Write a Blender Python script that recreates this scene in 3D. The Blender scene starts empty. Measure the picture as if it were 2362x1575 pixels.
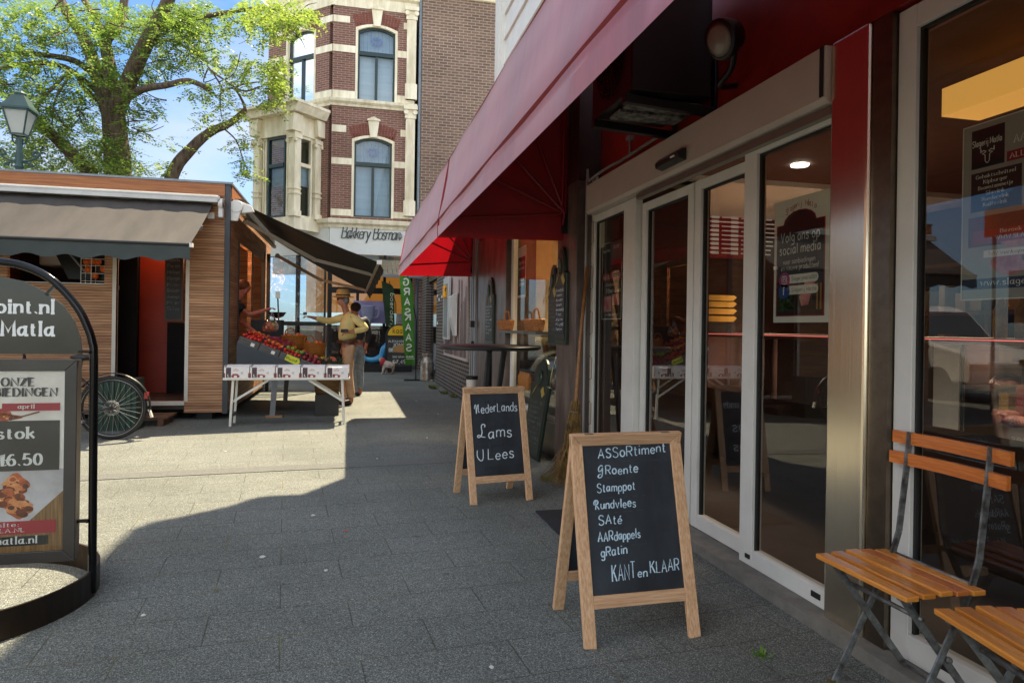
import bpy, math, random
import numpy as np
from mathutils import Vector, Matrix
random.seed(7); np.random.seed(7)
S = bpy.context.scene
COL = S.collection
PI = math.pi
# ------------------------------------------------------------------ camera, sky, sun, exposure
H = 1.30
F, CX, HZ, ROLL = 1575.0, 1181.0, 756.0, 0.015
_th = math.atan2(CX - 805.4, F)
FW = np.array([math.sin(_th), math.cos(_th), 0.0]); RT = np.array([math.cos(_th), -math.sin(_th), 0.0]); UP = np.array([0, 0, 1.0])
cam = bpy.data.cameras.new('camera'); camo = bpy.data.objects.new('camera', cam); COL.objects.link(camo)
cam.sensor_width = 36; cam.lens = F / 2362 * 36; cam.shift_y = -31.5 / 2362; cam.clip_start = 0.05; cam.clip_end = 600
_r = Vector(RT + ROLL * UP).normalized(); _u = Vector(UP - ROLL * RT).normalized(); _b = -Vector(FW)
camo.matrix_world = Matrix(((_r.x, _u.x, _b.x, 0), (_r.y, _u.y, _b.y, 0), (_r.z, _u.z, _b.z, H), (0, 0, 0, 1)))
S.camera = camo
SUN = Vector((0.31, 0.54, 1.0)).normalized()
w = bpy.data.worlds.new('World'); S.world = w; w.use_nodes = True
nt = w.node_tree; nt.nodes.clear()
def N(t, ty, **k):
    n = t.nodes.new(ty)
    for a, b in k.items(): setattr(n, a, b)
    return n
sky = N(nt, 'ShaderNodeTexSky', sky_type='NISHITA', sun_disc=False)
sky.sun_elevation = math.asin(SUN.z); sky.sun_rotation = math.atan2(SUN.x, SUN.y); sky.dust_density = 0.6; sky.ozone_density = 1.6
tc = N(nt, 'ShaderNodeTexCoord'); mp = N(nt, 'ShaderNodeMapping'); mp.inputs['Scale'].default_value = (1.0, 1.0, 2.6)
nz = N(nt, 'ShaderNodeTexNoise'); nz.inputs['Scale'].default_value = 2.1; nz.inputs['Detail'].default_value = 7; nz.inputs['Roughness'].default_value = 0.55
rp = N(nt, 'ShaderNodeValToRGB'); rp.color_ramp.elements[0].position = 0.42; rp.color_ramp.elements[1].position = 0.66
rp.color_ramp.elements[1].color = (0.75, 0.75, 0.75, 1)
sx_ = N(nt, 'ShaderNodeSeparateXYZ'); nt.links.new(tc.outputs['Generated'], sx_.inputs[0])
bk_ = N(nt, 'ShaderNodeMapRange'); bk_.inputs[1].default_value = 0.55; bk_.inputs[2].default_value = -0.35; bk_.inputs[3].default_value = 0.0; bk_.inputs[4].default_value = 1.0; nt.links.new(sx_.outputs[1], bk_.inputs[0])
cc_ = N(nt, 'ShaderNodeMix', data_type='RGBA'); cc_.inputs[6].default_value = (3.0, 3.1, 3.3, 1); cc_.inputs[7].default_value = (14.5, 14.4, 13.8, 1); nt.links.new(bk_.outputs[0], cc_.inputs[0])  # unseen clouds behind the camera added extra bright to lift the shaded fronts
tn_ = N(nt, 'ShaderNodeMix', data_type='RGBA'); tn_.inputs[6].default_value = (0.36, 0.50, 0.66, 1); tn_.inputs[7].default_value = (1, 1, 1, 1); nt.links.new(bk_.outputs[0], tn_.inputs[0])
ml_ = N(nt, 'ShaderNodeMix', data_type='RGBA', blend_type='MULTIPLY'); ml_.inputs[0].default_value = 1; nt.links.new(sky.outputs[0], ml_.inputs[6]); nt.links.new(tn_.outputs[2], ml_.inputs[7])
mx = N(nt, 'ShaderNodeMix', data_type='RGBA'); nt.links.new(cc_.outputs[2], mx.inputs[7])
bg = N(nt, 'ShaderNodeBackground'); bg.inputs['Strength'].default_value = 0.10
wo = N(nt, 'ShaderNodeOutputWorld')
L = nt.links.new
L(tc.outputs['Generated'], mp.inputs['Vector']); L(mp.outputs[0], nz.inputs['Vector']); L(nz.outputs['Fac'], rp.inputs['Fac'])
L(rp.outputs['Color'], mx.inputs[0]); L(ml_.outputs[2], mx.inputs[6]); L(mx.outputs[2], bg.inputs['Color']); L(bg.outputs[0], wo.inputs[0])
sl = bpy.data.lights.new('sun', 'SUN'); sl.energy = 4.7; sl.angle = math.radians(0.5); sl.color = (1.0, 0.85, 0.60)
so = bpy.data.objects.new('sun', sl); COL.objects.link(so); so.rotation_euler = SUN.to_track_quat('Z', 'Y').to_euler(); so.location = (10, 15, 30)
S.view_settings.view_transform = 'Standard'; S.view_settings.look = 'None'; S.view_settings.exposure = 1.66; S.view_settings.gamma = 1.0

# ------------------------------------------------------------------ pixel helpers (only used to read a point off a known real plane)
def _ray(x, y):
    dx = x - CX; dy = -(y - HZ)
    return FW * F + RT * (dx - ROLL * dy) + UP * (dy + ROLL * dx)
O = np.array([0, 0, H])
def aX(x, y, c): r = _ray(x, y); return O + r * (c / r[0])
def aY(x, y, c): r = _ray(x, y); return O + r * (c / r[1])
def aZ(x, y, c=0.0): r = _ray(x, y); return O + r * ((c - H) / r[2])
def aP(x, y, p, n):
    r = _ray(x, y); p = np.array(p, float); n = np.array(n, float); return O + r * (((p - O) @ n) / (r @ n))

# ------------------------------------------------------------------ materials
def lin(h):
    h = h.lstrip('#'); v = [int(h[i:i + 2], 16) / 255 for i in (0, 2, 4)]
    return [c / 12.92 if c <= 0.04045 else ((c + 0.055) / 1.055) ** 2.4 for c in v] + [1.0]
_mats = {}
def mat(name, c, rough=0.6, metal=0.0, var=0.15, scale=6.0, bump=0.0, bscale=40.0, stretch=(1, 1, 1), spec=0.5, c2=None, trans=0.0, emit=0.0, coat=0.0):
    """principled surface whose colour drifts between c and c2 (or a darker c) with noise"""
    if name in _mats: return _mats[name]
    m = bpy.data.materials.new(name); m.use_nodes = True; t = m.node_tree; b = t.nodes['Principled BSDF']
    c = lin(c) if isinstance(c, str) else list(c) + [1.0]
    c2 = [v * (1 - var) for v in c[:3]] + [1] if c2 is None else (lin(c2) if isinstance(c2, str) else list(c2) + [1])
    if c2 is not None and var > 0 or c2 != c:
        co = N(t, 'ShaderNodeTexCoord'); mpn = N(t, 'ShaderNodeMapping'); mpn.inputs['Scale'].default_value = stretch
        n = N(t, 'ShaderNodeTexNoise'); n.inputs['Scale'].default_value = scale; n.inputs['Detail'].default_value = 5; n.inputs['Roughness'].default_value = 0.62
        r = N(t, 'ShaderNodeValToRGB'); r.color_ramp.elements[0].position = 0.36; r.color_ramp.elements[1].position = 0.66
        r.color_ramp.elements[0].color = c2; r.color_ramp.elements[1].color = c
        k = t.links.new
        k(co.outputs['Object'], mpn.inputs['Vector']); k(mpn.outputs[0], n.inputs['Vector']); k(n.outputs['Fac'], r.inputs['Fac']); k(r.outputs['Color'], b.inputs['Base Color'])
        if bump > 0:
            n2 = N(t, 'ShaderNodeTexNoise'); n2.inputs['Scale'].default_value = bscale; n2.inputs['Detail'].default_value = 4
            bp = N(t, 'ShaderNodeBump'); bp.inputs['Strength'].default_value = bump; bp.inputs['Distance'].default_value = 0.01
            k(mpn.outputs[0], n2.inputs['Vector']); k(n2.outputs['Fac'], bp.inputs['Height']); k(bp.outputs[0], b.inputs['Normal'])
        rr = N(t, 'ShaderNodeMapRange'); rr.inputs[3].default_value = min(1, rough + 0.08); rr.inputs[4].default_value = max(0.02, rough - 0.08)
        k(n.outputs['Fac'], rr.inputs[0]); k(rr.outputs[0], b.inputs['Roughness'])
    else:
        b.inputs['Base Color'].default_value = c; b.inputs['Roughness'].default_value = rough
    b.inputs['Metallic'].default_value = metal; b.inputs['Specular IOR Level'].default_value = spec
    if coat: b.inputs['Coat Weight'].default_value = coat
    if emit: b.inputs['Emission Color'].default_value = c; b.inputs['Emission Strength'].default_value = emit
    if trans > 0:
        tr = N(t, 'ShaderNodeBsdfTranslucent'); ms = N(t, 'ShaderNodeMixShader'); ms.inputs[0].default_value = trans
        out = t.nodes['Material Output']; t.links.new(b.outputs[0], ms.inputs[1]); t.links.new(tr.outputs[0], ms.inputs[2]); t.links.new(ms.outputs[0], out.inputs[0])
        src = b.inputs['Base Color'].links
        if src: t.links.new(src[0].from_socket, tr.inputs[0])
        else: tr.inputs[0].default_value = c
    _mats[name] = m; return m
def glass(name, tint='#e8f0ee', boost=1.5, rough=0.0, alpha=1.0, haze=0.0):
    """thin pane: transparent straight through, mirror by Fresnel"""
    if name in _mats: return _mats[name]
    m = bpy.data.materials.new(name); m.use_nodes = True; t = m.node_tree; t.nodes.clear(); k = t.links.new
    out = N(t, 'ShaderNodeOutputMaterial'); tr = N(t, 'ShaderNodeBsdfTransparent'); tr.inputs[0].default_value = lin(tint)
    gl = N(t, 'ShaderNodeBsdfGlossy'); gl.inputs['Roughness'].default_value = rough; gl.inputs[0].default_value = (1, 1, 1, 1)
    fr = N(t, 'ShaderNodeFresnel'); fr.inputs[0].default_value = 1.5
    mu = N(t, 'ShaderNodeMath', operation='MULTIPLY', use_clamp=True); mu.inputs[1].default_value = boost
    ms = N(t, 'ShaderNodeMixShader'); k(fr.outputs[0], mu.inputs[0]); k(mu.outputs[0], ms.inputs[0]); k(tr.outputs[0], ms.inputs[1]); k(gl.outputs[0], ms.inputs[2])
    last = ms
    if haze > 0:
        df = N(t, 'ShaderNodeBsdfDiffuse'); df.inputs[0].default_value = (0.7, 0.72, 0.72, 1); m2 = N(t, 'ShaderNodeMixShader'); m2.inputs[0].default_value = haze
        k(ms.outputs[0], m2.inputs[1]); k(df.outputs[0], m2.inputs[2]); last = m2
        nn = N(t, 'ShaderNodeTexNoise'); nn.inputs['Scale'].default_value = 2.5; bp = N(t, 'ShaderNodeBump'); bp.inputs['Strength'].default_value = 0.6; bp.inputs['Distance'].default_value = 0.12
        k(nn.outputs['Fac'], bp.inputs['Height']); k(bp.outputs[0], gl.inputs['Normal'])
    k(last.outputs[0], out.inputs[0]); _mats[name] = m; return m
def brick(name, c1, c2, mortar, dirv=(1, 0), bw=0.22, bh=0.065, ms=0.009, bump=0.4, rough=0.85):
    """running-bond masonry, laid along the horizontal direction dirv"""
    if name in _mats: return _mats[name]
    m = bpy.data.materials.new(name); m.use_nodes = True; t = m.node_tree; b = t.nodes['Principled BSDF']; k = t.links.new
    g = N(t, 'ShaderNodeNewGeometry'); dp = N(t, 'ShaderNodeVectorMath', operation='DOT_PRODUCT'); dp.inputs[1].default_value = (dirv[0], dirv[1], 0)
    sx = N(t, 'ShaderNodeSeparateXYZ'); cb = N(t, 'ShaderNodeCombineXYZ'); k(g.outputs['Position'], dp.inputs[0]); k(g.outputs['Position'], sx.inputs[0])
    k(dp.outputs['Value'], cb.inputs[0]); k(sx.outputs[2], cb.inputs[1])
    br = N(t, 'ShaderNodeTexBrick'); br.inputs['Scale'].default_value = 1; br.inputs['Brick Width'].default_value = bw; br.inputs['Row Height'].default_value = bh
    br.inputs['Mortar Size'].default_value = ms; br.inputs['Mortar Smooth'].default_value = 0.3; br.inputs['Bias'].default_value = -0.1
    br.inputs['Color1'].default_value = lin(c1); br.inputs['Color2'].default_value = lin(c2); br.inputs['Mortar'].default_value = lin(mortar); k(cb.outputs[0], br.inputs['Vector'])
    nz_ = N(t, 'ShaderNodeTexNoise'); nz_.inputs['Scale'].default_value = 0.9; nz_.inputs['Detail'].default_value = 6; k(g.outputs['Position'], nz_.inputs['Vector'])
    hs = N(t, 'ShaderNodeMix', data_type='RGBA', blend_type='MULTIPLY'); hs.inputs[0].default_value = 0.5
    rp_ = N(t, 'ShaderNodeValToRGB'); rp_.color_ramp.elements[0].position = 0.3; rp_.color_ramp.elements[0].color = (0.6, 0.58, 0.55, 1); rp_.color_ramp.elements[1].position = 0.7
    k(nz_.outputs['Fac'], rp_.inputs['Fac']); k(br.outputs['Color'], hs.inputs[6]); k(rp_.outputs['Color'], hs.inputs[7]); k(hs.outputs[2], b.inputs['Base Color'])
    bp = N(t, 'ShaderNodeBump', invert=True); bp.inputs['Strength'].default_value = bump; bp.inputs['Distance'].default_value = 0.01; k(br.outputs['Fac'], bp.inputs['Height']); k(bp.outputs[0], b.inputs['Normal'])
    b.inputs['Roughness'].default_value = rough; _mats[name] = m; return m
def wood(name, c, c2, axis=0, rough=0.5, scale=5.0, coat=0.0):
    st = [34, 34, 34]; st[axis] = 1.1
    return mat(name, c, rough, var=0.3, c2=c2, scale=scale, stretch=st, bump=0.15, bscale=9, coat=coat)

# ------------------------------------------------------------------ mesh builder
WL = {}
def _basis(d):
    d = np.array(d, float); d /= np.linalg.norm(d) + 1e-12
    a = np.array([0, 0, 1.0]) if abs(d[2]) < 0.9 else np.array([1.0, 0, 0])
    u = np.cross(a, d); u /= np.linalg.norm(u); return u, np.cross(d, u), d
class MB:
    def __init__(s, fr=None): s.v = []; s.f = []; s.mi = []; s.fr = fr; s.m = 0
    def add(s, vs, fs):
        n = len(s.v)
        if s.fr is not None: o, a, b, c = s.fr; vs = [o + a * p[0] + b * p[1] + c * p[2] for p in vs]
        s.v += [tuple(float(q) for q in p) for p in vs]; s.f += [tuple(i + n for i in f) for f in fs]; s.mi += [s.m] * len(fs); return s
    def bx(s, x0, x1, y0, y1, z0, z1):
        return s.add([(x0, y0, z0), (x1, y0, z0), (x1, y1, z0), (x0, y1, z0), (x0, y0, z1), (x1, y0, z1), (x1, y1, z1), (x0, y1, z1)],
                     [(0, 3, 2, 1), (4, 5, 6, 7), (0, 1, 5, 4), (1, 2, 6, 5), (2, 3, 7, 6), (3, 0, 4, 7)])
    def bar(s, a, b, wd, ht, upv=(0, 0, 1)):
        """rectangular bar from a to b, wd across, ht along upv"""
        a = np.array(a, float); b = np.array(b, float); d = b - a; d /= np.linalg.norm(d); u = np.array(upv, float); u -= d * (u @ d)
        if np.linalg.norm(u) < 1e-6: u = _basis(d)[0]
        u /= np.linalg.norm(u); r = np.cross(d, u); q = []
        for p in (a, b):
            for i, j in ((-1, -1), (1, -1), (1, 1), (-1, 1)): q.append(p + r * wd / 2 * i + u * ht / 2 * j)
        return s.add(q, [(3, 2, 1, 0), (4, 5, 6, 7), (0, 1, 5, 4), (1, 2, 6, 5), (2, 3, 7, 6), (3, 0, 4, 7)])
    def tube(s, pts, r, n=8, cap=True, closed=False):
        pts = [np.array(p, float) for p in pts]; rs = r if isinstance(r, (list, tuple)) else [r] * len(pts); q = []; k = len(pts)
        u0 = None
        for i, p in enumerate(pts):
            if closed: d = pts[(i + 1) % k] - pts[i - 1]
            else: d = pts[min(i + 1, k - 1)] - pts[max(i - 1, 0)]
            d = d / (np.linalg.norm(d) + 1e-12)
            if u0 is None: u, v_, _ = _basis(d)
            else:
                u = u0 - d * (u0 @ d); u /= np.linalg.norm(u) + 1e-12; v_ = np.cross(d, u)
            u0 = u
            for j in range(n): t = 2 * PI * j / n; q.append(p + (u * math.cos(t) + v_ * math.sin(t)) * rs[i])
        fs = []
        for i in range(k if closed else k - 1):
            a0 = i * n; b0 = ((i + 1) % k) * n
            for j in range(n): fs.append((a0 + j, a0 + (j + 1) % n, b0 + (j + 1) % n, b0 + j))
        if cap and not closed: fs += [tuple(reversed(range(n))), tuple(range((k - 1) * n, k * n))]
        return s.add(q, fs)
    def lathe(s, prof, c=(0, 0, 0), n=20, sx=1.0, sy=1.0):
        q = []; fs = []
        for r, z in prof:
            for j in range(n): t = 2 * PI * j / n; q.append((c[0] + r * sx * math.cos(t), c[1] + r * sy * math.sin(t), c[2] + z))
        for i in range(len(prof) - 1):
            for j in range(n): fs.append((i * n + j, i * n + (j + 1) % n, (i + 1) * n + (j + 1) % n, (i + 1) * n + j))
        if prof[0][0] > 1e-4: fs.append(tuple(reversed(range(n))))
        if prof[-1][0] > 1e-4: fs.append(tuple(range((len(prof) - 1) * n, len(prof) * n)))
        return s.add(q, fs)
    def ball(s, c, r, nu=12, nv=8):
        r = r if isinstance(r, (list, tuple)) else (r, r, r); q = []; fs = []
        for i in range(nv + 1):
            a = PI * i / nv
            for j in range(nu): t = 2 * PI * j / nu; q.append((c[0] + r[0] * math.sin(a) * math.cos(t), c[1] + r[1] * math.sin(a) * math.sin(t), c[2] + r[2] * math.cos(a)))
        for i in range(nv):
            for j in range(nu): fs.append((i * nu + j, (i + 1) * nu + j, (i + 1) * nu + (j + 1) % nu, i * nu + (j + 1) % nu))
        return s.add(q, fs)
    def prism(s, pts, w0, w1, ax=2):
        """polygon (a,b) pushed along axis ax from w0 to w1"""
        n = len(pts); q = []
        for ww in (w0, w1):
            for a, b in pts: q.append((a, b, ww) if ax == 2 else ((a, ww, b) if ax == 1 else (ww, a, b)))
        return s.add(q, [tuple(reversed(range(n))), tuple(range(n, 2 * n))] + [(i, (i + 1) % n, n + (i + 1) % n, n + i) for i in range(n)])
    def sheet(s, rows):
        """grid of points -> quads"""
        nr, nc = len(rows), len(rows[0]); q = [p for r in rows for p in r]
        return s.add(q, [(i * nc + j, i * nc + j + 1, (i + 1) * nc + j + 1, (i + 1) * nc + j) for i in range(nr - 1) for j in range(nc - 1)])
    def face(s, pts): return s.add(pts, [tuple(range(len(pts)))])
    def build(s, name, m, parent=None, smooth=False, bev=0.0, thick=0.0, origin=None):
        V = np.array(s.v, float)
        if parent is not None: po = WL[parent.name]
        lo, hi = V.min(0), V.max(0)
        if origin is None: origin = np.array([(lo[0] + hi[0]) / 2, (lo[1] + hi[1]) / 2, lo[2]])
        origin = np.array(origin, float)
        me = bpy.data.meshes.new(name); me.from_pydata((V - origin).tolist(), [], s.f)
        ms = m if isinstance(m, (list, tuple)) else [m]
        for q in ms: me.materials.append(q)
        if len(ms) > 1: me.polygons.foreach_set('material_index', s.mi)
        if smooth: me.shade_smooth() if hasattr(me, 'shade_smooth') else me.polygons.foreach_set('use_smooth', [True] * len(me.polygons))
        me.update()
        o = bpy.data.objects.new(name, me); COL.objects.link(o); WL[o.name] = origin
        if parent is not None: o.parent = parent; o.location = Vector(origin - po)
        else: o.location = Vector(origin)
        if thick: md = o.modifiers.new('solid', 'SOLIDIFY'); md.thickness = thick; md.offset = 0
        if bev: md = o.modifiers.new('bevel', 'BEVEL'); md.width = bev; md.segments = 2; md.limit_method = 'ANGLE'; md.angle_limit = 0.7
        if smooth == 'auto':
            md = o.modifiers.new('split', 'EDGE_SPLIT'); md.split_angle = 0.7
        return o
def tag(o, label, cat, group=None, kind=None):
    if label: o['label'] = label
    if cat: o['category'] = cat
    if group: o['group'] = group
    if kind: o['kind'] = kind
    return o
def thing(name, label, cat, loc, group=None, rz=0.0):
    o = bpy.data.objects.new(name, None); COL.objects.link(o); o.location = loc; o.rotation_euler = (0, 0, rz); o.empty_display_size = 0.1
    WL[o.name] = np.array(loc, float); return tag(o, label, cat, group)
def dup(root, loc, rz=0.0, label=None, group=None, scale=None):
    """copy of a thing with copies of its parts and sub-parts"""
    r = root.copy(); COL.objects.link(r); r.location = loc; r.rotation_euler = (0, 0, rz)
    if scale: r.scale = (scale,) * 3
    if label: r['label'] = label
    if group: r['group'] = group
    def rec(a, b):
        for ch in list(a.children):
            c = ch.copy(); COL.objects.link(c); c.parent = b; rec(ch, c)
    rec(root, r); return r
def frame(o, u, v):
    u = np.array(u, float); v = np.array(v, float); u /= np.linalg.norm(u); v -= u * (u @ v); v /= np.linalg.norm(v)
    return (np.array(o, float), u, v, np.cross(u, v))
def smoothpts(p, n=5, closed=False):
    p = [np.array(q, float) for q in p]; out = []; k = len(p)
    for i in range(k - 1):
        a = p[i - 1] if i > 0 else (p[-2] if closed else p[0]); b, c = p[i], p[i + 1]; d = p[i + 2] if i + 2 < k else (p[1] if closed else p[-1])
        for j in range(n):
            t = j / n; out.append(0.5 * ((2 * b) + (c - a) * t + (2 * a - 5 * b + 4 * c - d) * t * t + (3 * b - a - 3 * c + d) * t ** 3))
    out.append(p[-1]); return out
# ------------------------------------------------------------------ lettering: pen strokes laid as thin raised ribbons
_bowl = '~0,4 1.4,5.8 3.4,6 5,4.2 5,1.8 3.4,0 1.4,.2 0,1.8'
GL = {'A': '7|0,0 3.5,10 7,0;1.2,3.5 5.8,3.5', 'B': '6|0,0 0,10;~0,10 3.5,10 5.2,8.8 5,6.3 3,5.3 0,5.3;~0,5.3 4,5.3 6,4 5.8,1.2 3.8,0 0,0',
'C': '6.5|~6.3,8.3 4.8,9.8 2.6,9.8 .6,7.8 0,5 .6,2.2 2.6,.2 4.8,.2 6.3,1.7', 'D': '7|0,0 0,10;~0,10 3.5,10 6,8.2 7,5 6,1.8 3.5,0 0,0',
'E': '5.5|5.5,10 0,10 0,0 5.5,0;0,5.2 4.5,5.2', 'F': '5.5|5.5,10 0,10 0,0;0,5.2 4.5,5.2', 'G': '7|~6.6,8.3 5,9.8 2.8,9.8 .6,7.8 0,5 .6,2.2 2.8,.2 5,.2 6.8,1.6;6.8,1.6 6.8,4.6 4.4,4.6',
'H': '7|0,0 0,10;7,0 7,10;0,5.2 7,5.2', 'I': '1|.5,0 .5,10', 'J': '4.5|~4,10 4,3 3.4,.8 1.8,0 .4,.8', 'K': '6.5|0,0 0,10;6,10 0,4.2;2.2,6 6.5,0', 'L': '5.5|0,10 0,0 5.5,0',
'M': '8|0,0 .3,10 4,2.5 7.7,10 8,0', 'N': '7|0,0 0,10 7,0 7,10', 'O': '7.6|~3.8,10 1.2,8.8 0,5 1.2,1.2 3.8,0 6.4,1.2 7.6,5 6.4,8.8 3.8,10',
'P': '6|0,0 0,10;~0,10 3.8,10 6,8.8 6,6 3.8,4.8 0,4.8', 'R': '6.3|0,0 0,10;~0,10 3.8,10 6,8.8 6,6 3.8,4.8 0,4.8;3,4.8 6.3,0',
'S': '6|~5.6,8.4 4.4,9.7 2.4,10 .6,8.8 .5,6.8 2,5.6 4.2,4.8 5.8,3.4 5.6,1.3 3.8,0 1.6,.2 .2,1.6', 'T': '6.5|0,10 6.5,10;3.25,10 3.25,0',
'U': '7|~0,10 0,3.5 1,.8 3.5,0 6,.8 7,3.5 7,10', 'V': '7|0,10 3.5,0 7,10', 'W': '10|0,10 2.5,0 5,8 7.5,0 10,10', 'Y': '6.5|0,10 3.25,5 6.5,10;3.25,5 3.25,0', 'Z': '6|0,10 6,10 0,0 6,0', 'X': '6.4|0,10 6.4,0;0,0 6.4,10', 'Q': '7.6|~3.8,10 1.2,8.8 0,5 1.2,1.2 3.8,0 6.4,1.2 7.6,5 6.4,8.8 3.8,10;4.6,2.4 7.4,-.6', 'q': '5|5,6 5,-3.5;~5,4.2 3.6,6 1.6,5.8 0,4.2 0,1.8 1.6,0 3.6,.2 5,1.8', '8': '5.2|~2.6,5.4 .6,6.8 .8,9.2 2.6,10 4.4,9.2 4.6,6.8 2.6,5.4 .2,3.8 .2,1.2 2.6,0 5,1.2 5,3.8 2.6,5.4', '9': '5.4|~.6,.6 2.8,.4 4.8,3.2 5.4,6.6 4.4,9.2 2.6,10 .6,9 .2,6.8 1.4,4.6 3.4,4.4 5.1,6',
'a': '5.4|~4.6,5.2 2.8,6 .9,5.2 0,3 .7,.7 2.2,.1 3.8,1.4 4.6,3.4;4.7,6.3 4.7,1.2 5.4,0', 'b': '5|0,10 0,0;' + _bowl, 'c': '4.5|~4.4,4.8 3,6 1.2,5.4 0,3 1.2,.6 3,0 4.5,1.2',
'd': '5|5,10 5,0;~5,4.2 3.6,6 1.6,5.8 0,4.2 0,1.8 1.6,0 3.6,.2 5,1.8', 'e': '5|~.2,3.2 4.8,3.2 4.4,5 2.8,6 1,5.2 0,3 1,.6 3,0 4.8,1.2',
'f': '3.5|~3.5,9.2 2.4,10 1.4,9 1.3,7 1.3,0;0,6 3,6', 'g': '5|~4.8,4.6 3.2,6 1.2,5.6 0,3.4 1,1 2.8,.4 4.8,1.8;~4.9,6 4.9,-1.5 3.8,-3.3 1.8,-3.4 .4,-2.4',
'h': '5|0,10 0,0;~0,3.8 1.6,5.8 3.6,6 4.8,4.6 4.9,0', 'i': '1|.5,6 .5,0;.5,8.3 .5,9.1', 'j': '2|~1.4,6 1.4,-2 .6,-3.4 -.8,-3.2;1.4,8.3 1.4,9.1', 'k': '4.8|0,10 0,0;4.4,6 0,2.4;1.6,3.8 4.8,0',
'l': '1|.5,10 .5,0', 'm': '8|0,6 0,0;~0,4 1.2,5.8 2.8,6 3.9,4.8 4,0;~4,4 5.2,5.8 6.8,6 7.9,4.8 8,0', 'n': '5|0,6 0,0;~0,4 1.6,5.8 3.6,6 4.8,4.6 4.9,0',
'o': '5.2|~2.6,6 .8,5.2 0,3 .8,.8 2.6,0 4.4,.8 5.2,3 4.4,5.2 2.6,6', 'p': '5|0,6 0,-3.5;' + _bowl, 'r': '3.4|0,6 0,0;~0,3.8 1.2,5.6 2.4,6 3.4,5.6',
's': '4.2|~4,4.9 3,5.9 1.4,6 .4,5 .8,3.7 2.4,3.1 3.9,2.3 4,.9 2.8,0 1.2,.1 0,1', 't': '3.4|~1.3,8.5 1.3,1.4 2,.1 3.4,.4;0,6 3,6', 'u': '5|~0,6 0,1.8 1,.1 3,.1 4.8,2;4.9,6 4.9,0',
'v': '5|0,6 2.5,0 5,6', 'w': '7|0,6 1.8,0 3.5,5 5.2,0 7,6', 'x': '4.6|0,6 4.6,0;0,0 4.6,6', 'y': '5|0,6 2.5,0;5,6 2.5,0 1,-3.4', 'z': '4.4|0,6 4.4,6 0,0 4.4,0',
'0': '5.4|~2.7,10 .7,8.4 0,5 .7,1.6 2.7,0 4.7,1.6 5.4,5 4.7,8.4 2.7,10', '1': '3|0,8 1.8,10 1.8,0', '5': '5.4|5,10 .8,10 .4,5.6;~.4,5.6 2.4,6.4 4.6,5.4 5.4,3.4 4.8,1.2 2.6,0 0,1',
'6': '5.4|~4.8,9.4 2.6,9.6 .6,6.8 0,3.4 1,.8 2.8,0 4.8,1 5.2,3.2 4,5.4 2,5.6 .3,4', '7': '5|0,10 5,10 1.8,0', '4': '5.4|4,0 4,10 0,3 5.4,3', '3': '5|~.2,8.6 2.4,10 4.6,8.6 4.2,6.2 2,5.4 4.6,4.6 5,2 2.6,0 0,1.2',
'2': '5|~.2,7.8 1.2,9.6 3.4,9.9 4.8,8 4,5.4 1.6,2.4 0,0;0,0 5,0', '.': '1|.2,0 .8,.8', ',': '1|.8,.8 .1,-1.8', '!': '1|.5,10 .5,3;.5,.8 .5,0', '€': '6|~6,8.6 4.4,9.8 2.6,9.4 1.2,7.4 .9,5 1.2,2.6 2.6,.6 4.4,.2 6,1.4;0,6 4.6,6;0,4.2 4.2,4.2',
'é': '5|~.2,3.2 4.8,3.2 4.4,5 2.8,6 1,5.2 0,3 1,.6 3,0 4.8,1.2;2.6,7.6 4.2,9.4', '-': '3|0,3.5 3,3.5', ':': '1|.2,0 .8,.8;.2,4.6 .8,5.4',
# flourished chalk capitals
'①': '9|~0,5 .2,8 1.8,9.8 2.6,8 2.8,3 3,-.6;~3,-.6 4.6,6.6 6.2,9.6 6.6,9 6.6,4 7.2,1 8.6,1.2',   # N
'②': '9|~7.6,9.6 8,11.6 6,12.6 4.4,11.2 4.4,8.4 5,5 4,1.6 1.6,0 .2,1.2 1.8,2.4 4.4,.8 8.4,0',     # L
'③': '9|~.2,9.4 0,4 2.4,.2 4.8,-.6 6.2,2 6.2,7 6,10',                                            # V written as U
'④': '8|~6.6,9 5,10.4 2.4,9 1,6 2,3.6 4.4,4.4 6.2,7 6.4,6.4 6.2,1 5,-2.4 2.6,-3.6 .4,-2.6 1.2,-.6 4,.6', # G
'⑤': '8|~2.6,-.2 2.8,6 3.4,9.6;~.6,5 0,7.6 1.6,10 4.6,10.2 6.2,8.4 5,5.8 2.8,5 5,3 7.6,-.2'}                # R
def glyph(ch):
    wd, st = GL[ch].split('|'); res = []
    for q in st.split(';'):
        sm = q.startswith('~'); pts = [tuple(float(c) for c in k.split(',')) for k in q.lstrip('~').split(' ')]
        if sm: cl = pts[0] == pts[-1]; pts = [tuple(p) for p in smoothpts(pts, 5, cl)]
        res.append((sm, pts))
    return float(wd), res
def ribbon(mb, pts, w, tfn):
    k = len(pts); P = [np.array(p, float) for p in pts]; a = []; b = []; cl = np.linalg.norm(P[0] - P[-1]) < 1e-6
    for i in range(k):
        d = (P[1] - P[-2]) if cl and i in (0, k - 1) else P[min(i + 1, k - 1)] - P[max(i - 1, 0)]
        L_ = np.linalg.norm(d); d = d / L_ if L_ > 0 else np.array([1.0, 0]); n = np.array([-d[1], d[0]])
        sc = 1.0
        if 0 < i < k - 1:
            d1 = P[i] - P[i - 1]; d1 = d1 / (np.linalg.norm(d1) + 1e-9); sc = 1 / max(0.5, abs(d1 @ d))
        t = tfn(d) * sc / 2; a.append((*(P[i] + n * t), w)); b.append((*(P[i] - n * t), w))
    mb.add(a + b, [(i, k + i, k + i + 1, i + 1) for i in range(k - 1)])
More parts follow.
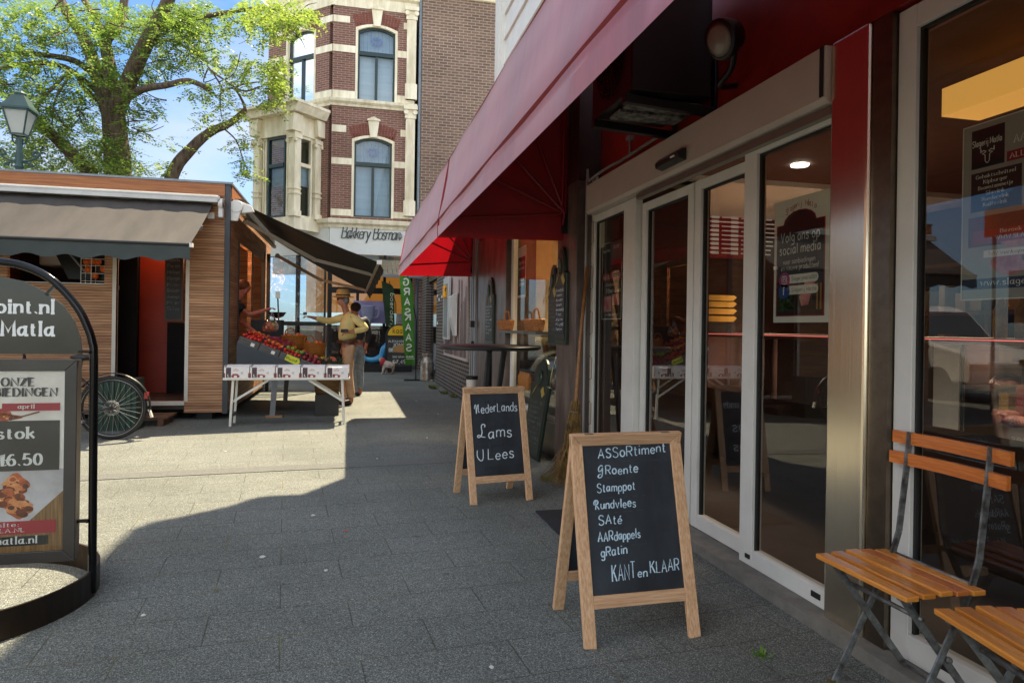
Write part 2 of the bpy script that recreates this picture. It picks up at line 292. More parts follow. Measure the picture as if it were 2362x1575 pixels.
def write(mb, text, x, y, h, w=0.0015, style='sans', weight=0.11, slant=0.0, track=0.28, width=None, center=False, jitter=0.0, rise=0.0, flip=False, wscale=1.0):
    """lettering in mb's own frame: h = capital height; width = fit to this width"""
    rnd = random.Random(hash(text) % 1000 if False else sum(map(ord, text))); k = h / 10; cur = 0; strokes = []
    for ch in text:
        if ch == ' ': cur += 4.0 * wscale; continue
        wd, st = glyph(ch); jy = rnd.uniform(-1, 1) * jitter * 10; js = 1 + rnd.uniform(-1, 1) * jitter
        for sm, pts in st:
            pp = [((cur + p[0] * wscale * js + p[1] * slant), p[1] * js + jy + rise * cur) for p in pts]
            if style in ('serif', 'slab') and not sm and len(pts) >= 2 and ch not in '.,!:-€':
                for e, q in ((pp[0], pp[1]), (pp[-1], pp[-2])):
                    dx, dy = abs(e[0] - q[0]), abs(e[1] - q[1])
                    if dy > dx * 1.2: strokes.append(('h', [(e[0] - 1.35, e[1]), (e[0] + 1.35, e[1])]))
            strokes.append(('s', pp))
        cur += wd * wscale * js + track * 10
    cur -= track * 10; sx = (width / (cur * k)) if width else 1.0; x0 = x - (cur * k * sx / 2 if center else 0)
    for i, (kd, pp) in enumerate(strokes):
        if style == 'serif': tf = (lambda d: h * weight * (0.42 + 0.9 * abs(d[1]))) if kd == 's' else (lambda d: h * weight * 0.6)
        elif style == 'slab': tf = (lambda d: h * weight * (0.75 + 0.5 * abs(d[1]))) if kd == 's' else (lambda d: h * weight)
        elif style == 'hand': tf = (lambda d, q_=rnd.uniform(.78, 1.2): h * weight * q_ * (.85 + .3 * abs(d[1])))
        else: tf = lambda d: h * weight
        q = [(x0 + (-1 if flip else 1) * p[0] * k * sx + (cur * k * sx if flip else 0), y + p[1] * k) for p in pp]
        ribbon(mb, q, w + 0.00012 * (i % 5), tf)
    return cur * k * sx
def struct(o): o['kind'] = 'structure'; return o
# ================================================================== materials
M_alu = mat('cream_frame_paint', '#d2d0c8', 0.42, var=0.12, scale=3)
M_steel = mat('brushed_steel', '#f2e4cc', 0.22, metal=1.0, var=0.08, scale=2, stretch=(40, 40, 0.6))
M_stone = mat('brown_stone', '#6d5d57', 0.38, c2='#41352f', scale=5, stretch=(1, 1, 0.35), bump=0.1, bscale=30)
M_fascia = mat('red_fascia', '#8e2517', 0.35, c2='#6d170e', scale=2)
M_red = mat('red_canvas', '#a5101c', 0.46, c2='#880d17', scale=1.4, stretch=(1.5, 2.2, .5), trans=0.19, spec=1.0, bump=0.35, bscale=2.2)
_b = M_red.node_tree.nodes['Principled BSDF']; _b.inputs['Sheen Weight'].default_value = 0.7; _b.inputs['Sheen Roughness'].default_value = 0.45; _b.inputs['Sheen Tint'].default_value = (1, .86, .9, 1)
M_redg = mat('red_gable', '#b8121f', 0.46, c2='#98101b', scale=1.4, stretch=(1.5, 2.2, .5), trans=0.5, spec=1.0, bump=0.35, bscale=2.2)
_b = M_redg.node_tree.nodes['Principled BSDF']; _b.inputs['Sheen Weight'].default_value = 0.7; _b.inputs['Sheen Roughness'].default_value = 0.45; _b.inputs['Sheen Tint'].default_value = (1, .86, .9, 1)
M_redrib = mat('red_rib_paint', '#7c1414', 0.4, var=0.1)
M_black = mat('black_paint', '#141414', 0.4, c2='#0c0c0c', scale=8)
M_dark = mat('dark_rubber', '#1d1c1b', 0.6, var=0.2)
M_white = mat('white_paint', '#dedcd4', 0.5, var=0.08, scale=4)
M_cream = mat('cream_stucco', '#f3ead2', 0.6, c2='#d3c7aa', scale=2.6, stretch=(2, 2, .45))
M_glass = glass('shop_glass', '#e6ebe8', 1.35)
M_grey = mat('grey_paint', '#7d7f82', 0.5, var=0.12)
M_chalk = mat('chalk_white', '#dfe8ee', 0.9, var=0.25, scale=120)
M_chalkblue = mat('chalk_pen', '#d3e8f3', 0.8, c2='#9db6c4', scale=110)
M_slate = mat('chalkboard', '#171a1f', 0.55, c2='#30363c', scale=4.2, stretch=(1, 1, .6))
M_paper = mat('paper_white', '#e4e0d2', 0.6, var=0.06, scale=3)
M_ink = mat('ink_black', '#15110f', 0.5, var=0.1)
M_inkred = mat('ink_red', '#9c1c22', 0.5, var=0.1)
M_oak = wood('varnished_slats', '#e0963c', '#c0742a', 1, 0.28, 4.0, coat=0.4)
M_pine = wood('pine_frame', '#c99b6d', '#a67646', 2, 0.55, 4.5)
M_cedar = mat('cedar_cladding', '#a4693c', 0.6, c2='#7d4825', scale=2.2, stretch=(0.35, 0.35, 9), bump=0.1)
M_green = mat('bottle_green_paint', '#1c2f22', 0.35, c2='#13211a', scale=6)

# ================================================================== ground
m = bpy.data.materials.new('grey_concrete_tiles'); m.use_nodes = True; t = m.node_tree; b = t.nodes['Principled BSDF']; k = t.links.new
co = N(t, 'ShaderNodeTexCoord'); rot = N(t, 'ShaderNodeMapping'); rot.inputs['Rotation'].default_value = (0, 0, math.radians(-5.0)); k(co.outputs['Object'], rot.inputs[0])
br = N(t, 'ShaderNodeTexBrick'); br.inputs['Scale'].default_value = 1; br.inputs['Brick Width'].default_value = 0.6; br.inputs['Row Height'].default_value = 0.3; br.inputs['Mortar Size'].default_value = 0.0042; br.inputs['Mortar Smooth'].default_value = 0.9
br.inputs['Color1'].default_value = (1, 1, 1, 1); br.inputs['Color2'].default_value = (0.93, 0.94, 0.93, 1); br.inputs['Mortar'].default_value = (0.42, 0.41, 0.34, 1); k(rot.outputs[0], br.inputs[0])
vo = N(t, 'ShaderNodeTexVoronoi'); vo.inputs['Scale'].default_value = 270; k(co.outputs['Object'], vo.inputs[0]); sp = N(t, 'ShaderNodeSeparateColor'); k(vo.outputs['Color'], sp.inputs[0])
r1 = N(t, 'ShaderNodeValToRGB'); r1.color_ramp.elements[0].position = 0.0; r1.color_ramp.elements[0].color = (0.05, 0.054, 0.05, 1); r1.color_ramp.elements[1].position = 1.0; r1.color_ramp.elements[1].color = (0.43, 0.43, 0.39, 1)
for pp_, cc_2 in ((0.35, (0.115, 0.12, 0.112, 1)), (0.7, (0.17, 0.178, 0.165, 1)), (0.9, (0.30, 0.305, 0.28, 1))): e = r1.color_ramp.elements.new(pp_); e.color = cc_2
k(sp.outputs[0], r1.inputs[0])
n2 = N(t, 'ShaderNodeTexNoise'); n2.inputs['Scale'].default_value = 0.8; n2.inputs['Detail'].default_value = 6; k(co.outputs['Object'], n2.inputs[0])
r2 = N(t, 'ShaderNodeValToRGB'); r2.color_ramp.elements[0].position = 0.3; r2.color_ramp.elements[0].color = (0.74, 0.75, 0.74, 1); r2.color_ramp.elements[1].position = 0.7; r2.color_ramp.elements[1].color = (1, 1, 1, 1); k(n2.outputs['Fac'], r2.inputs[0])
# moss in the joints
n3 = N(t, 'ShaderNodeTexNoise'); n3.inputs['Scale'].default_value = 2.3; n3.inputs['Detail'].default_value = 3; k(co.outputs['Object'], n3.inputs[0])
r3 = N(t, 'ShaderNodeValToRGB'); r3.color_ramp.elements[0].position = 0.5; r3.color_ramp.elements[1].position = 0.68; k(n3.outputs['Fac'], r3.inputs[0])
ml = N(t, 'ShaderNodeMix', data_type='RGBA', blend_type='MULTIPLY'); ml.inputs[0].default_value = 1; k(r1.outputs[0], ml.inputs[6]); k(br.outputs[0], ml.inputs[7])
m2 = N(t, 'ShaderNodeMix', data_type='RGBA', blend_type='MULTIPLY'); m2.inputs[0].default_value = 1; k(ml.outputs[2], m2.inputs[6]); k(r2.outputs[0], m2.inputs[7])
vg = N(t, 'ShaderNodeTexVoronoi'); vg.inputs['Scale'].default_value = 2.6; vg.inputs['Randomness'].default_value = 1; k(co.outputs['Object'], vg.inputs[0])
rg_ = N(t, 'ShaderNodeValToRGB'); rg_.color_ramp.elements[0].position = 0.045; rg_.color_ramp.elements[0].color = (0.62, 0.6, 0.58, 1); rg_.color_ramp.elements[1].position = 0.06; rg_.color_ramp.elements[1].color = (1, 1, 1, 1); k(vg.outputs['Distance'], rg_.inputs[0])
mg = N(t, 'ShaderNodeMix', data_type='RGBA', blend_type='MULTIPLY'); mg.inputs[0].default_value = 0.8; k(m2.outputs[2], mg.inputs[6]); k(rg_.outputs[0], mg.inputs[7]); m2 = mg
n4 = N(t, 'ShaderNodeTexNoise'); n4.inputs['Scale'].default_value = 0.35; n4.inputs['Detail'].default_value = 8; n4.inputs['Roughness'].default_value = 0.7; k(co.outputs['Object'], n4.inputs[0])
r4 = N(t, 'ShaderNodeValToRGB'); r4.color_ramp.elements[0].position = 0.4; r4.color_ramp.elements[0].color = (0.8, 0.8, 0.76, 1); r4.color_ramp.elements[1].position = 0.62; r4.color_ramp.elements[1].color = (1.05, 1.06, 1.04, 1); k(n4.outputs['Fac'], r4.inputs[0])
m4 = N(t, 'ShaderNodeMix', data_type='RGBA', blend_type='MULTIPLY'); m4.inputs[0].default_value = 1; k(m2.outputs[2], m4.inputs[6]); k(r4.outputs[0], m4.inputs[7]); m2 = m4
mm = N(t, 'ShaderNodeMath', operation='MULTIPLY'); k(br.outputs['Fac'], mm.inputs[0]); k(r3.outputs[0], mm.inputs[1])
mz = N(t, 'ShaderNodeMix', data_type='RGBA'); k(mm.outputs[0], mz.inputs[0]); k(m2.outputs[2], mz.inputs[6]); mz.inputs[7].default_value = (0.17, 0.15, 0.05, 1); k(mz.outputs[2], b.inputs['Base Color'])
b.inputs['Roughness'].default_value = 0.88; bp = N(t, 'ShaderNodeBump'); bp.inputs['Strength'].default_value = 0.5; bp.inputs['Distance'].default_value = 0.004; k(vo.outputs['Distance'], bp.inputs['Height'])
bp2 = N(t, 'ShaderNodeBump', invert=True); bp2.inputs['Strength'].default_value = 0.6; bp2.inputs['Distance'].default_value = 0.005; k(br.outputs['Fac'], bp2.inputs['Height']); k(bp.outputs[0], bp2.inputs['Normal']); k(bp2.outputs[0], b.inputs['Normal'])
M_pave = m
g = MB(); g.face([(-150, -60, 0), (150, -60, 0), (150, 240, 0), (-150, 240, 0)])
struct(g.build('pavement', M_pave, origin=(0, 0, 0)))
# ribbed channel band crossing the pavement
cr, sr = math.cos(math.radians(5)), math.sin(math.radians(5))
M_band = mat('ribbed_concrete', '#6f706b', 0.88, var=0.4, scale=90)
fb = frame((-9, 5.62, 0.0), (cr, sr, 0), (-sr, cr, 0)); g = MB(fb)
for i in range(6): g.bx(0, 10.95, i * 0.042, i * 0.042 + 0.033, 0.001, 0.006)
struct(g.build('pavement_channel', M_band))
g = MB(); g.bx(1.99, 2.20, -1.5, 5.75, 0.001, 0.055); struct(g.build('pavement_sill', mat('sill_stone', '#77736b', 0.7, var=0.3, scale=14)))

# ================================================================== butcher's shop
XD, XF = 2.12, 1.95
yX = lambda px, X=XD, y=760: aX(px, y, X)[1]
shop = thing('butcher_shop', "corner butcher's shop with dark stone piers, cream sliding doors and a white upper storey", 'shop', (2.2, 4, 0))
M_grout = mat('white_wall_tiles', '#cfc8b8', 0.4, var=0.1)
# stone piers
g = MB(); g.bx(XF, 2.35, 5.75, 6.32, 0, 2.62); g.build('stone_pier', M_stone, shop, bev=0.004)
g = MB(); g.bx(XF, 2.35, 8.55, 10.55, 0, 2.62); g.build('stone_pier', M_stone, shop, bev=0.004)
g = MB(); g.bx(XF + 0.01, 2.35, 5.76, 10.5, 2.625, 3.8); g.build('fascia', mat('dark_fascia', '#3a2420', 0.5, var=0.2), shop)
# tiled reveal beside the door
g = MB()
for i in range(13): g.bx(2.085, 2.125, 5.70, 5.748, 0.06 + i * 0.2, 0.25 + i * 0.2); 
o = g.build('tile_strip', [M_grout], shop)
g = MB()
for i in range(0, 13, 2): g.bx(2.082, 2.1, 5.697, 5.70, 0.06 + i * 0.2, 0.25 + i * 0.2)
g.build('brown_tile', mat('brown_tiles', '#a08a74', 0.4, var=0.15), o)
# conduit on the pier
g = MB(); pz = [(2.03, 5.73, 0.05), (2.03, 5.73, 2.52), (2.04, 5.70, 2.60), (2.10, 5.5, 2.66), (2.145, 5.2, 2.68), (2.145, 4.55, 2.69)]
g.tube(smoothpts(pz, 4), 0.012, 8); g.build('conduit_pipe', mat('grey_conduit', '#8d8a86', 0.5), shop, smooth=True)
# red fascia and door casing
g = MB(); g.bx(2.16, 2.36, -1.5, 5.74, 2.57, 3.8); g.build('red_fascia', M_fascia, shop)
g = MB(); g.bx(2.13, 2.16, -1.5, 5.70, 2.575, 2.60); g.build('fascia_trim', mat('dark_red_trim', '#4a1410', 0.4), shop)
y0, y1 = yX(1940), 5.72
g = MB(); g.prism([(2.02, 2.335), (2.035, 2.31), (2.16, 2.30), (2.16, 2.565), (2.02, 2.565)], y0, y1, 1); o = g.build('door_casing', mat('casing_paint', '#b9aca0', 0.45, var=0.12, scale=2), shop, bev=0.006)
g = MB(); g.bx(2.012, 2.02, y0 + 0.01, y0 + 0.03, 2.34, 2.56); g.build('end_cap', M_dark, o)
g = MB(); g.bx(2.05, 2.10, y0, 4.7, 2.262, 2.30); g.build('track_rail', mat('track_grey', '#8f8b82', 0.35, metal=0.6), shop)
def leaf(nm, ya, yb, z0, z1, st_l, st_r, rail_b, rail_t, X=XD, part_label=None):
    """glazed frame between y=ya (far) and y=yb (near)"""
    g = MB(); g.bx(X - 0.03, X + 0.03, ya - st_l, ya, z0, z1); g.bx(X - 0.03, X + 0.03, yb, yb + st_r, z0, z1)
    g.bx(X - 0.029, X + 0.029, yb + st_r, ya - st_l, z0, z0 + rail_b); g.bx(X - 0.029, X + 0.029, yb + st_r, ya - st_l, z1 - rail_t, z1)
    o = g.build(nm, M_alu, shop, bev=0.003)
    q = MB(); q.face([(X, ya - st_l + 0.005, z0 + rail_b - 0.005), (X, yb + st_r - 0.005, z0 + rail_b - 0.005), (X, yb + st_r - 0.005, z1 - rail_t + 0.005), (X, ya - st_l + 0.005, z1 - rail_t + 0.005)])
    q.build('pane', M_glass, o)
    q = MB(); e = 0.012
    for a, b_, c, d in ((ya - st_l - e, ya - st_l, z0 + rail_b, z1 - rail_t), (yb + st_r, yb + st_r + e, z0 + rail_b, z1 - rail_t)): q.bx(X - 0.012, X + 0.012, a, b_, c, d)
    q.bx(X - 0.012, X + 0.012, yb + st_r + e, ya - st_l - e, z1 - rail_t - e, z1 - rail_t); q.build('gasket', M_dark, o)
    return o
Y = {n: yX(p) for n, p in dict(a=1352, ag=1371, bg=1443, b=1470, c=1472, cg=1481, dg=1576, d=1589, e=1592, eg=1605, fg=1722, f=1744, h=1745, hg=1750, ig=1938, i=1940).items()}
leaf('fixed_window', min(Y['a'], 5.74), Y['b'], 0.055, 2.30, 0.06, Y['bg'] - Y['b'], 0.085, 0.06)
leaf('sliding_door', Y['c'], Y['d'], 0.06, 2.25, 0.07, Y['dg'] - Y['d'], 0.085, 0.06, XD + 0.05)
leaf('sliding_door', Y['e'], Y['f'] + 0.06, 0.06, 2.25, 0.075, 0.03, 0.085, 0.06, XD + 0.05)
o = leaf('fixed_window', Y['f'] + 0.085, Y['i'], 0.055, 2.30, 0.115, 0.03, 0.085, 0.06)
g = MB(); g.bx(XD - 0.036, XD - 0.03, Y['i'] + 0.07, Y['i'] + 0.13, 0.09, 0.115); g.bx(XD - 0.036, XD - 0.03, Y['f'] - 0.02, Y['f'] + 0.02, 0.09, 0.112); g.build('drain_cap', M_dark, o)
# steel pillar between door and window
ya, yb = Y['i'] - 0.004, yX(2030)
g = MB(); g.bx(XD - 0.075, XD + 0.1, yb, ya, 0.05, 2.57); g.build('steel_pillar', M_steel, shop, bev=0.012)
g = MB(); g.bx(XD - 0.055, XD + 0.1, yX(2076), yb - 0.002, 0.05, 2.57); g.build('steel_strip', mat('dull_steel', '#7c7164', 0.4, metal=1.0, var=0.25, scale=12), shop)
g = MB(); g.bx(XD - 0.06, XD + 0.1, yX(2077) - 0.5, ya, 2.571, 2.66); g.build('pillar_cap', M_fascia, shop)
ya = yX(2078)
o = leaf('show_window', ya, 0.1, 0.055, 2.56, ya - yX(2119), 0.1, 0.10, 0.09)
g = MB(); g.bx(XD - 0.036, XD - 0.03, ya - 0.30, ya - 0.24, 0.10, 0.125); g.build('drain_cap', M_dark, o)
g = MB(); g.bx(2.05, 2.4, -6, 0.09, 0.05, 2.57); g.build('stone_pier', M_stone, shop)
# bakery counter window
wy0, wy1 = 6.32, 8.55
g = MB(); X = XF + 0.10
for a, b_, c, d in ((8.45, 8.55, 0.35, 2.62), (6.32, 6.35, 0.35, 2.62), (6.35, 8.45, 2.55, 2.62), (6.35, 8.45, 0.35, 0.40)): g.bx(X - 0.03, X + 0.03, a, b_, c, d)
o = g.build('counter_window', M_white, shop); g = MB(); g.face([(X, 8.45, 0.4), (X, 6.35, 0.4), (X, 6.35, 2.55), (X, 8.45, 2.55)]); g.build('pane', glass('counter_glass', '#e6ebe8', 0.55), o)
g = MB(); g.bx(XF + 0.04, XF + 0.2, 6.32, 8.55, 0.10, 0.35); g.bx(XF + 0.07, XF + 0.2, 6.32, 8.55, 0, 0.10); g.build('plinth_panel', mat('plinth_steel', '#9a9080', 0.3, metal=0.5, var=0.1), shop)
# upper storey of white boards
g = MB(); z = 3.85
while z < 8.2: g.prism([(2.03, z), (2.0, z + 0.004), (2.03, z + 0.34), (2.1, z + 0.34), (2.1, z)], -9, 9.2, 1); z += 0.345
g.build('board_siding', M_white, shop)
g = MB(); g.bx(1.94, 2.1, 9.2, 9.42, 3.80, 8.2); g.bx(1.96, 2.1, 9.12, 9.2, 3.80, 8.2); g.build('corner_board', M_white, shop)
g = MB(); g.bx(2.11, 11, -9, 9.4, 3.8, 9.4); g.bx(2.37, 11, 5.8, 10.5, 2.7, 3.8); g.build('upper_wall', M_white, shop)
g = MB(); g.prism([(1.98, 8.21), (1.9, 8.3), (1.88, 8.7), (1.72, 9.2), (1.66, 9.25), (1.66, 9.6), (11, 9.6), (11, 9.5), (2.2, 9.42), (2.2, 8.21)], -9, 9.9, 1); g.build('cornice', M_cream, shop)
# room inside
M_floor = mat('shop_floor', '#4a3f38', 0.35, var=0.25, scale=3); M_in = mat('shop_wall', '#452a22', 0.7, var=0.2)
g = MB(); g.bx(2.2, 6.6, 0, 7.7, 0.0, 0.052); g.build('shop_floor', M_floor, shop)
g = MB(); g.bx(2.37, 6.6, 0, 7.7, 2.75, 2.83); g.build('ceiling', mat('shop_ceiling', '#4d332a', 0.8), shop)
for bb_x in ((6.5, 6.6, 0, 7.7), (3.3, 6.49, 7.6, 7.7), (3.22, 3.3, 5.84, 8.9), (2.4, 6.49, 0.0, 0.08)): g = MB(); g.bx(*bb_x, 0.06, 2.745); g.build('inner_wall', M_in, shop)
g = MB(); g.bx(2.36, 3.215, 5.76, 5.84, 0.06, 2.6); g.build('inner_wall', M_in, shop)
M_bc = mat('bakery_cream', '#c9b48c', 0.7)
for q_ in ((2.36, 3.21, 5.85, 8.6, 2.62, 2.66), (2.07, 3.21, 8.56, 8.6, 0.06, 2.61), (3.17, 3.21, 5.85, 8.55, 0.06, 2.61)): g = MB(); g.bx(*q_); g.build('cream_panel', M_bc, shop)
for (px, py) in ((1845, 380), (1560, 497), (1918, 470)):
    p = aZ(px, py, 2.748); g = MB(); g.lathe([(0.07, -0.012), (0.075, 0)], (p[0], p[1], 2.748), 16); g.build('downlight', mat('downlight_glow', '#fff1da', 0.5, var=0, emit=9), shop)
p = (4.4, 1.6); ca, cb = aX(2172, 262, 3.1), aX(2362, 212, 3.1); g = MB(); g.bx(3.1, 3.35, cb[1] - 1.2, ca[1], (ca[2] + cb[2]) / 2, (ca[2] + cb[2]) / 2 + .15); g.build('cove_light', mat('cove_glow', '#ffb95a', 0.6, var=0, emit=0.2), shop)
for yy_ in (2.2, 4.4, 6.0): l = bpy.data.lights.new('counter_lamp', 'AREA'); l.energy = 6.5; l.shape = 'RECTANGLE'; l.size = .1; l.size_y = 1.8; l.color = (1, .82, .7); lo = bpy.data.objects.new('counter_lamp', l); COL.objects.link(lo); lo.location = (3.95, yy_, 1.235)
for (x, y, e, cc) in ((4.5, 4.2, 26, (1, .72, .5)), (2.7, 7.2, 18, (1, .80, .55)), (4.4, 6.3, 30, (1, .7, .5))):
    l = bpy.data.lights.new('shop_lamp', 'AREA'); l.energy = e; l.size = .7; l.color = cc; l.spread = math.radians(100); lo = bpy.data.objects.new('shop_lamp', l); COL.objects.link(lo); lo.location = (x, y, 2.58 if x < 3 else 2.42)

q0, q1 = aY(1855, 532, 7.0), aY(1990, 526, 7.0); g = MB(); g.bar(q0, np.array([q1[0], 7.0, q0[2]]), .05, .04); tag(g.build('tube_light', mat('tube_glow', '#fff4e0', .5, var=0, emit=1.2)), 'white tube light glowing under the ceiling inside the shop', 'lamp')
# counters and goods inside
ct = thing('meat_counter', 'long glass meat counter inside the shop with a thin pink light strip along its top', 'counter', (4, 3.3, 0.052))
g = MB(); g.bx(3.6, 4.4, 1.2, 6.7, 0.055, 0.72); g.build('cabinet', mat('counter_brown', '#3d2a22', 0.4, var=0.2), ct)
g = MB(); g.bx(3.6, 4.4, 1.2, 6.7, 1.24, 1.28); g.build('counter_top', mat('counter_steel', '#8a7f74', 0.3, metal=0.8), ct)
g = MB(); g.bx(3.59, 3.598, 1.2, 6.7, 1.266, 1.272); g.build('light_strip', mat('pink_strip', '#ff7a72', 0.5, var=0, emit=0.35), ct)
g = MB(); g.face([(3.6, 1.2, 0.72), (3.6, 6.7, 0.72), (3.6, 6.7, 1.24), (3.6, 1.2, 1.24)]); g.build('counter_glass', M_glass, ct)
rnd = random.Random(3)
g = MB()
for i in range(64): g.ball((3.75 + rnd.random() * 0.5, 1.35 + rnd.random() * 5.2, 0.77), (rnd.uniform(.05, .1), rnd.uniform(.05, .12), .04), 8, 5)
o = g.build('meat_display', mat('raw_meat', '#8f2a22', 0.4, c2='#c98a70', scale=14), ct, smooth=True); o['kind'] = 'stuff'
for j, pz in enumerate((688, 703, 719, 736)):
    q = aY(1655, pz, 6.3); g = MB()
    g.prism([(q[0] - 0.15, q[2] - 0.025), (q[0] + 0.15, q[2] - 0.025), (q[0] + 0.19, q[2] + 0.012), (q[0] + 0.16, q[2] + 0.03), (q[0] - 0.16, q[2] + 0.03), (q[0] - 0.19, q[2] + 0.012)], 6.25, 6.37, 1)
    tag(g.build('egg_carton', mat('carton_yellow', '#d8a640', 0.7, var=0.2), origin=(q[0], q[1], q[2] - 0.02)), ['topmost', 'second from top', 'third from top', 'lowest'][j] + ' yellow egg carton in the stack behind the sliding doors', 'egg carton', 'egg cartons stacked on the meat counter')
q = aY(1655, 746, 6.3); g = MB(); g.bx(q[0] - .16, q[0] + .16, 6.24, 6.38, 1.281, max(1.3, q[2])); tag(g.build('display_riser', M_dark), 'dark riser under the stack of yellow egg cartons', 'riser')
mbd = thing('menu_board', 'wide red menu board with price list hung on the back wall of the shop', 'menu board', (5, 7.57, 1.8))
a = aY(1536, 500, 7.57); b_ = aY(1760, 600, 7.57)
fr = frame((a[0], 7.57, b_[2]), (1, 0, 0), (0, 0, 1)); wd = b_[0] - a[0]
g = MB(fr); g.bx(0, wd, 0, 0.56, 0, 0.03); g.build('panel', mat('menu_red', '#7a1a1c', 0.5, emit=0.05), mbd)
g = MB(fr); rnd = random.Random(5)
for c in range(5):
    for r in range(9):
        x = 0.06 + c * wd / 5; z = 0.48 - r * 0.054; g.bx(x, x + 0.10, z, z + 0.035, 0.031, 0.034); g.bx(x + 0.14, x + 0.14 + rnd.uniform(.12, .3), z + 0.01, z + 0.024, 0.031, 0.034)
g.build('price_list', mat('menu_white', '#d9cfc4', 0.6, emit=0.05), mbd)

g = MB(); g.lathe([(.035, 0), (.038, .02), (.038, .17), (.015, .22), (.015, .27), (0, .27)], (0, 0, 0), 12); b0_ = None
for j in range(7):
    yy = 3.35 - .16 * j + .02 * (j % 3); lb = 'yellow bottle standing on the meat counter inside the shop'
    if b0_ is None: b0_ = tag(g.build('bottle', mat('bottle_yellow', '#b98f1e', .3, c2='#8a6414', scale=9), smooth='auto', origin=(0, 0, 0)), lb, 'bottle', 'bottles on the meat counter'); o = b0_
    else: o = b0_.copy(); COL.objects.link(o)
    o.location = (3.85, yy, 1.281)
wb_ = thing('wall_shelf', 'brown shelf unit with dark boards along the back wall of the shop', 'shelf', (6.3, 4, .06)); M_sh = wood('shelf_brown', '#6a4329', '#43281a', 1, .5, 3)
for z in (.5, 1.0, 1.5, 2.0): g = MB(); g.bx(6.05, 6.48, 1.0, 7.5, z, z + .04); g.build('shelf_board', M_sh, wb_)
for y in (1.0, 3.2, 5.4, 7.46): g = MB(); g.bx(6.06, 6.47, y, y + .04, .06, 2.3); g.build('upright', M_sh, wb_)
rnd = random.Random(31); g = MB(); mm_ = [mat('jar_a', '#a83a22', .4), mat('jar_b', '#c79a3a', .4), mat('jar_c', '#4c5a2c', .4), mat('jar_d', '#c9c2b0', .4)]
for z in (.54, 1.04, 1.54):
    y = 1.1
    while y < 7.3: g.m = rnd.randrange(4); h_ = rnd.uniform(.12, .3); g.bx(6.12, 6.3, y, y + rnd.uniform(.06, .14), z + .001, z + h_); y += rnd.uniform(.12, .3)
o = g.build('shelf_goods', mm_, wb_); o['kind'] = 'stuff'
# counter behind the counter window
bc_ = thing('bread_counter', 'curved glass bread and salad counter behind the window beside the high table', 'counter', (2.6, 7.4, 0)); 
g = MB(); g.bx(2.16, 2.9, 6.0, 8.45, .06, .62); g.build('cabinet', mat('counter_grey', '#77736a', .4, metal=.3), bc_)
g = MB(); g.bx(2.16, 2.85, 6.0, 8.45, 1.20, 1.235); g.build('counter_top', mat('counter_steel', '#8a7f74', .3, metal=.8), bc_)
rows = [[(2.16 + .0 + .30 * (1 - math.cos(t_)), y, .64 + .55 * math.sin(t_)) for t_ in np.linspace(0, PI / 2, 9)] for y in (6.0, 8.45)]
g = MB(); g.sheet(rows); g.build('curved_glass', M_glass, bc_, smooth=True)
for y in (6.0, 7.2): g = MB(); g.tube([(p[0], y, p[2]) for p in rows[0]], .012, 6); g.build('glass_rail', M_steel, bc_, smooth=True)
g = MB(); rnd = random.Random(8); fm = [mat('food_a', '#c8862c', .5), mat('food_b', '#6d7a2c', .5), mat('food_c', '#8d2f24', .5), mat('food_d', '#d8cfae', .5), mat('food_e', '#5a2c38', .5)]
for i in range(120): g.m = rnd.randrange(5); g.ball((rnd.uniform(2.28, 2.8), rnd.uniform(6.05, 8.4), rnd.choice([.65, .65, .98])), (rnd.uniform(.03, .08), rnd.uniform(.04, .09), rnd.uniform(.02, .05)), 8, 5)
o = g.build('food_display', fm, bc_, smooth=True); o['kind'] = 'stuff'
g = MB(); g.bx(2.35, 2.85, 6.0, 8.45, .93, .945); g.build('glass_shelf', M_steel, bc_)
bq_ = aX(1208, 893, 2.11); g = MB(); g.lathe([(.033, 0), (.036, .02), (.036, .13), (.014, .17), (.014, .19)], (0, 0, 0), 12); g.m = 1; g.lathe([(.017, .19), (.017, .215), (0, .215)], (0, 0, 0), 10); j0 = None
for j in range(6):
    if j0 is None: j0 = tag(g.build('juice_bottle', [mat('orange_juice', '#e08a0e', .3, var=.1), M_green], smooth='auto', origin=(0, 0, 0)), 'orange juice bottle with green cap in the counter window', 'bottle', 'juice bottles in the counter window'); o = j0
    else: o = j0.copy(); COL.objects.link(o)
    o.location = (2.112, bq_[1] - .25 + .085 * j, bq_[2])
g = MB(); g.bx(2.07, 2.155, bq_[1] - .35, bq_[1] + .4, bq_[2] - .04, bq_[2]); tag(g.build('bottle_ledge', M_bc), 'narrow ledge carrying the orange juice bottles in the counter window', 'ledge')
M_bread = mat('bread_crust', '#b4692a', .6, c2='#8a4416', scale=9)
hs_ = thing('bread_shelf', 'wall shelf of loaves above the bread counter in the counter window', 'shelf', (2.9, 7, 1.6)); g = MB(); g.bx(2.75, 3.16, 5.95, 8.5, 1.66, 1.69); g.build('shelf_board', M_bc, hs_)
for j in range(5): g = MB(); g.ball((2.95, 6.3 + .42 * j, 1.755), (.1, .16, .065), 12, 7); tag(g.build('bread_loaf', M_bread, smooth=True), 'brown loaf lying on the wall shelf behind the bread counter', 'loaf', 'loaves on the bread shelf')
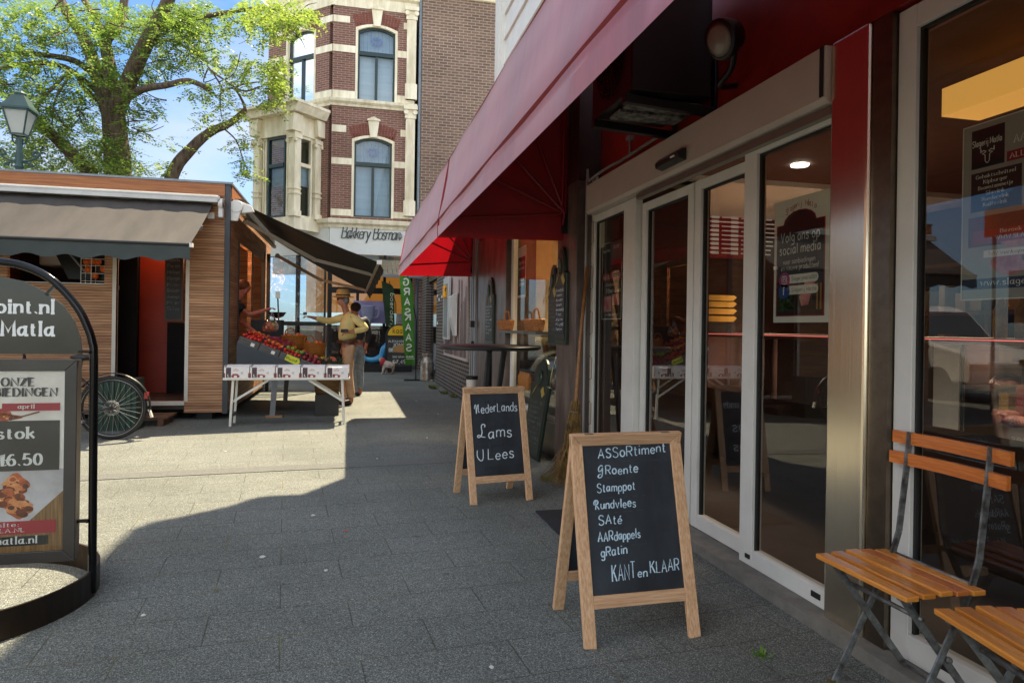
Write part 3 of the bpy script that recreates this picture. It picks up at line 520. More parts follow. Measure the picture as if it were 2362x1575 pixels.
# ================================================================== red awnings
def awning(ya, yb, label):
    """folding hood: five ribs fan from a pivot at the wall; canvas follows the rib tips"""
    a = thing('red_awning', label, 'awning', (1.9, (ya + yb) / 2, 2.1), 'red hood awnings over the shop front')
    pv = (1.93, 2.36); R = 1.17; pr = [(pv[0] - R, 2.27)] + [(pv[0] - R * math.cos(math.radians(d)), pv[1] + R * math.sin(math.radians(d))) for d in (23, 45, 67, 90)]
    prof = [(pr[0][0] - 0.005, 2.10), (pr[0][0] - 0.005, 2.19)] + pr
    n = 72; ys = [ya + (yb - ya) * i / n for i in range(n + 1)]
    rows = []
    for (x, z) in prof:
        rows.append([(x, y, z) for y in ys])
    rows2 = [rows[0]]
    for i in range(1, len(rows)):
        for k_ in (1, 2, 3) if i > 1 else (3,):
            f = k_ / 3; sag = 0.016 * math.sin(PI * f) if i > 1 else 0
            rows2.append([tuple(np.array(p) * (1 - f) + np.array(q) * f + np.array([sag * 0.7, 0, -sag]) + (np.array([.0022 * math.sin(p[1] * 4.1 + 2 * f), 0, .0015 * math.sin(p[1] * 3.3)]) if 0 < j_ < n else 0)) for j_, (p, q) in enumerate(zip(rows[i - 1], rows[i]))])
    g = MB(); g.sheet(rows2); g.build('canopy', M_red, a, smooth='auto')
    for y in (ya, yb):
        g = MB(); poly = [(pv[0] - 0.005, y, 2.12)] + [(x, y, z) for x, z in prof]; g.face(poly); cn = g.build('gable', M_redg, a)
    for y in (ya - math.copysign(0.03, ya - yb), yb + math.copysign(0.03, ya - yb)):
        for (x, z) in pr:
            g = MB(); g.tube([(pv[0], y, pv[1]), (x, y, z - 0.01)], 0.014, 6); g.build('rib', M_redrib, a)
    for (x, z) in pr[:4]:
        g = MB(); g.tube([(x + 0.012, ya, z - 0.01), (x + 0.012, yb, z - 0.01)], 0.016, 6); g.build('cross_bar', M_redrib, a)
    g = MB(); g.tube(smoothpts([(pv[0] - 0.03, ya - 0.05, 3.3), (pv[0] - 0.035, ya - 0.05, 2.5), (pv[0] - 0.06, ya - 0.06, 2.42), (pv[0] - 0.02, ya - 0.06, 2.36), (pv[0] - 0.03, ya - 0.04, 2.25)], 5), 0.009, 6); g.build('pull_cord', mat('cord_red', '#9c2030', 0.8), a, smooth=True)
    g = MB(); g.bx(pv[0] - 0.03, pv[0] + 0.02, ya - 0.04, ya + 0.0, 2.18, 2.42); g.build('bracket', M_black, a)
    return a
yp1 = aX(1302, 483, 1.93)[1]; yp2 = aX(1089, 623, 1.93)[1]
awning(yp1, -2.2, 'long red canvas awning over the sliding doors')
awning(yp2, yp1 + 0.05, 'farther short red canvas awning over the counter window, its end glowing in the sun')

# ================================================================== things on the fascia
ac = thing('air_conditioner', 'black painted air conditioner unit on flaking brackets high under the red awning', 'air conditioner', (1.85, 4.05, 2.68))
g = MB(); g.bx(1.58, 2.10, 3.72, 4.38, 2.70, 3.30); hs = g.build('housing', mat('ac_black', '#1b1211', 0.4, var=0.3), ac, bev=0.01)
g = MB(); 
for r in np.linspace(0.03, 0.24, 9): g.tube([(1.572, 4.05 + r * math.cos(t_) * 0.95, 3.0 + r * math.sin(t_)) for t_ in np.linspace(0, 2 * PI, 25)[:-1]], 0.004, 5, closed=True)
for t_ in np.linspace(0, PI, 7)[:-1]: g.tube([(1.570, 4.05 + 0.24 * math.cos(t_), 3.0 + 0.24 * math.sin(t_)), (1.570, 4.05 - 0.24 * math.cos(t_), 3.0 - 0.24 * math.sin(t_))], 0.004, 5)
g.build('fan_grille', mat('grille_black', '#0e0d0d', 0.25), ac)
M_flake = mat('flaking_white_paint', '#9a968c', 0.6, c2='#191817', scale=16); _r = M_flake.node_tree.nodes
for y in (4.3, 3.78):
    g = MB(); g.bar((2.155, y, 2.63), (1.56, y, 2.665), 0.05, 0.05); g.bar((2.15, y, 2.62), (2.15, y, 2.95), 0.05, 0.02, (1, 0, 0)); g.build('bracket', M_black, ac, bev=0.004)
for y in (4.12, 3.90):
    g = MB(); g.bx(1.64, 2.1, y - 0.085, y + 0.085, 2.672, 2.69); g.build('tray', M_flake, ac)
fl = thing('floodlight', 'round black outdoor lamp with pale glass on an arm beside the air conditioner', 'lamp', (1.95, 3.25, 2.8))
fx = np.array([1.84, 3.18, 2.80]); d = np.array([-0.8, -0.15, -0.35]); d /= np.linalg.norm(d); u, v, _ = _basis(d)
g = MB((fx, u, v, d)); g.lathe([(0.03, -0.14), (0.075, -0.1), (0.1, -0.04), (0.105, 0.0), (0.1, 0.012), (0.088, 0.012)], (0, 0, 0), 20); g.build('lamp_head', M_black, fl, smooth=True)
g = MB((fx, u, v, d)); g.lathe([(0.088, 0.01), (0.06, 0.026), (0.0, 0.034)], (0, 0, 0), 20); g.build('lens', mat('lamp_glass', '#8f8676', 0.25, var=0.1), fl, smooth=True)
g = MB(); g.tube(smoothpts([tuple(fx - d * 0.1), (1.98, 3.3, 2.72), (1.98, 3.42, 2.66), (2.16, 3.55, 2.72)], 4), 0.018, 8); g.build('arm', M_black, fl, smooth=True)
ds = thing('door_sensor', 'small dark motion sensor on the cream casing above the sliding doors', 'sensor', (2.0, 4.1, 2.36))
q0, q1 = aX(1522, 395, 2.0), aX(1577, 385, 2.0)
g = MB(); g.prism([(2.018, 2.355), (1.965, 2.37), (1.96, 2.40), (1.985, 2.43), (2.018, 2.435)], q1[1], q0[1], 1); g.build('sensor_body', mat('sensor_black', '#23241f', 0.3), ds, bev=0.006)
g = MB(); g.bx(1.955, 1.962, q1[1] + 0.05, q1[1] + 0.10, 2.385, 2.395); g.build('sensor_mark', M_paper, ds)
hk = thing('wall_hook', 'small grey hook pipe standing on the conduit below the air conditioner', 'hook', (2.14, 5.2, 2.68))
g = MB(); g.tube([(2.14, 5.05, 2.68), (2.14, 5.05, 2.80)], 0.007, 6); g.bx(2.12, 2.16, 5.02, 5.08, 2.80, 2.83); g.build('hook_stem', M_grey, hk)

# ================================================================== papers behind the shop glass
X = XF + .115; fr = frame((X, yX(1192, X), aX(1192, 688, X)[2]), (0, -1, 0), (0, 0, 1)); W = .42; HH = aX(1192, 575, X)[2] - aX(1192, 688, X)[2]
PB_ = (X, fr, W, HH)
def FP(px0, X, z0): return frame((X, yX(px0, X), z0), (0, -1, 0), (0, 0, 1))
M_food = mat('food_print', '#7c2f24', 0.5, c2='#2a201a', scale=9); M_herb = mat('herb_print', '#3f6b2a', 0.5, c2='#26301c', scale=12); M_meat = mat('meat_print', '#a5383f', 0.5, c2='#d59a92', scale=10)
# big poster right of the sliding doors
X = XD + 0.012; c0, c1 = aX(1788, 470, X), aX(1916, 428, X); d0, d1 = aX(1790, 744, X), aX(1922, 742, X)
po = thing('poster', 'white edged dark poster with two round media badges in the window beside the steel pillar', 'poster', (X, c0[1], 1.3))
fr = frame((X, c0[1], d0[2]), (0, -1, 0), (0, 0, 1)); W = c0[1] - c1[1]; HH = c0[2] - d0[2]
def blist(*r): 
    g = MB(fr)
    for (x0, x1, y0, y1, ww) in r: g.bx(x0 * W, x1 * W, y0 * HH, y1 * HH, ww, ww + 0.0008)
    return g
blist((0, 1, 0, 1, 0)).build('sheet', M_paper, po)
arch = [(0.05, 0.05), (0.93, 0.05), (0.93, 0.80), (0.78, 0.80)] + [(0.48 + 0.30 * math.cos(t_), 0.80 + 0.10 * math.sin(t_)) for t_ in np.linspace(0, PI, 9)] + [(0.05, 0.80)]
g = MB(fr); g.prism([(x * W, y * HH) for x, y in arch], 0.001, 0.0016); g.build('red_border', M_inkred, po)
g = MB(fr); g.prism([((0.49 + (x - 0.49) * 0.955) * W, (0.45 + (y - 0.45) * 0.98) * HH) for x, y in arch], 0.002, 0.0026); g.build('dark_field', mat('poster_brown', '#2a1713', 0.45, var=0.15), po)
g = MB(fr); rnd = random.Random(2)
g.m = 0
for i in range(60): x, y = rnd.uniform(.09, .34) * W, rnd.uniform(.08, .25) * HH; g.prism([(x, y), (x + .012, y + .004), (x + .02, y + .02), (x + .004, y + .014)], 0.0027, 0.0031)
g.m = 1; g.prism([(.5 * W, .2 * HH), (.62 * W, .34 * HH), (.78 * W, .32 * HH), (.66 * W, .14 * HH), (.54 * W, .13 * HH)], 0.003, 0.0035)
g.m = 2
for xx in (.80, .86): g.bx(xx * W, xx * W + .012, .1 * HH, .3 * HH, .003, .0035)
g.build('food_picture', [M_herb, M_meat, mat('spice_print', '#a9793c', .5)], po)
g = MB(fr); M_pt = mat('poster_text', '#e6dfd2', 0.5, var=0.03)
write(g, 'Volg ons op', .14 * W, .655 * HH, .078 * HH, .003, 'sans', .11, width=.70 * W); write(g, 'social media', .12 * W, .555 * HH, .078 * HH, .003, 'sans', .11, width=.74 * W)
write(g, 'voor aanbiedingen', .19 * W, .475 * HH, .042 * HH, .003, 'sans', .1, width=.58 * W); write(g, 'en nieuwe producten!', .15 * W, .425 * HH, .042 * HH, .003, 'sans', .1, width=.68 * W); g.build('lettering', M_pt, po)
g = MB(fr)
for i, ch in enumerate('Slagerij Matla'):
    if ch == ' ': continue
    tt = (i - 6.5) / 6.5; bx0 = (.48 + .26 * tt) * W; by0 = (.925 - .045 * tt * tt) * HH; write(g, ch, bx0, by0, .045 * HH, .001, 'sans', .13)
g.build('shop_name', M_inkred, po)
for yy, cc, nm in ((.315, '#a8327e', 'Slagerijmatla001'), (.225, '#2d4f93', 'Slagerij Matla')):
    g = MB(fr); pp = [(.30 * W, yy * HH), (.78 * W, yy * HH)] + [(.78 * W + .035 * HH * math.sin(t_), yy * HH + .035 * HH * (1 - math.cos(t_))) for t_ in np.linspace(0, PI, 8)] + [(.30 * W, yy * HH + .07 * HH)]
    g.prism(pp, .0032, .0036); pl = g.build('name_pill', M_pt, po); g = MB(fr); write(g, nm, .36 * W, yy * HH + .023 * HH, .03 * HH, .0038, 'sans', .12, width=.44 * W); g.build('pill_text', M_ink, pl)
    g = MB(fr); g.prism([(.22 * W + .105 * W * math.cos(t_), yy * HH + .03 * HH + .105 * W * .9 * math.sin(t_)) for t_ in np.linspace(0, 2 * PI, 20)[:-1]], .004, .0044); bd = g.build('round_badge', mat('badge_' + cc[1:], cc, .5, var=.1), po)
    g = MB(fr); cx, cy = .22 * W, yy * HH + .03 * HH; s_ = .045 * W
    if yy > .3:
        ribbon(g, [(cx + s_ * a_, cy + s_ * b_) for a_, b_ in ((-1, -.7), (-1, .7), (-.7, 1), (.7, 1), (1, .7), (1, -.7), (.7, -1), (-.7, -1), (-1, -.7))], .0046, lambda d: s_ * .25)
        ribbon(g, [(cx + s_ * .5 * math.cos(t_), cy + s_ * .5 * math.sin(t_)) for t_ in np.linspace(0, 2 * PI, 13)], .0047, lambda d: s_ * .25)
    else: write(g, 'f', cx - s_ * .55, cy - s_, s_ * 2.1, .0046, 'sans', .2)
    g.build('badge_mark', M_pt, bd)
# left window notices
X = XD + 0.012; fr = frame((X, yX(1388, X), aX(1388, 737, X)[2]), (0, -1, 0), (0, 0, 1)); W = yX(1388, X) - yX(1433, X); HH = aX(1388, 565, X)[2] - aX(1388, 737, X)[2]
po = thing('poster', 'small dark offer poster with red bands in the shop window beside the twig broom', 'poster', (X, yX(1400, X), 1.3))
blist((0, 1, 0, 1, 0)).build('sheet', M_ink, po); blist((.0, .45, .72, 1, .001)).build('dark_corner', M_ink, po); blist((.42, 1, .76, 1, .002)).build('grey_field', mat('poster_grey', '#5d5a58', .5), po)
blist((.42, 1, .70, .76, .002), (0, 1, .50, .60, .002)).build('red_band', M_inkred, po); blist((.1, .5, .1, .3, .002), (.55, .9, .18, .32, .002)).build('meat_picture', M_meat, po)
blist((0, .02, 0, 1, .002), (.98, 1, 0, 1, .002), (0, 1, 0, .01, .002), (0, 1, .99, 1, .002)).build('white_border', M_pt, po)
g = MB(fr); write(g, 'ONZE', .58 * W, .9 * HH, .04 * HH, .003, 'serif', .16, width=.28 * W); write(g, 'BALLEN GEHAKT', .06 * W, .525 * HH, .045 * HH, .003, 'serif', .16, width=.86 * W); write(g, '4 halen', .2 * W, .43 * HH, .04 * HH, .003, 'serif', .16, width=.4 * W); write(g, '3 betalen', .22 * W, .345 * HH, .055 * HH, .003, 'serif', .16, width=.72 * W)
write(g, 'Slagerij Matla', .04 * W, .88 * HH, .035 * HH, .0032, 'sans', .14, width=.36 * W); write(g, 'www.slagerijmatla.nl', .2 * W, .05 * HH, .03 * HH, .003, 'serif', .14, width=.62 * W); g.build('lettering', M_pt, po)
c = aX(1378, 575, XD + .01); g = MB(frame(c, (0, -1, 0), (0, 0, 1))); g.bx(0, .17, 0, .24, 0, .001); tag(g.build('paper_note', mat('note_cream', '#d9d4bd', .7)), 'small pale paper note taped at the top of the window beside the twig broom', 'paper note')
# price poster in the show window at the right
X = XD + 0.014; fr = frame((X, yX(2216, X), aX(2213, 694, X)[2]), (0, -1, 0), (0, 0, 1)); HH = aX(2216, 300, X)[2] - aX(2213, 694, X)[2]; W = HH * 0.72
po = thing('poster', 'tall grey price poster with a bull head badge in the show window behind the chairs', 'poster', (X, yX(2216, X), 1.4))
blist((0, 1, 0, 1, 0)).build('sheet', mat('poster_grey2', '#a19b91', .5, var=.1), po)
blist((.08, .36, .745, .965, .001), (.08, .50, .50, .72, .001), (.53, .98, .50, .72, .001)).build('dark_panel', M_ink, po)
blist((.06, .96, .30, .47, .001)).build('meat_picture', M_food, po); blist((.38, .96, .745, .80, .001), (.10, .96, .315, .39, .0018)).build('red_band', M_inkred, po); blist((.2, .96, .235, .275, .0022)).build('white_band', M_pt, po); blist((.0, 1, .06, .12, .0012)).build('navy_band', mat('navy_print', '#1d2a44', .5), po)
blist((0, .008, 0, 1, .002), (0, 1, 0, .006, .002), (0, 1, .994, 1, .002)).build('white_border', M_pt, po)
g = MB(fr)
for nm, xx in (('.22', .22), ('.5', .42)):
    pass
g.m = 0
for cx, cy, rx, ry in ((.42, .19, .16, .06), (.72, .2, .2, .07), (.45, .33, .14, .05)): g.prism([(cx * W + rx * W * math.cos(t_) * (1 + .15 * math.sin(3 * t_)), cy * HH + ry * HH * math.sin(t_)) for t_ in np.linspace(0, 2 * PI, 18)[:-1]], .0014, .002)
g.build('meat_cut', M_meat, po)
g = MB(fr); write(g, 'Slagerij Matla', .09 * W, .87 * HH, .035 * HH, .003, 'sans', .13, width=.25 * W); write(g, 'ONZE', .52 * W, .90 * HH, .04 * HH, .003, 'serif', .15, width=.22 * W); write(g, 'AANBIEDINGEN', .44 * W, .84 * HH, .04 * HH, .003, 'serif', .15, width=.52 * W); write(g, 'ALLEEN ONLINE', .41 * W, .76 * HH, .026 * HH, .003, 'serif', .15, width=.5 * W)
for i, tx in enumerate(('Gehaktschnitzel', 'Kipburger', 'Boomstammetje', 'Slavink', 'Rundervink', 'Kalfsvink')): write(g, tx, .29 * W, (.685 - .032 * i) * HH, .02 * HH, .003, 'serif', .15, center=True, width=(.022 * len(tx)) * W)
for i, tx in enumerate(('Kipfilet', 'Varkenslap', 'Filet', 'Worst', 'Cordon')): write(g, tx, .76 * W, (.685 - .032 * i) * HH, .02 * HH, .003, 'serif', .15, center=True, width=(.022 * len(tx)) * W)
write(g, 'Bezoek onze website', .34 * W, .365 * HH, .02 * HH, .003, 'serif', .15, width=.5 * W); write(g, 'WWW.SLAGERIJMATLA.NL', .3 * W, .33 * HH, .02 * HH, .003, 'serif', .15, width=.6 * W)
write(g, 'www.slagerijmatla.nl', .18 * W, .08 * HH, .034 * HH, .003, 'serif', .13, width=.74 * W)
s_ = .05 * W; cx, cy = .22 * W, .80 * HH
for sg in (-1, 1):
    ribbon(g, [(cx + sg * s_ * a_, cy + s_ * b_) for a_, b_ in ((.2, .9), (.7, 1.1), (1.1, .9), (1.15, 1.5))], .003, lambda d: s_ * .16); ribbon(g, [(cx + sg * s_ * a_, cy + s_ * b_) for a_, b_ in ((.25, .8), (.9, .6), (.4, .4), (.35, -.6), (.1, -.9), (0, -.9))], .003, lambda d: s_ * .13)
g.build('lettering', M_pt, po)
g = MB(fr); write(g, 'Wij verkopen ook heerlijke', .24 * W, .247 * HH, .018 * HH, .0032, 'serif', .15, slant=.2, width=.68 * W); g.build('red_lettering', M_inkred, po)

X, fr, W, HH = PB_
po = thing('poster', 'narrow white edged dark poster in the counter window above the wicker baskets', 'poster', fr[0]); blist((0, 1, 0, 1, 0)).build('sheet', M_paper, po); blist((.08, .92, .05, .8, .001)).build('dark_field', M_ink, po)
g = MB(fr); write(g, 'Volg ons op', .16 * W, .66 * HH, .07 * HH, .002, 'sans', .12, width=.66 * W); write(g, 'social media', .14 * W, .55 * HH, .07 * HH, .002, 'sans', .12, width=.7 * W); g.bx(.3 * W, .85 * W, .32 * HH, .38 * HH, .002, .003); g.bx(.3 * W, .85 * W, .23 * HH, .29 * HH, .002, .003); g.build('lettering', M_pt, po)
# ================================================================== chalkboard signs
def a_board(cx, cy, rot, W, label, lines, flour, under, ghost, kn):
    t = thing('chalkboard_sign', label, 'sign', (cx, cy, 0), 'wooden chalkboard A-frame signs on the pavement')
    c, s = math.cos(rot), math.sin(rot); hw, D, Ht, st = W / 2, 0.215, 0.845, 0.052
    ux = np.array([c, s, 0]); uy = np.array([-s, c, 0]); base = np.array([cx, cy, 0.0]); LL = math.hypot(D, Ht)
    for sgn, nm in ((-1, 'front'), (1, 'back')):
        o = base + uy * D * sgn + ux * (-hw if sgn < 0 else hw); fr = frame(o, ux * (1 if sgn < 0 else -1), -uy * sgn * D + np.array([0, 0, Ht]))
        g = MB(fr); top = LL
        # two stiles, mitred top rail, bottom rail
        g.prism([(0, 0.004), (st, 0), (st, top - st), (0, top)], -0.024, 0); g.prism([(W - st, 0), (W, 0.004), (W, top), (W - st, top - st)], -0.024, 0)
        fm = g.build(nm + '_frame', kn, t, bev=0.003)
        g = MB(fr); g.prism([(0.001, top), (st + .001, top - st), (W - st - .001, top - st), (W - .001, top)], -0.0235, -0.0005); g.build('top_rail', M_pinerail, fm, bev=0.003)
        g = MB(fr); g.bx(st, W - st, 0.15, 0.15 + st, -0.022, -0.001); g.build('bottom_rail', M_pinerail, fm, bev=0.003)
        g = MB(fr); g.bx(st - 0.004, W - st + 0.004, 0.15 + st - 0.004, top - st + 0.004, -0.016, -0.008); pn = g.build(nm + '_board', M_slate, t)
        if sgn < 0:
            fr2 = (fr[0] + fr[1] * st + fr[2] * (0.15 + st), fr[1], fr[2], fr[3]); pw, ph = W - 2 * st, top - 0.15 - 2 * st
            for (tx, x, y, h, wd, rise) in lines:
                g = MB(fr2); write(g, tx, x * pw, y * ph, h * ph, -0.0072, 'hand', flour * min(1.0, .058 / h if under else 1.0), slant=0.06, width=wd * pw, jitter=0.065, rise=rise, track=0.26); g.build('chalk_word', M_chalkblue if under else M_chalk, pn)
            if under:
                g = MB(fr2)
                for (x0, x1, y) in under: ribbon(g, [(x0 * pw, y * ph), ((x0 + x1) / 2 * pw, (y + .004) * ph), (x1 * pw, (y + .006) * ph)], -0.0074, lambda d: 0.0022)
                g.build('chalk_lines', mat('chalk_faint', '#4a535a', 0.9, c2='#23282d', scale=60), pn)
            if ghost:
                g = MB(fr2)
                for (tx, x, y, h, wd) in ghost: write(g, tx, x * pw, y * ph, h * ph, -0.0076, 'hand', 0.09, slant=0.1, width=wd * pw, jitter=.05)
                g.build('rubbed_lettering', mat('chalk_ghost', '#2c3136', 0.9, c2='#1d2025', scale=40), pn)
        g = MB()
        if sgn < 0:
            for x in (-hw + .08, hw - .08): p = base + ux * x; g.bar(p + np.array([0, 0, Ht - .004]) - uy * .02, p + np.array([0, 0, Ht - .004]) + uy * .02, .04, .004)
            g.build('hinge', mat('hinge_steel', '#8f8c86', .35, metal=1), t)
    return t
_pw = dict(c='#c8a07a', c2='#a57d58')
M_pine = wood('pine_stile', '#ddb48c', '#bd8f66', 2, 0.55, 4.0); M_pinerail = wood('pine_rail', '#d9af88', '#b58861', 0, 0.55, 4.0)
# knots and grain
def knots(m):
    t = m.node_tree; b = t.nodes['Principled BSDF']; k = t.links.new; src = b.inputs['Base Color'].links[0].from_socket
    co = N(t, 'ShaderNodeTexCoord'); v = N(t, 'ShaderNodeTexVoronoi'); v.inputs['Scale'].default_value = 4.5; k(co.outputs['Object'], v.inputs[0])
    r = N(t, 'ShaderNodeValToRGB'); r.color_ramp.elements[0].position = 0.02; r.color_ramp.elements[0].color = (0.25, 0.12, 0.06, 1); r.color_ramp.elements[1].position = 0.075; r.color_ramp.elements[1].color = (1, 1, 1, 1); k(v.outputs['Distance'], r.inputs[0])
    mx = N(t, 'ShaderNodeMix', data_type='RGBA', blend_type='MULTIPLY'); mx.inputs[0].default_value = 0.85; k(src, mx.inputs[6]); k(r.outputs[0], mx.inputs[7]); k(mx.outputs[2], b.inputs['Base Color'])
knots(M_pine); knots(M_pinerail)
a_board(1.205, 2.835, math.radians(1.5), 0.525, 'pine chalkboard sign with a long list of dishes in pale blue before the sliding doors',
        [('ASSoRtiment', .17, .905, .066, .77, .055), ('④Roente', .15, .79, .062, .45, 0.02), ('Stamppot', .13, .672, .058, .42, .02), ('⑤undvlees', .08, .56, .058, .46, .01), ('SAté', .12, .455, .060, .25, .02), ('AARdappels', .10, .345, .058, .46, .02), ('gRatin', .12, .245, .058, .28, .05), ('KANT', .22, .075, .105, .25, .07), ('en', .50, .095, .055, .10, .06), ('KLAAR', .64, .112, .075, .32, .04)],
        .13, [(.15, .97, .875), (.2, .6, .765), (.15, .66, .63), (.12, .64, .53), (.12, .38, .425), (.12, .64, .305), (.15, .42, .2)], None, M_pine)
a_board(1.095, 5.16, math.radians(9), 0.50, 'pine chalkboard sign with three thin chalk words standing before the high table',
        [('①ederLands', .07, .76, .105, .88, .02), ('②ams', .09, .455, .135, .70, 0), ('③Lees', .06, .19, .125, .74, .01)], .085, None,
        [('Hollands', .30, .86, .06, .5), ('worst', .35, .57, .05, .35), ('heel goed mals', .06, .34, .05, .86), ('tongen', .2, .07, .06, .3)], M_pine)

# ================================================================== advertising stand at the left
M_hoop = mat('dark_chrome_tube', '#2a2a2c', 0.14, metal=0.85, var=0.15, scale=3)
M_sgn = mat('gloss_dark_panel', '#23221f', 0.16, c2='#302e29', scale=2)
AX, AY = -1.745, 3.6
ad = thing('advertising_stand', 'round based steel advertising stand with arched top and meat price poster', 'advertising stand', (AX, AY, 0))
ring = [(AX + 0.585 * math.cos(t_), AY + 0.585 * math.sin(t_)) for t_ in np.linspace(0, 2 * PI, 65)[:-1]]
g = MB(); n = 64; rin = 0.573; q = []
for (r_, z) in ((0.585, 0.0), (0.585, 0.125), (0.572, 0.125), (0.572, 0.0)): q += [(AX + r_ * math.cos(2 * PI * j / n), AY + r_ * math.sin(2 * PI * j / n), z) for j in range(n)]
g.add(q, [(i * n + j, i * n + (j + 1) % n, ((i + 1) % 4) * n + (j + 1) % n, ((i + 1) % 4) * n + j) for i in range(4) for j in range(n)])
g.build('base_ring', mat('rusty_ring', '#16140f', 0.4, c2='#33200f', scale=5, metal=0.2), ad)
prof = [(-1.165, 0.02), (-1.168, 0.5), (-1.172, 1.10), (-1.18, 1.20), (-1.20, 1.27), (-1.245, 1.365), (-1.345, 1.485), (-1.45, 1.545), (-1.56, 1.568), (AX, 1.572)]
pts = [(x, AY, z) for x, z in prof]; pts += [(2 * AX - x, AY, z) for x, z in reversed(prof[:-1])]
g = MB(); g.tube(smoothpts(pts, 4), 0.0185, 12); hp = g.build('hoop', M_hoop, ad, smooth=True)
pl = [(-1.222, 1.145), (-1.228, 1.22), (-1.255, 1.30), (-1.30, 1.37), (-1.38, 1.435), (-1.47, 1.482), (-1.56, 1.50), (AX, 1.512)]
poly = pl + [(2 * AX - x, z) for x, z in reversed(pl[:-1])]
g = MB(); g.prism(poly, AY - 0.006, AY + 0.006, 1); g.build('top_panel', M_sgn, ad)
g = MB()
for sx in (1, -1):
    for (a, b_) in (((-1.33, 1.475), (-1.375, 1.42)), ((-1.172, 1.155), (-1.235, 1.158)), ((-1.17, 0.36), (-1.235, 0.36))):
        g = MB(); f = lambda p: (p[0] if sx > 0 else 2 * AX - p[0], AY, p[1]); g.bar(f(a), f(b_), 0.012, 0.022, (0, 1, 0)); br2 = g.build('bracket', M_hoop, ad)
    for zz in (1.155, 0.36): g = MB(); g.ball((-1.185 if sx > 0 else 2 * AX + 1.185, AY - 0.02, zz), 0.007, 8, 6); g.build('bolt', M_hoop, ad)
fr = frame((AX, AY - 0.0065, 1.15), (1, 0, 0), (0, 0, 1))
g = MB(fr); M_lite = mat('sign_lettering', '#d9dad8', 0.5, var=0.05)
def rw(g, tx, xr, y, h, wd, **k_): write(g, tx, xr - wd, y, h, RW_[0], width=wd, **k_)
RW_ = [.001]
XR_ = aY(125, 720, AY)[0] - AX; rw(g, 'Vleespoint.nl', XR_, .185, .062, .49, style='slab', weight=.17); rw(g, 'Slagerij Matla', XR_, .082, .062, .54, style='slab', weight=.17); g.build('lettering', M_lite, ad)
RW_[0] = .0042
# poster case, turned a little
cth = math.radians(1.5); fr = frame((AX, AY - 0.035, 0.185), (math.cos(cth), math.sin(cth), 0), (0, 0, 1)); hw, hh, b_ = 0.515, 0.935, 0.052
M_case = mat('poster_case', '#3a3530', 0.35, c2='#2a2622', scale=2)
g = MB(fr); g.prism([(-hw, 0), (hw, 0), (hw - b_, b_), (-hw + b_, b_)], -.05, .012); g.prism([(-hw, hh), (-hw + b_, hh - b_), (hw - b_, hh - b_), (hw, hh)], -.05, .012)
g.prism([(hw, 0), (hw, hh), (hw - b_, hh - b_), (hw - b_, b_)], -.05, .012); g.prism([(-hw, 0), (-hw + b_, b_), (-hw + b_, hh - b_), (-hw, hh)], -.05, .012); cs = g.build('poster_case', M_case, ad, bev=.003)
iw = hw - b_; g = MB(fr); g.bx(-iw, iw, b_, hh - b_, -.01, 0); g.build('poster_sheet', mat('poster_pale', '#e6e2dc', 0.25, c2='#d2ccc5', scale=5), cs)
def R_(nm, m_, *rs):
    g = MB(fr)
    for (x0, x1, y0, y1, w_) in rs: g.bx(x0, x1, y0, y1, w_, w_ + .0006)
    return g.build(nm, m_, cs)
R_('wood_picture', wood('table_print', '#9c7a52', '#6d5030', 2, .3), (-iw, iw, b_ + .0, .34, .0006))
g = MB(fr); g.prism([(-iw, .20), (.30, .17), (iw, .33), (iw, .43), (-iw, .43)], .0014, .002); g.build('plate_picture', mat('plate_print', '#c9c8cc', .3, c2='#a9a6a8', scale=6), cs)
R_('dark_panel', mat('slate_print', '#2c2b2e', .3, c2='#3d3a3c', scale=3), (-iw, iw - .02, .425, .655, .0022)); R_('red_band', mat('band_red', '#a12a3c', .3, var=.1), (-iw, iw - .02, .70, .735, .0022), (-iw, iw - .03, .135, .195, .0022)); R_('label_strip', M_paper, (-.2, .21, .712, .738, .0029)); R_('navy_band', mat('band_navy', '#20232b', .3), (-iw, iw - .06, .082, .125, .0022))
M_sats = [mat('skewer_print', '#c46a3c', .35, c2='#8d3c1e', scale=26), mat('skewer_light', '#e0a06a', .35, c2='#c47c48', scale=30), mat('skewer_dark', '#7a3218', .35, c2='#4f2010', scale=30), mat('skewer_glaze', '#f0cfa0', .3, var=.1)]
rnd = random.Random(4); g = MB(fr); kk_ = 0
for (cx, cy, rx, ry, n_) in ((.27, .365, .05, .045, 26), (.245, .305, .055, .05, 30), (.285, .255, .05, .045, 26), (.1, .33, .07, .05, 30), (-.1, .3, .1, .07, 30), (.12, .69, .11, .024, 22), (.2, .672, .08, .02, 16), (-.05, .69, .12, .03, 20)):
    g.m = 0; lay = .0030 if cy < .5 else .0014
    g.prism([(cx + rx * (1 + .18 * math.sin(3 * t_ + cx * 9)) * math.cos(t_), cy + ry * (1 + .18 * math.cos(4 * t_)) * math.sin(t_)) for t_ in np.linspace(0, 2 * PI, 22)[:-1]], lay - .0004, lay)
    for _ in range(n_):
        a_, q_ = rnd.uniform(0, 2 * PI), math.sqrt(rnd.random()) * .85; x_, y_ = cx + rx * q_ * math.cos(a_), cy + ry * q_ * math.sin(a_); r_ = rnd.uniform(.12, .34) * min(rx, ry); g.m = rnd.choice([0, 1, 1, 2, 2, 3]) if y_ > cy - ry * .2 else rnd.choice([0, 2, 2, 1]); kk_ += 1
        if g.m == 3: r_ *= .5
        g.prism([(x_ + r_ * 1.3 * (1 + .3 * rnd.random()) * math.cos(t_), y_ + r_ * (1 + .3 * rnd.random()) * math.sin(t_)) for t_ in np.linspace(0, 2 * PI, 10)[:-1]], lay, lay + .0001 + .000004 * kk_)
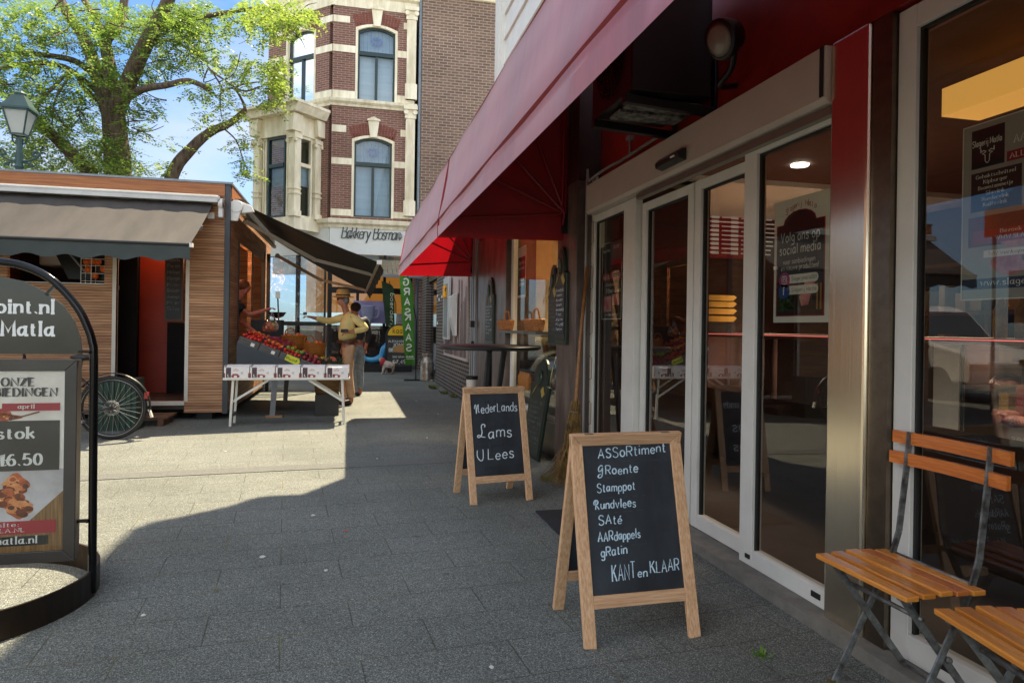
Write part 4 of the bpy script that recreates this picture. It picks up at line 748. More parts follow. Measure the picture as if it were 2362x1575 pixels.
g.m = 2; g.bar((.24, .66, .0034), (.36, .695, .0034), .006, .0006); g.build('skewer_picture', M_sats, cs)
g = MB(fr); e_ = lambda px: aY(px, 950, AY - .035)[0] - AX; rw(g, 'ONZE', e_(77), .815, .036, .13, style='serif', weight=.19); rw(g, 'AANBIEDINGEN', e_(129), .768, .036, .355, style='serif', weight=.19); g.build('heading', mat('heading_ink', '#3c3a40', .4), cs)
g = MB(fr); rw(g, 'p stok', e_(79), .575, .05, .215, style='serif', weight=.19); rw(g, '16.50', e_(96), .452, .05, .165, style='serif', weight=.19); rw(g, '€', e_(16), .452, .026, .017, style='serif', weight=.19); rw(g, 'p.', e_(-6), .452, .04, .05, style='serif', weight=.19); rw(g, 'ijmatla.nl', e_(88), .092, .033, .20, style='serif', weight=.15); rw(g, 'www.slager', e_(0), .092, .033, .24, style='serif', weight=.15)
rw(g, 'april', e_(78), .712, .018, .065, style='serif', weight=.16); rw(g, 'onze website:', e_(46), .172, .018, .27, style='serif', weight=.16); rw(g, 'WWW.SLAGERIJMATLA.NL', e_(60), .146, .017, .46, style='serif', weight=.16); g.build('lettering', M_lite, cs)
g = MB(fr); g.face([(-iw, b_, .007), (iw, b_, .007), (iw, hh - b_, .007), (-iw, hh - b_, .007)]); g.build('cover_sheet', glass('poster_cover', '#fbfbf8', 0.6), cs)

# ================================================================== bistro chairs
M_iron = mat('chair_iron', '#8d918f', 0.42, c2='#4a4642', metal=0.45, scale=18)
def chair():
    t = thing('bistro_chair', 'whole folding slatted wooden bistro chair in front of the steel pillar', 'chair', (1.86, 1.99, 0), 'folding wooden bistro chairs by the window')
    ya, yb, xs, zs = 1.775, 2.20, 1.695, 0.49
    slats = [M_oak, wood('slat_dark', '#d08632', '#a8621f', 1, .28, 4, coat=.4), M_oak, wood('slat_red', '#d07c3a', '#aa5c26', 1, .28, 4, coat=.4), M_oak]
    for i in range(5):
        g = MB(); x0 = xs + i * 0.064; g.bx(x0, x0 + .05, ya, yb, zs - .018 - .004 * abs(i - 2), zs - .004 * abs(i - 2)); g.build('seat_slat', slats[i], t, bev=.004)
    for i, (zc, xx) in enumerate(((.905, 2.052), (.828, 2.038))):
        g = MB(); rows = []
        ys = np.linspace(ya - .03, yb + .03, 9)
        for f, zz in ((0, zc - .023), (0, zc + .023), (.018, zc + .023), (.018, zc - .023), (0, zc - .023)): rows.append([(xx + f + .022 * (1 - ((y - 1.99) / .25) ** 2), y, zz) for y in ys])
        g.sheet(rows); g.face([r[0] for r in rows[:4]]); g.face([r[-1] for r in rows[:4]][::-1]); g.build('back_slat', wood('back_slat', '#d8803a', '#b8622a', 1, .25, 3, coat=.5), t)
    for y in (ya + .045, yb - .045):
        g = MB(); P_ = [(1.735, y, 0.0), (1.80, y, .12), (1.99, y, .47), (2.02, y, .56), (2.035, y, .68), (2.05, y, .80), (2.063, y, .93)]
        for a, b_ in zip(P_[:-1], P_[1:]): g.bar(a, b_, .007, .024, (1, 0, 0) if abs(b_[0] - a[0]) < .05 else (0, 0, 1))
        g.build('back_leg', M_iron, t)
        g = MB(); y2 = y + (.012 if y < 2 else -.012); g.bar((2.09, y2, 0), (1.735, y2, .455), .007, .024); g.bar((1.735, y2, .455), (1.725, y2, .478), .007, .024, (1, 0, 0)); g.build('front_leg', M_iron, t)
        g = MB(); g.bar((1.70, y - .01, .462), (2.0, y - .01, .465), .02, .006); g.build('seat_rail', M_iron, t)
        
        for q_ in ((1.905, y, .245), (1.725, y - .012, .47)): g = MB(); g.ball(q_, .012, 8, 6); g.build('rivet', M_iron, t)
        g = MB(); g.bx(1.722, 1.748, y - .008, y + .008, 0, .03); g.bx(2.075, 2.105, y2 - .008, y2 + .008, 0, .03); g.build('foot_cap', mat('foot_cap', '#5a4d2c', .6), t)
    for (x, z, r_) in ((1.80, .385, .0085), (2.035, .07, .0075), (1.765, .055, .0075), (2.0, .478, .009)):
        g = MB(); g.tube([(x, ya + .045, z), (x, yb - .045, z)], r_, 8); g.build('cross_rod', M_iron, t, smooth=True)
    return t
ch = chair()
dup(ch, (1.835, 1.455, 0), math.radians(-11), 'partly cut off folding wooden bistro chair before the show window')

# ================================================================== broom, boards, high table, pot
br_ = thing('broom', 'long handled twig broom leaning between the stone pier and the shop door', 'broom', (1.80, 5.55, 0))
a = np.array([2.02, 5.66, 1.84]); b_ = np.array([1.86, 5.45, 0.66]); c_ = np.array([1.76, 5.40, 0.0])
g = MB(); g.tube([a, (a + b_) / 2 + np.array([-.008, 0, 0]), b_, b_ + (c_ - b_) * .3], [.017, .016, .018, .015], 8); g.build('handle', wood('broom_handle', '#9a6b3a', '#70481f', 2, .5, 3), br_, smooth=True)
g = MB(); rnd = random.Random(9)
for i in range(170):
    a0 = rnd.uniform(0, 2 * PI); r0 = rnd.uniform(.005, .038); spread = rnd.random() ** .7; st0 = b_ + np.array([math.cos(a0) * r0, math.sin(a0) * r0, rnd.uniform(-.06, .04)])
    mid = st0 + (c_ - b_) * .45 + np.array([math.cos(a0), math.sin(a0), 0]) * rnd.uniform(0, .03); e = c_ + np.array([-rnd.uniform(-.05, .22) * spread, rnd.uniform(-.12, .1), rnd.uniform(0.005, .06)])
    g.tube(smoothpts([st0, mid, e], 3), [.0032] * 5 + [.002, .0015], 4, cap=False)
g.build('twigs', mat('broom_twigs', '#8f6d33', .8, c2='#4f3a18', scale=20), br_)
g = MB()
for f in (.08, .45): 
    p = b_ + (c_ - b_) * f; g.tube([(p[0] + .043 * math.cos(t_), p[1] + .043 * math.sin(t_), p[2]) for t_ in np.linspace(0, 2 * PI, 13)[:-1]], .004, 5, closed=True)
g.build('binding', M_iron, br_)
def arched(fr, W, Hh, w0, w1, ins=0.0, shoulder=0.72):
    s = Hh * shoulder; r = W * .36 - ins * .6; pts = [(ins, ins), (W - ins, ins), (W - ins, s), (W * .5 + r, s + .02)]
    pts += [(W / 2 + r * math.cos(t_), s + .03 + (Hh - s - .03 - ins) * math.sin(t_)) for t_ in np.linspace(0, PI, 11)] + [(W * .5 - r, s + .02), (ins, s)]
    g = MB(fr); g.prism(pts, w0, w1); return g
M_gold = mat('gold_script', '#a8924a', .5, var=.2)
def menu_slate(fr, W, Hh, base, label, chalkcol, framed):
    t = thing('menu_slate', label, 'menu board', base, 'green arched menu boards on the stone piers')
    arched(fr, W, Hh, 0, .028).build('board', M_green, t, bev=.004); arched(fr, W, Hh, .029, .034, .03).build('slate_face', mat('slate_green', '#1f2620', .5, c2='#2b322b', scale=7), t)
    g = MB(fr)
    for sg in (-1, 1):
        c0 = np.array([W * .5 + sg * W * .18, Hh * .70]); d_ = np.array([sg * .5, -.55]); 
        g.prism([(c0[0] + a_ * .028 + b2 * d_[0] * .1, c0[1] + b2 * d_[1] * .1 + a_ * .02) for a_, b2 in ((-1, 0), (1, 0), (1, 1.3), (-1, 1.3))], .035, .04)
    g.build('ribbon_motif', M_gold, t)
    g = MB(fr); g.tube(smoothpts([(W * .5, Hh * .72, .038), (W * .42, Hh * .8, .04), (W * .5, Hh * .87, .042), (W * .58, Hh * .8, .04), (W * .5, Hh * .74, .038)], 4), .012, 6); g.build('carved_motif', mat('carved_green', '#35473a', .35), t)
    rnd = random.Random(int(W * 1000 + Hh * 100))
    if framed:
        x0, x1, y0, y1 = W * .1, W * .9, Hh * .1, Hh * .6
        g2 = MB(fr); g2.bx(x0, x1, y0, y1, .035, .037); g2.build('chalk_field', M_slate, t)
        for (p, q) in (((x0, y0), (x1, y0)), ((x1, y0), (x1, y1)), ((x1, y1), (x0, y1)), ((x0, y1), (x0, y0))): ribbon(g, [p, q], .038, lambda d: .006)
    words = ['Broodje', 'Carpaccio', 'Runder', 'Gehakt', 'Ham kaas', 'Filet', 'Zalm', 'Kip', 'Tonijn', 'Ei']
    for i in range(9): g = MB(fr); write(g, words[i], W * .16, Hh * (.54 - i * .05), Hh * .026, .039, 'hand', .16, slant=.15, width=W * rnd.uniform(.4, .66), jitter=.08, rise=.03); g.build('chalk_word', chalkcol, t)
    for i in (0, 4, 7): g = MB(fr); write(g, '€' + str(rnd.choice([2, 3, 5])), W * .72, Hh * (.54 - i * .05), Hh * .026, .039, 'hand', .16, width=W * .16, jitter=.08); g.build('chalk_price', chalkcol, t)
    return t
fz = lambda x, y, z: frame((x, y, z), (0, -1, 0), (0, 0, 1))
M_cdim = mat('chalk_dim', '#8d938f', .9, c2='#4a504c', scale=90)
menu_slate(fz(XF - .002, 6.27, 1.155), .33, .91, (XF, 6.1, 1.155), 'taller green arched menu board with white framed chalk list on the pier', M_chalk, True)
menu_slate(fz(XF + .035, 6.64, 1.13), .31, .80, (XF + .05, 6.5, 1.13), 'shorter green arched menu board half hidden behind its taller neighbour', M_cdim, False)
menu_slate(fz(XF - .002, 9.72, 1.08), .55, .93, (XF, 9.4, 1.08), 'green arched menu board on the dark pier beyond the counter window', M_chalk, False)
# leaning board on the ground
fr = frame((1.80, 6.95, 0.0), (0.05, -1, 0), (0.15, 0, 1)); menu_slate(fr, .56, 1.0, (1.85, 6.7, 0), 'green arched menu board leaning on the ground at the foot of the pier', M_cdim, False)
ht = thing('high_table', 'high standing table with round black top in front of the counter window', 'table', (1.43, 7.0, 0))
g = MB(); g.lathe([(.50, 0), (.53, .012), (.535, .035), (.52, .046), (0, .046)], (1.435, 7.0, 1.07), 40); g.build('table_top', mat('table_black', '#25262a', .35, var=.15), ht, smooth='auto')
for (a, b_) in (((1.43, 7.0), (1.33, 6.95)), ((1.595, 7.02), (1.46, 7.05)), ((1.5, 7.35), (1.55, 7.55))): g = MB(); g.bar((a[0], a[1], 1.068), (b_[0], b_[1], 0), .062, .05, (1, 0, 0)); g.build('leg', M_black, ht, bev=.006)
pt = thing('tall_pot', 'narrow white tapered bin with dark rim standing at the end of the dark pier', 'bin', (1.82, 10.1, 0))
g = MB(); g.lathe([(.055, 0), (.085, .52)], (1.80, 10.1, 0), 18); g.build('bin_body', mat('bin_white', '#d3cabf', .5, var=.1), pt, smooth='auto'); g = MB(); g.lathe([(.092, .52), (.095, .57), (.07, .57), (.06, .53)], (1.80, 10.1, 0), 18); g.build('rim', M_dark, pt, smooth='auto')
g = MB(); g.bx(1.30, 2.0, 4.05, 4.66, .001, .012); tag(g.build('door_mat', mat('mat_charcoal', '#26282b', .95, c2='#1a1b1d', scale=80, bump=.4, bscale=300), bev=.004), 'dark flat doormat in front of the sliding doors', 'doormat')
# weeds
def tuft(c, n, h, label, cc):
    g = MB(); rnd = random.Random(int(abs(c[0]) * 100))
    for i in range(n):
        a = rnd.uniform(0, 2 * PI); r = rnd.uniform(0, h * .9); p = np.array([c[0] + r * math.cos(a), c[1] + r * math.sin(a) * 1.3, 0.0]); l = rnd.uniform(.4, 1) * h; d = np.array([math.cos(a) * .6, math.sin(a) * .6, 1]); q = np.array([-math.sin(a), math.cos(a), 0]) * .004
        g.face([p - q, p + q, p + d * l * .6 + q, p + d * l + np.array([0, 0, -l * .2])])
    tag(g.build('grass_tuft', cc, origin=(c[0], c[1], 0)), label, 'weed', 'weeds growing at the foot of the walls')
Mg1 = mat('weed_green', '#5f7a2c', .7, c2='#6f6a35', scale=20, trans=.3)
tuft((1.63, 2.43), 30, .035, 'tiny bright green grass tuft in the paving beside the near chair', mat('bright_weed', '#6f9a2c', .6, trans=.3))
tuft((1.74, 14.3), 120, .12, 'grass tuft at the dark brick wall by the doorway with the milk churn', Mg1); tuft((1.83, 13.2), 90, .1, 'grass tuft at the dark brick wall under the printed skyline panel', Mg1); tuft((1.9, 12.5), 80, .09, 'grass tuft at the dark brick wall near the grey door', Mg1)
tuft((1.66, 5.62), 60, .06, 'grass tuft growing beside the bristles of the twig broom', Mg1)
# bits of litter
for i, (px, py) in enumerate(((722, 1189), (798, 1226), (605, 1285), (752, 1316), (1135, 1540), (520, 1041), (960, 925), (870, 1058), (330, 1420), (985, 1010), (1010, 955))):
    p = aZ(px, py); g = MB(); rnd = random.Random(i); s_ = rnd.uniform(.008, .016)
    g.prism([(p[0] + s_ * math.cos(t_) * rnd.uniform(.6, 1.3), p[1] + s_ * math.sin(t_) * rnd.uniform(.8, 1.6)) for t_ in np.linspace(0, 2 * PI, 8)[:-1]], .002, .006)
    tag(g.build('litter_scrap', mat('litter_red', '#c8402a', .7) if i == 1 else mat('litter_white', '#c9c6bc', .7)), 'small red scrap lying on the shaded pavement' if i == 1 else 'pale scrap lying on the grey pavement', 'litter', 'scraps scattered on the pavement')
# ================================================================== wooden market kiosk
KY, KX, KZ0, KZ1, KXL, KYB = 9.9, -1.60, 0.10, 3.17, -5.6, 14.9
def cladmat(name, c1, c2, pitch=0.037):
    m = mat(name, c1, 0.62, c2=c2, scale=1.6, stretch=(0.9, 0.9, 9)); t = m.node_tree; b = t.nodes['Principled BSDF']; k = t.links.new
    src = b.inputs['Base Color'].links[0].from_socket; g = N(t, 'ShaderNodeNewGeometry'); s = N(t, 'ShaderNodeSeparateXYZ'); k(g.outputs['Position'], s.inputs[0])
    d = N(t, 'ShaderNodeMath', operation='DIVIDE'); d.inputs[1].default_value = pitch; k(s.outputs[2], d.inputs[0]); f = N(t, 'ShaderNodeMath', operation='FRACT'); k(d.outputs[0], f.inputs[0])
    fl = N(t, 'ShaderNodeMath', operation='FLOOR'); k(d.outputs[0], fl.inputs[0]); wn = N(t, 'ShaderNodeTexWhiteNoise', noise_dimensions='1D'); k(fl.outputs[0], wn.inputs['W'])
    r = N(t, 'ShaderNodeValToRGB'); r.color_ramp.elements[0].color = (0.12, 0.1, 0.09, 1); r.color_ramp.elements[0].position = 0.05; r.color_ramp.elements[1].position = 0.2; r.color_ramp.elements[1].color = (1, 1, 1, 1); k(f.outputs[0], r.inputs[0])
    mr = N(t, 'ShaderNodeMapRange'); mr.inputs[3].default_value = 0.8; mr.inputs[4].default_value = 1.08; k(wn.outputs['Value'], mr.inputs[0])
    m1 = N(t, 'ShaderNodeMix', data_type='RGBA', blend_type='MULTIPLY'); m1.inputs[0].default_value = 1; k(src, m1.inputs[6]); k(r.outputs[0], m1.inputs[7])
    m2 = N(t, 'ShaderNodeMix', data_type='RGBA', blend_type='MULTIPLY'); m2.inputs[0].default_value = 1; k(m1.outputs[2], m2.inputs[6]); k(mr.outputs[0], m2.inputs[7]); k(m2.outputs[2], b.inputs['Base Color'])
    bp = N(t, 'ShaderNodeBump'); bp.inputs['Strength'].default_value = 0.8; bp.inputs['Distance'].default_value = 0.008; k(r.outputs[0], bp.inputs['Height']); k(bp.outputs[0], b.inputs['Normal']); return m
M_clad = cladmat('cedar_slats', '#c8986e', '#9c6c4a')
kk = thing('market_kiosk', 'brown slatted wooden market kiosk with open door and serving window', 'kiosk', (-3.4, 12.4, 0))
g = MB(); T = 0.06
xs = lambda px, y=700: aY(px, y, KY)[0]
xw0, xw1, xd0, xd1 = -4.22, xs(240), xs(268), xs(428)
for a, b_, c, d in ((KXL, xw0, KZ0, KZ1), (xw0, xw1, KZ0, 1.79), (xw0, xw1, 2.52, KZ1), (xw1, xd0, KZ0, KZ1), (xd0, xd1, 2.42, KZ1), (xd1, KX - .06, KZ0, KZ1)): g.bx(a, b_, KY, KY + T, c, d)
g.build('front_wall', M_clad, kk)
g = MB()
for a, b_, c, d in ((KY + T, 10.75, KZ0, KZ1), (10.75, 13.9, KZ0, .95), (10.75, 13.9, 2.5, KZ1), (12.1, 12.35, .95, 2.5), (13.9, KYB, KZ0, KZ1)): g.bx(KX - T, KX, a, b_, c, d)
g.build('side_wall', M_clad, kk)
g = MB(); g.bx(KXL, KXL + T, KY + T, KYB, KZ0, KZ1); g.bx(KXL + T, KX - T, KYB - T, KYB, KZ0, KZ1); g.build('rear_wall', M_clad, kk)
for q_ in ((KX - .058, KX + .012, KY - .012, KY + .058, KZ0 - .02, KZ1 + .012), (KX - T - .01, KX + .012, 10.70, 10.76, KZ0, 2.52), (KX - T, KX + .012, 13.88, 13.95, KZ0, 2.7)): g = MB(); g.bx(*q_); g.build('corner_post', mat('post_anthracite', '#3b3d40', .45, var=.15), kk, bev=.004)
g = MB(); g.bx(KXL - .02, KX + .03, KY - .03, KYB + .02, KZ1 + .013, KZ1 + .04); g.build('roof', mat('roof_zinc', '#83898d', .4, metal=.4, var=.2), kk)
g = MB(); g.bx(KXL, KX - .06, KY - .02, KY - .002, 3.02, KZ1 + .012); g.bx(KX + .002, KX + .02, KY + .06, KYB, 3.0, KZ1 + .012); g.build('roof_fascia', wood('cedar_fascia', '#b4713a', '#8a5026', 0, .5, 2), kk)
g = MB(); g.bx(xd0 - .045, xd0, KY - .01, KY + .08, .25, 2.42); g.bx(xd1, xd1 + .045, KY - .01, KY + .08, .25, 2.42); g.bx(xd0, xd1, KY - .008, KY + .08, .20, .25); g.build('door_frame', mat('kiosk_frame_white', '#cfc6b8', .5, var=.1), kk)
g = MB(); g.bx(KXL + T, KX - T, KY + T, KYB - T, .14, .24); g.build('floor', M_floor, kk); g = MB(); g.bx(KXL + T, KX - T, KY + T, KYB - T, 2.9, 2.95); g.build('ceiling', M_dark, kk)
g = MB(); x0, x1 = aY(322, 700, 11.2)[0], aY(394, 700, 11.2)[0]; g.bx(x0, x1, 11.2, 11.25, .25, 2.6); g.build('red_inner_panel', mat('kiosk_red_panel', '#9c2f12', .55, c2='#86260d', scale=2), kk)
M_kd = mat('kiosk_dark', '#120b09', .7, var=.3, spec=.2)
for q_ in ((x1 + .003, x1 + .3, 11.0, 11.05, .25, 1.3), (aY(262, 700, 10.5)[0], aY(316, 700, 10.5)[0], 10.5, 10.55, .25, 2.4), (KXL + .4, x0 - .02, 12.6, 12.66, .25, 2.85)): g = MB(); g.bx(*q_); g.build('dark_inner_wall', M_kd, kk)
g = MB(); g.bx(x1 - .02, x1 + .23, 10.92, 10.96, 1.32, 2.36); bb = g.build('wall_blackboard', wood('board_frame', '#5d3a22', '#3d2514', 2, .5, 4), kk); g = MB(); g.bx(x1 + .01, x1 + .2, 10.912, 10.92, 1.36, 2.32); g.build('blackboard', M_slate, bb)
for i in range(9): g = MB(frame((x1 + .02, 10.91, 1.4), (1, 0, 0), (0, 0, 1))); write(g, ['Appels', 'Peren', 'Meloen', 'Mango', 'Kiwi', 'Druiven', 'Ananas', 'Prei', 'Sla'][i], 0, .8 - i * .09, .05, .001, 'hand', .16, width=.16, jitter=.1); g.build('chalk_word', M_cdim, bb)
for (x, y, z, e, c) in ((-2.5, 10.95, 2.72, 9, (1, .5, .25)), (-1.95, 11.6, 2.4, 7, (1, .45, .2)), (-3.7, 11.4, 2.6, 1.6, (1, .8, .6))):
    l = bpy.data.lights.new('kiosk_lamp', 'POINT'); l.energy = e; l.color = c; l.shadow_soft_size = .08; lo = bpy.data.objects.new('kiosk_lamp', l); COL.objects.link(lo); lo.location = (x, y, z)
# serving window contents
g = MB(); g.bx(xw0, xw1, KY + .07, 10.5, 1.74, 1.80); g.build('serving_shelf', mat('shelf_steel', '#a9a79f', .3, metal=.8, var=.1), kk)
hd = tag(MB().bx(-4.15, -3.55, 10.6, 11.1, 2.06, 2.34).build('cooker_hood', mat('hood_steel', '#c7c3ba', .35, metal=.3, var=.1), bev=.03), 'pale steel box inside the serving window of the kiosk', 'hood')
g = MB(); g.face([(-3.95, 10.2, 2.5), (-3.12, 10.2, 2.5), (-3.12, 10.15, 1.86), (-3.62, 10.15, 1.86)]); g.build('hatch_panel', M_black, kk, thick=.01)
g = MB(); g.bar((-3.78, 10.1, 2.42), (-3.40, 10.08, 1.95), .02, .02); g.build('hatch_stay', M_grey, kk)
wr = thing('wire_rack', 'small wire rack of oranges in the serving window of the kiosk', 'rack', (-3.22, 10.05, 1.8)); g = MB()
for z in (1.83, 1.93, 2.03, 2.12): g.tube([(-3.42, 9.99, z), (-3.13, 9.99, z)], .004, 5)
for x in (-3.42, -3.3, -3.13): g.tube([(x, 9.99, 1.8), (x, 9.99, 2.14)], .005, 5); g.tube([(x, 10.15, 1.8), (x, 10.15, 2.14)], .005, 5)
g.build('wires', M_white, wr)
M_orange = mat('orange_peel', '#e0701a', .4, c2='#c9560f', scale=30, bump=.1, bscale=150)
g = MB(); g.ball((0, 0, .045), .045, 12, 8); o0 = None
for i, (x, z) in enumerate(((-3.38, 2.04), (-3.31, 2.05), (-3.25, 2.04), (-3.18, 1.95), (-3.36, 1.94), (-3.28, 1.86))):
    if o0 is None: o0 = tag(g.build('orange', M_orange, smooth=True, origin=(0, 0, 0)), 'orange in the small wire rack of the serving window', 'orange', 'oranges in the wire rack'); o = o0
    else: o = o0.copy(); COL.objects.link(o)
    o.location = (x, 10.07, z)
# step pallet and supports
g = MB()
for i in range(3): g.bx(-2.95, -2.2, 9.35 + i * .17, 9.48 + i * .17, .09, .115)
g.bx(-2.9, -2.83, 9.35, 9.82, 0, .09); g.bx(-2.32, -2.25, 9.35, 9.82, 0, .09); tag(g.build('wooden_step', mat('step_wood', '#6b4a33', .7, c2='#4a3222', scale=6)), 'low wooden pallet step under the kiosk door', 'step')
g = MB()
for x in (-5.3, -3.5, -1.9):
    for y in (10.1, 14.6): g.bx(x - .1, x + .1, y - .1, y + .1, 0, .1)
g.bx(KXL + .1, KX - .1, 10.6, 14.7, .02, .14); g.build('support_block', M_dark, kk)
# --- kiosk front awning
M_anth = mat('anthracite_canvas', '#3d3732', .75, c2='#312c28', scale=1.5, stretch=(3, 1, 1)); M_anthd = mat('anthracite_valance', '#39403e', .8, var=.15, scale=5)
fa = thing('kiosk_awning', 'dark grey scalloped awning stretched over the front of the wooden kiosk', 'awning', (-3.6, 9.4, 2.0), 'folding arm awnings of the kiosk')
xr = -1.79
g = MB(); nx = 40; rows = []
for f in np.linspace(0, 1, 9):
    rows.append([(KXL + .1 + (xr - .085 * f - KXL - .1) * i / nx, 9.80 - .90 * f, 2.90 - .655 * f - .018 * math.sin(PI * f) + .006 * math.sin(i * 1.7 + 3 * f)) for i in range(nx + 1)])
g.sheet(rows); g.build('canvas', M_anth, fa, smooth=True)
g = MB(); g.bx(KXL + .05, -1.70, 9.72, 9.88, 2.93, 2.985); g.prism([(9.70, 2.90), (9.88, 2.90), (9.88, 3.02), (9.74, 3.0)], KXL + .05, -1.72, 0); g.build('cassette', mat('cassette_grey', '#b9b7b0', .5, var=.15), fa, bev=.01)
g = MB(); g.lathe([(.0, 0), (.07, 0), (.07, .05), (0, .05)], (0, 0, 0), 16); g.v = [(-1.72 + p[2], 9.80 + p[0], 2.90 + p[1]) for p in g.v]; g.bx(-1.72, -1.67, 9.78, 9.88, 2.72, 2.92); g.bx(-1.86, -1.78, 9.82, 9.88, 2.70, 2.78); g.build('end_bracket', M_white, fa)
g = MB(); rows = [[], []]; nv = 160
for i in range(nv + 1):
    x = KXL + .1 + (xr - .085 - KXL - .1) * i / nv; rows[0].append((x, 8.895, 2.24)); rows[1].append((x, 8.885, 2.055 + .022 * math.cos(2 * PI * x / .40)))
g.sheet(rows); g.build('valance', M_anthd, fa)
g = MB(); g.tube([(KXL + .1, 8.9, 2.24), (xr - .085, 8.9, 2.24)], .02, 8); g.build('front_bar', M_black, fa); g = MB(); g.bx(xr - .09, xr - .055, 8.87, 8.93, 2.21, 2.26); g.build('end_cap', M_white, fa)
for xa in (-2.3, -4.9): g = MB(); g.bar((xa, 9.85, 2.8), (xa + .45, 9.4, 2.52), .03, .04); g.bar((xa + .45, 9.4, 2.52), (xa + .1, 8.92, 2.22), .03, .04); g.build('folding_arm', M_grey, fa)
# --- side awning over the fruit
sa = thing('kiosk_awning', 'black awning with pale folding arms stretched over the fruit stall beside the kiosk', 'awning', (-.6, 11.8, 1.9), 'folding arm awnings of the kiosk')
M_blk = mat('black_canvas', '#211e1b', .85, var=.2, scale=3)
nA, nB, fA, fB = np.array([-1.40, 10.05, 2.93]), np.array([.41, 10.05, 2.215]), np.array([-1.40, 14.2, 2.93]), np.array([.30, 13.1, 1.93])
g = MB(); g.sheet([[tuple((nA + (fA - nA) * j) * (1 - i) + (nB + (fB - nB) * j) * i + np.array([0, 0, -.03 * math.sin(PI * i)])) for j in np.linspace(0, 1, 9)] for i in np.linspace(0, 1, 9)]); g.build('canvas', M_blk, sa, smooth=True)
g = MB(); g.sheet([[tuple(nB + (fB - nB) * j) for j in np.linspace(0, 1, 61)], [tuple(nB + (fB - nB) * j + np.array([.07, 0, -.12 + .02 * math.sin(j * 44)])) for j in np.linspace(0, 1, 61)]]); g.build('valance', M_blk, sa)
M_arm = mat('arm_paint', '#a89a88', .5, var=.1)
g = MB(); g.bar(nB, fB, .05, .035); g.build('front_bar', M_arm, sa); g = MB(); g.bar(nB - np.array([0, .03, 0]), nB + np.array([0, .0, 0]), .07, .06); g.build('end_cap', M_white, sa)
P1 = aY(568, 512, 10.35); P2 = aY(725, 599, 10.9); P3 = nB + (fB - nB) * .36 + np.array([-.02, 0, 0])
P4 = aY(640, 590, 13.9); P5 = aY(740, 646, 13.4); P6 = nB + (fB - nB) * .93
for a, b_, c in ((P1, P2, P3), (P4, P5, P6)):
    g = MB(); g.bar(a, b_, .035, .055); g.bar(b_, c, .03, .05); g.ball(b_, .035, 8, 6); g.ball(a, .045, 8, 6); g.build('folding_arm', M_arm, sa)
g = MB(); g.bar((-1.45, 10.1, 2.82), (-1.45, 14.2, 2.82), .06, .05); g.build('arm_rail', M_arm, sa)
g = MB(); g.bar((-1.50, 10.0, 2.95), (-1.50, 14.2, 2.95), .10, .12); g.build('roller_tube', M_black, sa)
g = MB(); c0 = aY(546, 477, 9.97)
g.lathe([(0, 0), (.085, 0), (.085, .06), (0, .06)], (0, 0, 0), 18); g.v = [(c0[0] + p[0], 9.92 + p[2], c0[2] + p[1]) for p in g.v]; g.prism([(c0[0] - .085, c0[2]), (c0[0] + .085, c0[2] + .01), (c0[0] + .02, c0[2] - .2), (c0[0] - .1, c0[2] - .2)], 9.93, 9.98, 1); g.prism([(c0[0] + .03, c0[2] + .08), (c0[0] + .19, c0[2] + .02), (c0[0] + .23, c0[2] - .06), (c0[0] + .07, c0[2] - .09)], 9.95, 10.02, 1); g.build('end_bracket', M_white, sa, bev=.008)
# --- clear sheet screen at the back of the stall
sc = thing('clear_screen', 'wavy clear plastic wind screen with black frame at the back of the fruit stall', 'screen', (-.95, 14.0, 0))
xa, xb, xc = aY(622, 700, 14.0)[0], aY(747, 700, 14.0)[0], aY(765, 700, 14.0)[0]
g = MB(); rows = [[(x, 14.0 + .03 * math.sin(5 * x + 2 * z) + .02 * math.sin(9 * z), z) for x in np.linspace(xa, xb, 25)] for z in np.linspace(1.36, 2.62, 25)]; g.sheet(rows); g.build('plastic_sheet', glass('wavy_plastic', '#e6ecf0', 1.5, .16, haze=.10), sc, smooth=True)
g = MB(); g.bx(xa - .06, xa, 13.97, 14.05, 0, 2.66); g.bx(xb, xb + .04, 13.97, 14.04, 0, 2.5); g.bx(xa, xb, 13.98, 14.04, 1.28, 1.36); g.build('frame', M_black, sc)
g = MB(); g.face([(xa, 14.0, .7), (xb, 14.0, .7), (xb, 14.0, 1.28), (xa, 14.0, 1.28)]); g.build('lower_sheet', M_glass, sc)

# ================================================================== fruit stand, crates and fruit
st0 = aY(530, 792, 10.0); st1 = aY(716, 858, 10.0)
fs = thing('fruit_stand', 'dark grey sloping fruit stand beside the open side of the kiosk', 'stand', (-1.0, 11, 0))
M_stand = mat('stand_grey', '#343a40', .55, var=.15, scale=3)
xA, zA, xB, zB = -1.50, 1.045, -.42, .625
g = MB(); g.prism([(xA, zA), (xB, zB), (xB, zB - .03), (-.95, zB - .03), (xA, .62)], 10.0, 10.03, 1); g.build('side_panel', M_stand, fs)
g = MB(); g.prism([(xA, zA), (xB, zB), (xB, zB - .03), (xA, .62)], 12.2, 12.23, 1); g.build('side_panel', M_stand, fs)
g = MB(); g.prism([(xA, zA - .002), (xB, zB - .002), (xB, zB - .028), (xA, zA - .03)], 10.031, 12.199, 1); g.build('sloping_shelf', M_stand, fs)
for y in (10.1, 12.1): g = MB(); g.bar((-1.0, y, .62), (-1.03, y, .02), .05, .07); g.build('leg', M_grey, fs)
g = MB(); g.bx(-1.12, -.9, 10.03, 10.17, 0, .02); g.build('foot_block', wood('foot_wood', '#b98a5c', '#8f6238', 0), fs)
U = np.array([xB - xA, 0, zB - zA]); LS = np.linalg.norm(U); U /= LS; Wn = np.cross(U, np.array([0, 1.0, 0])); Wn = Wn if Wn[2] > 0 else -Wn
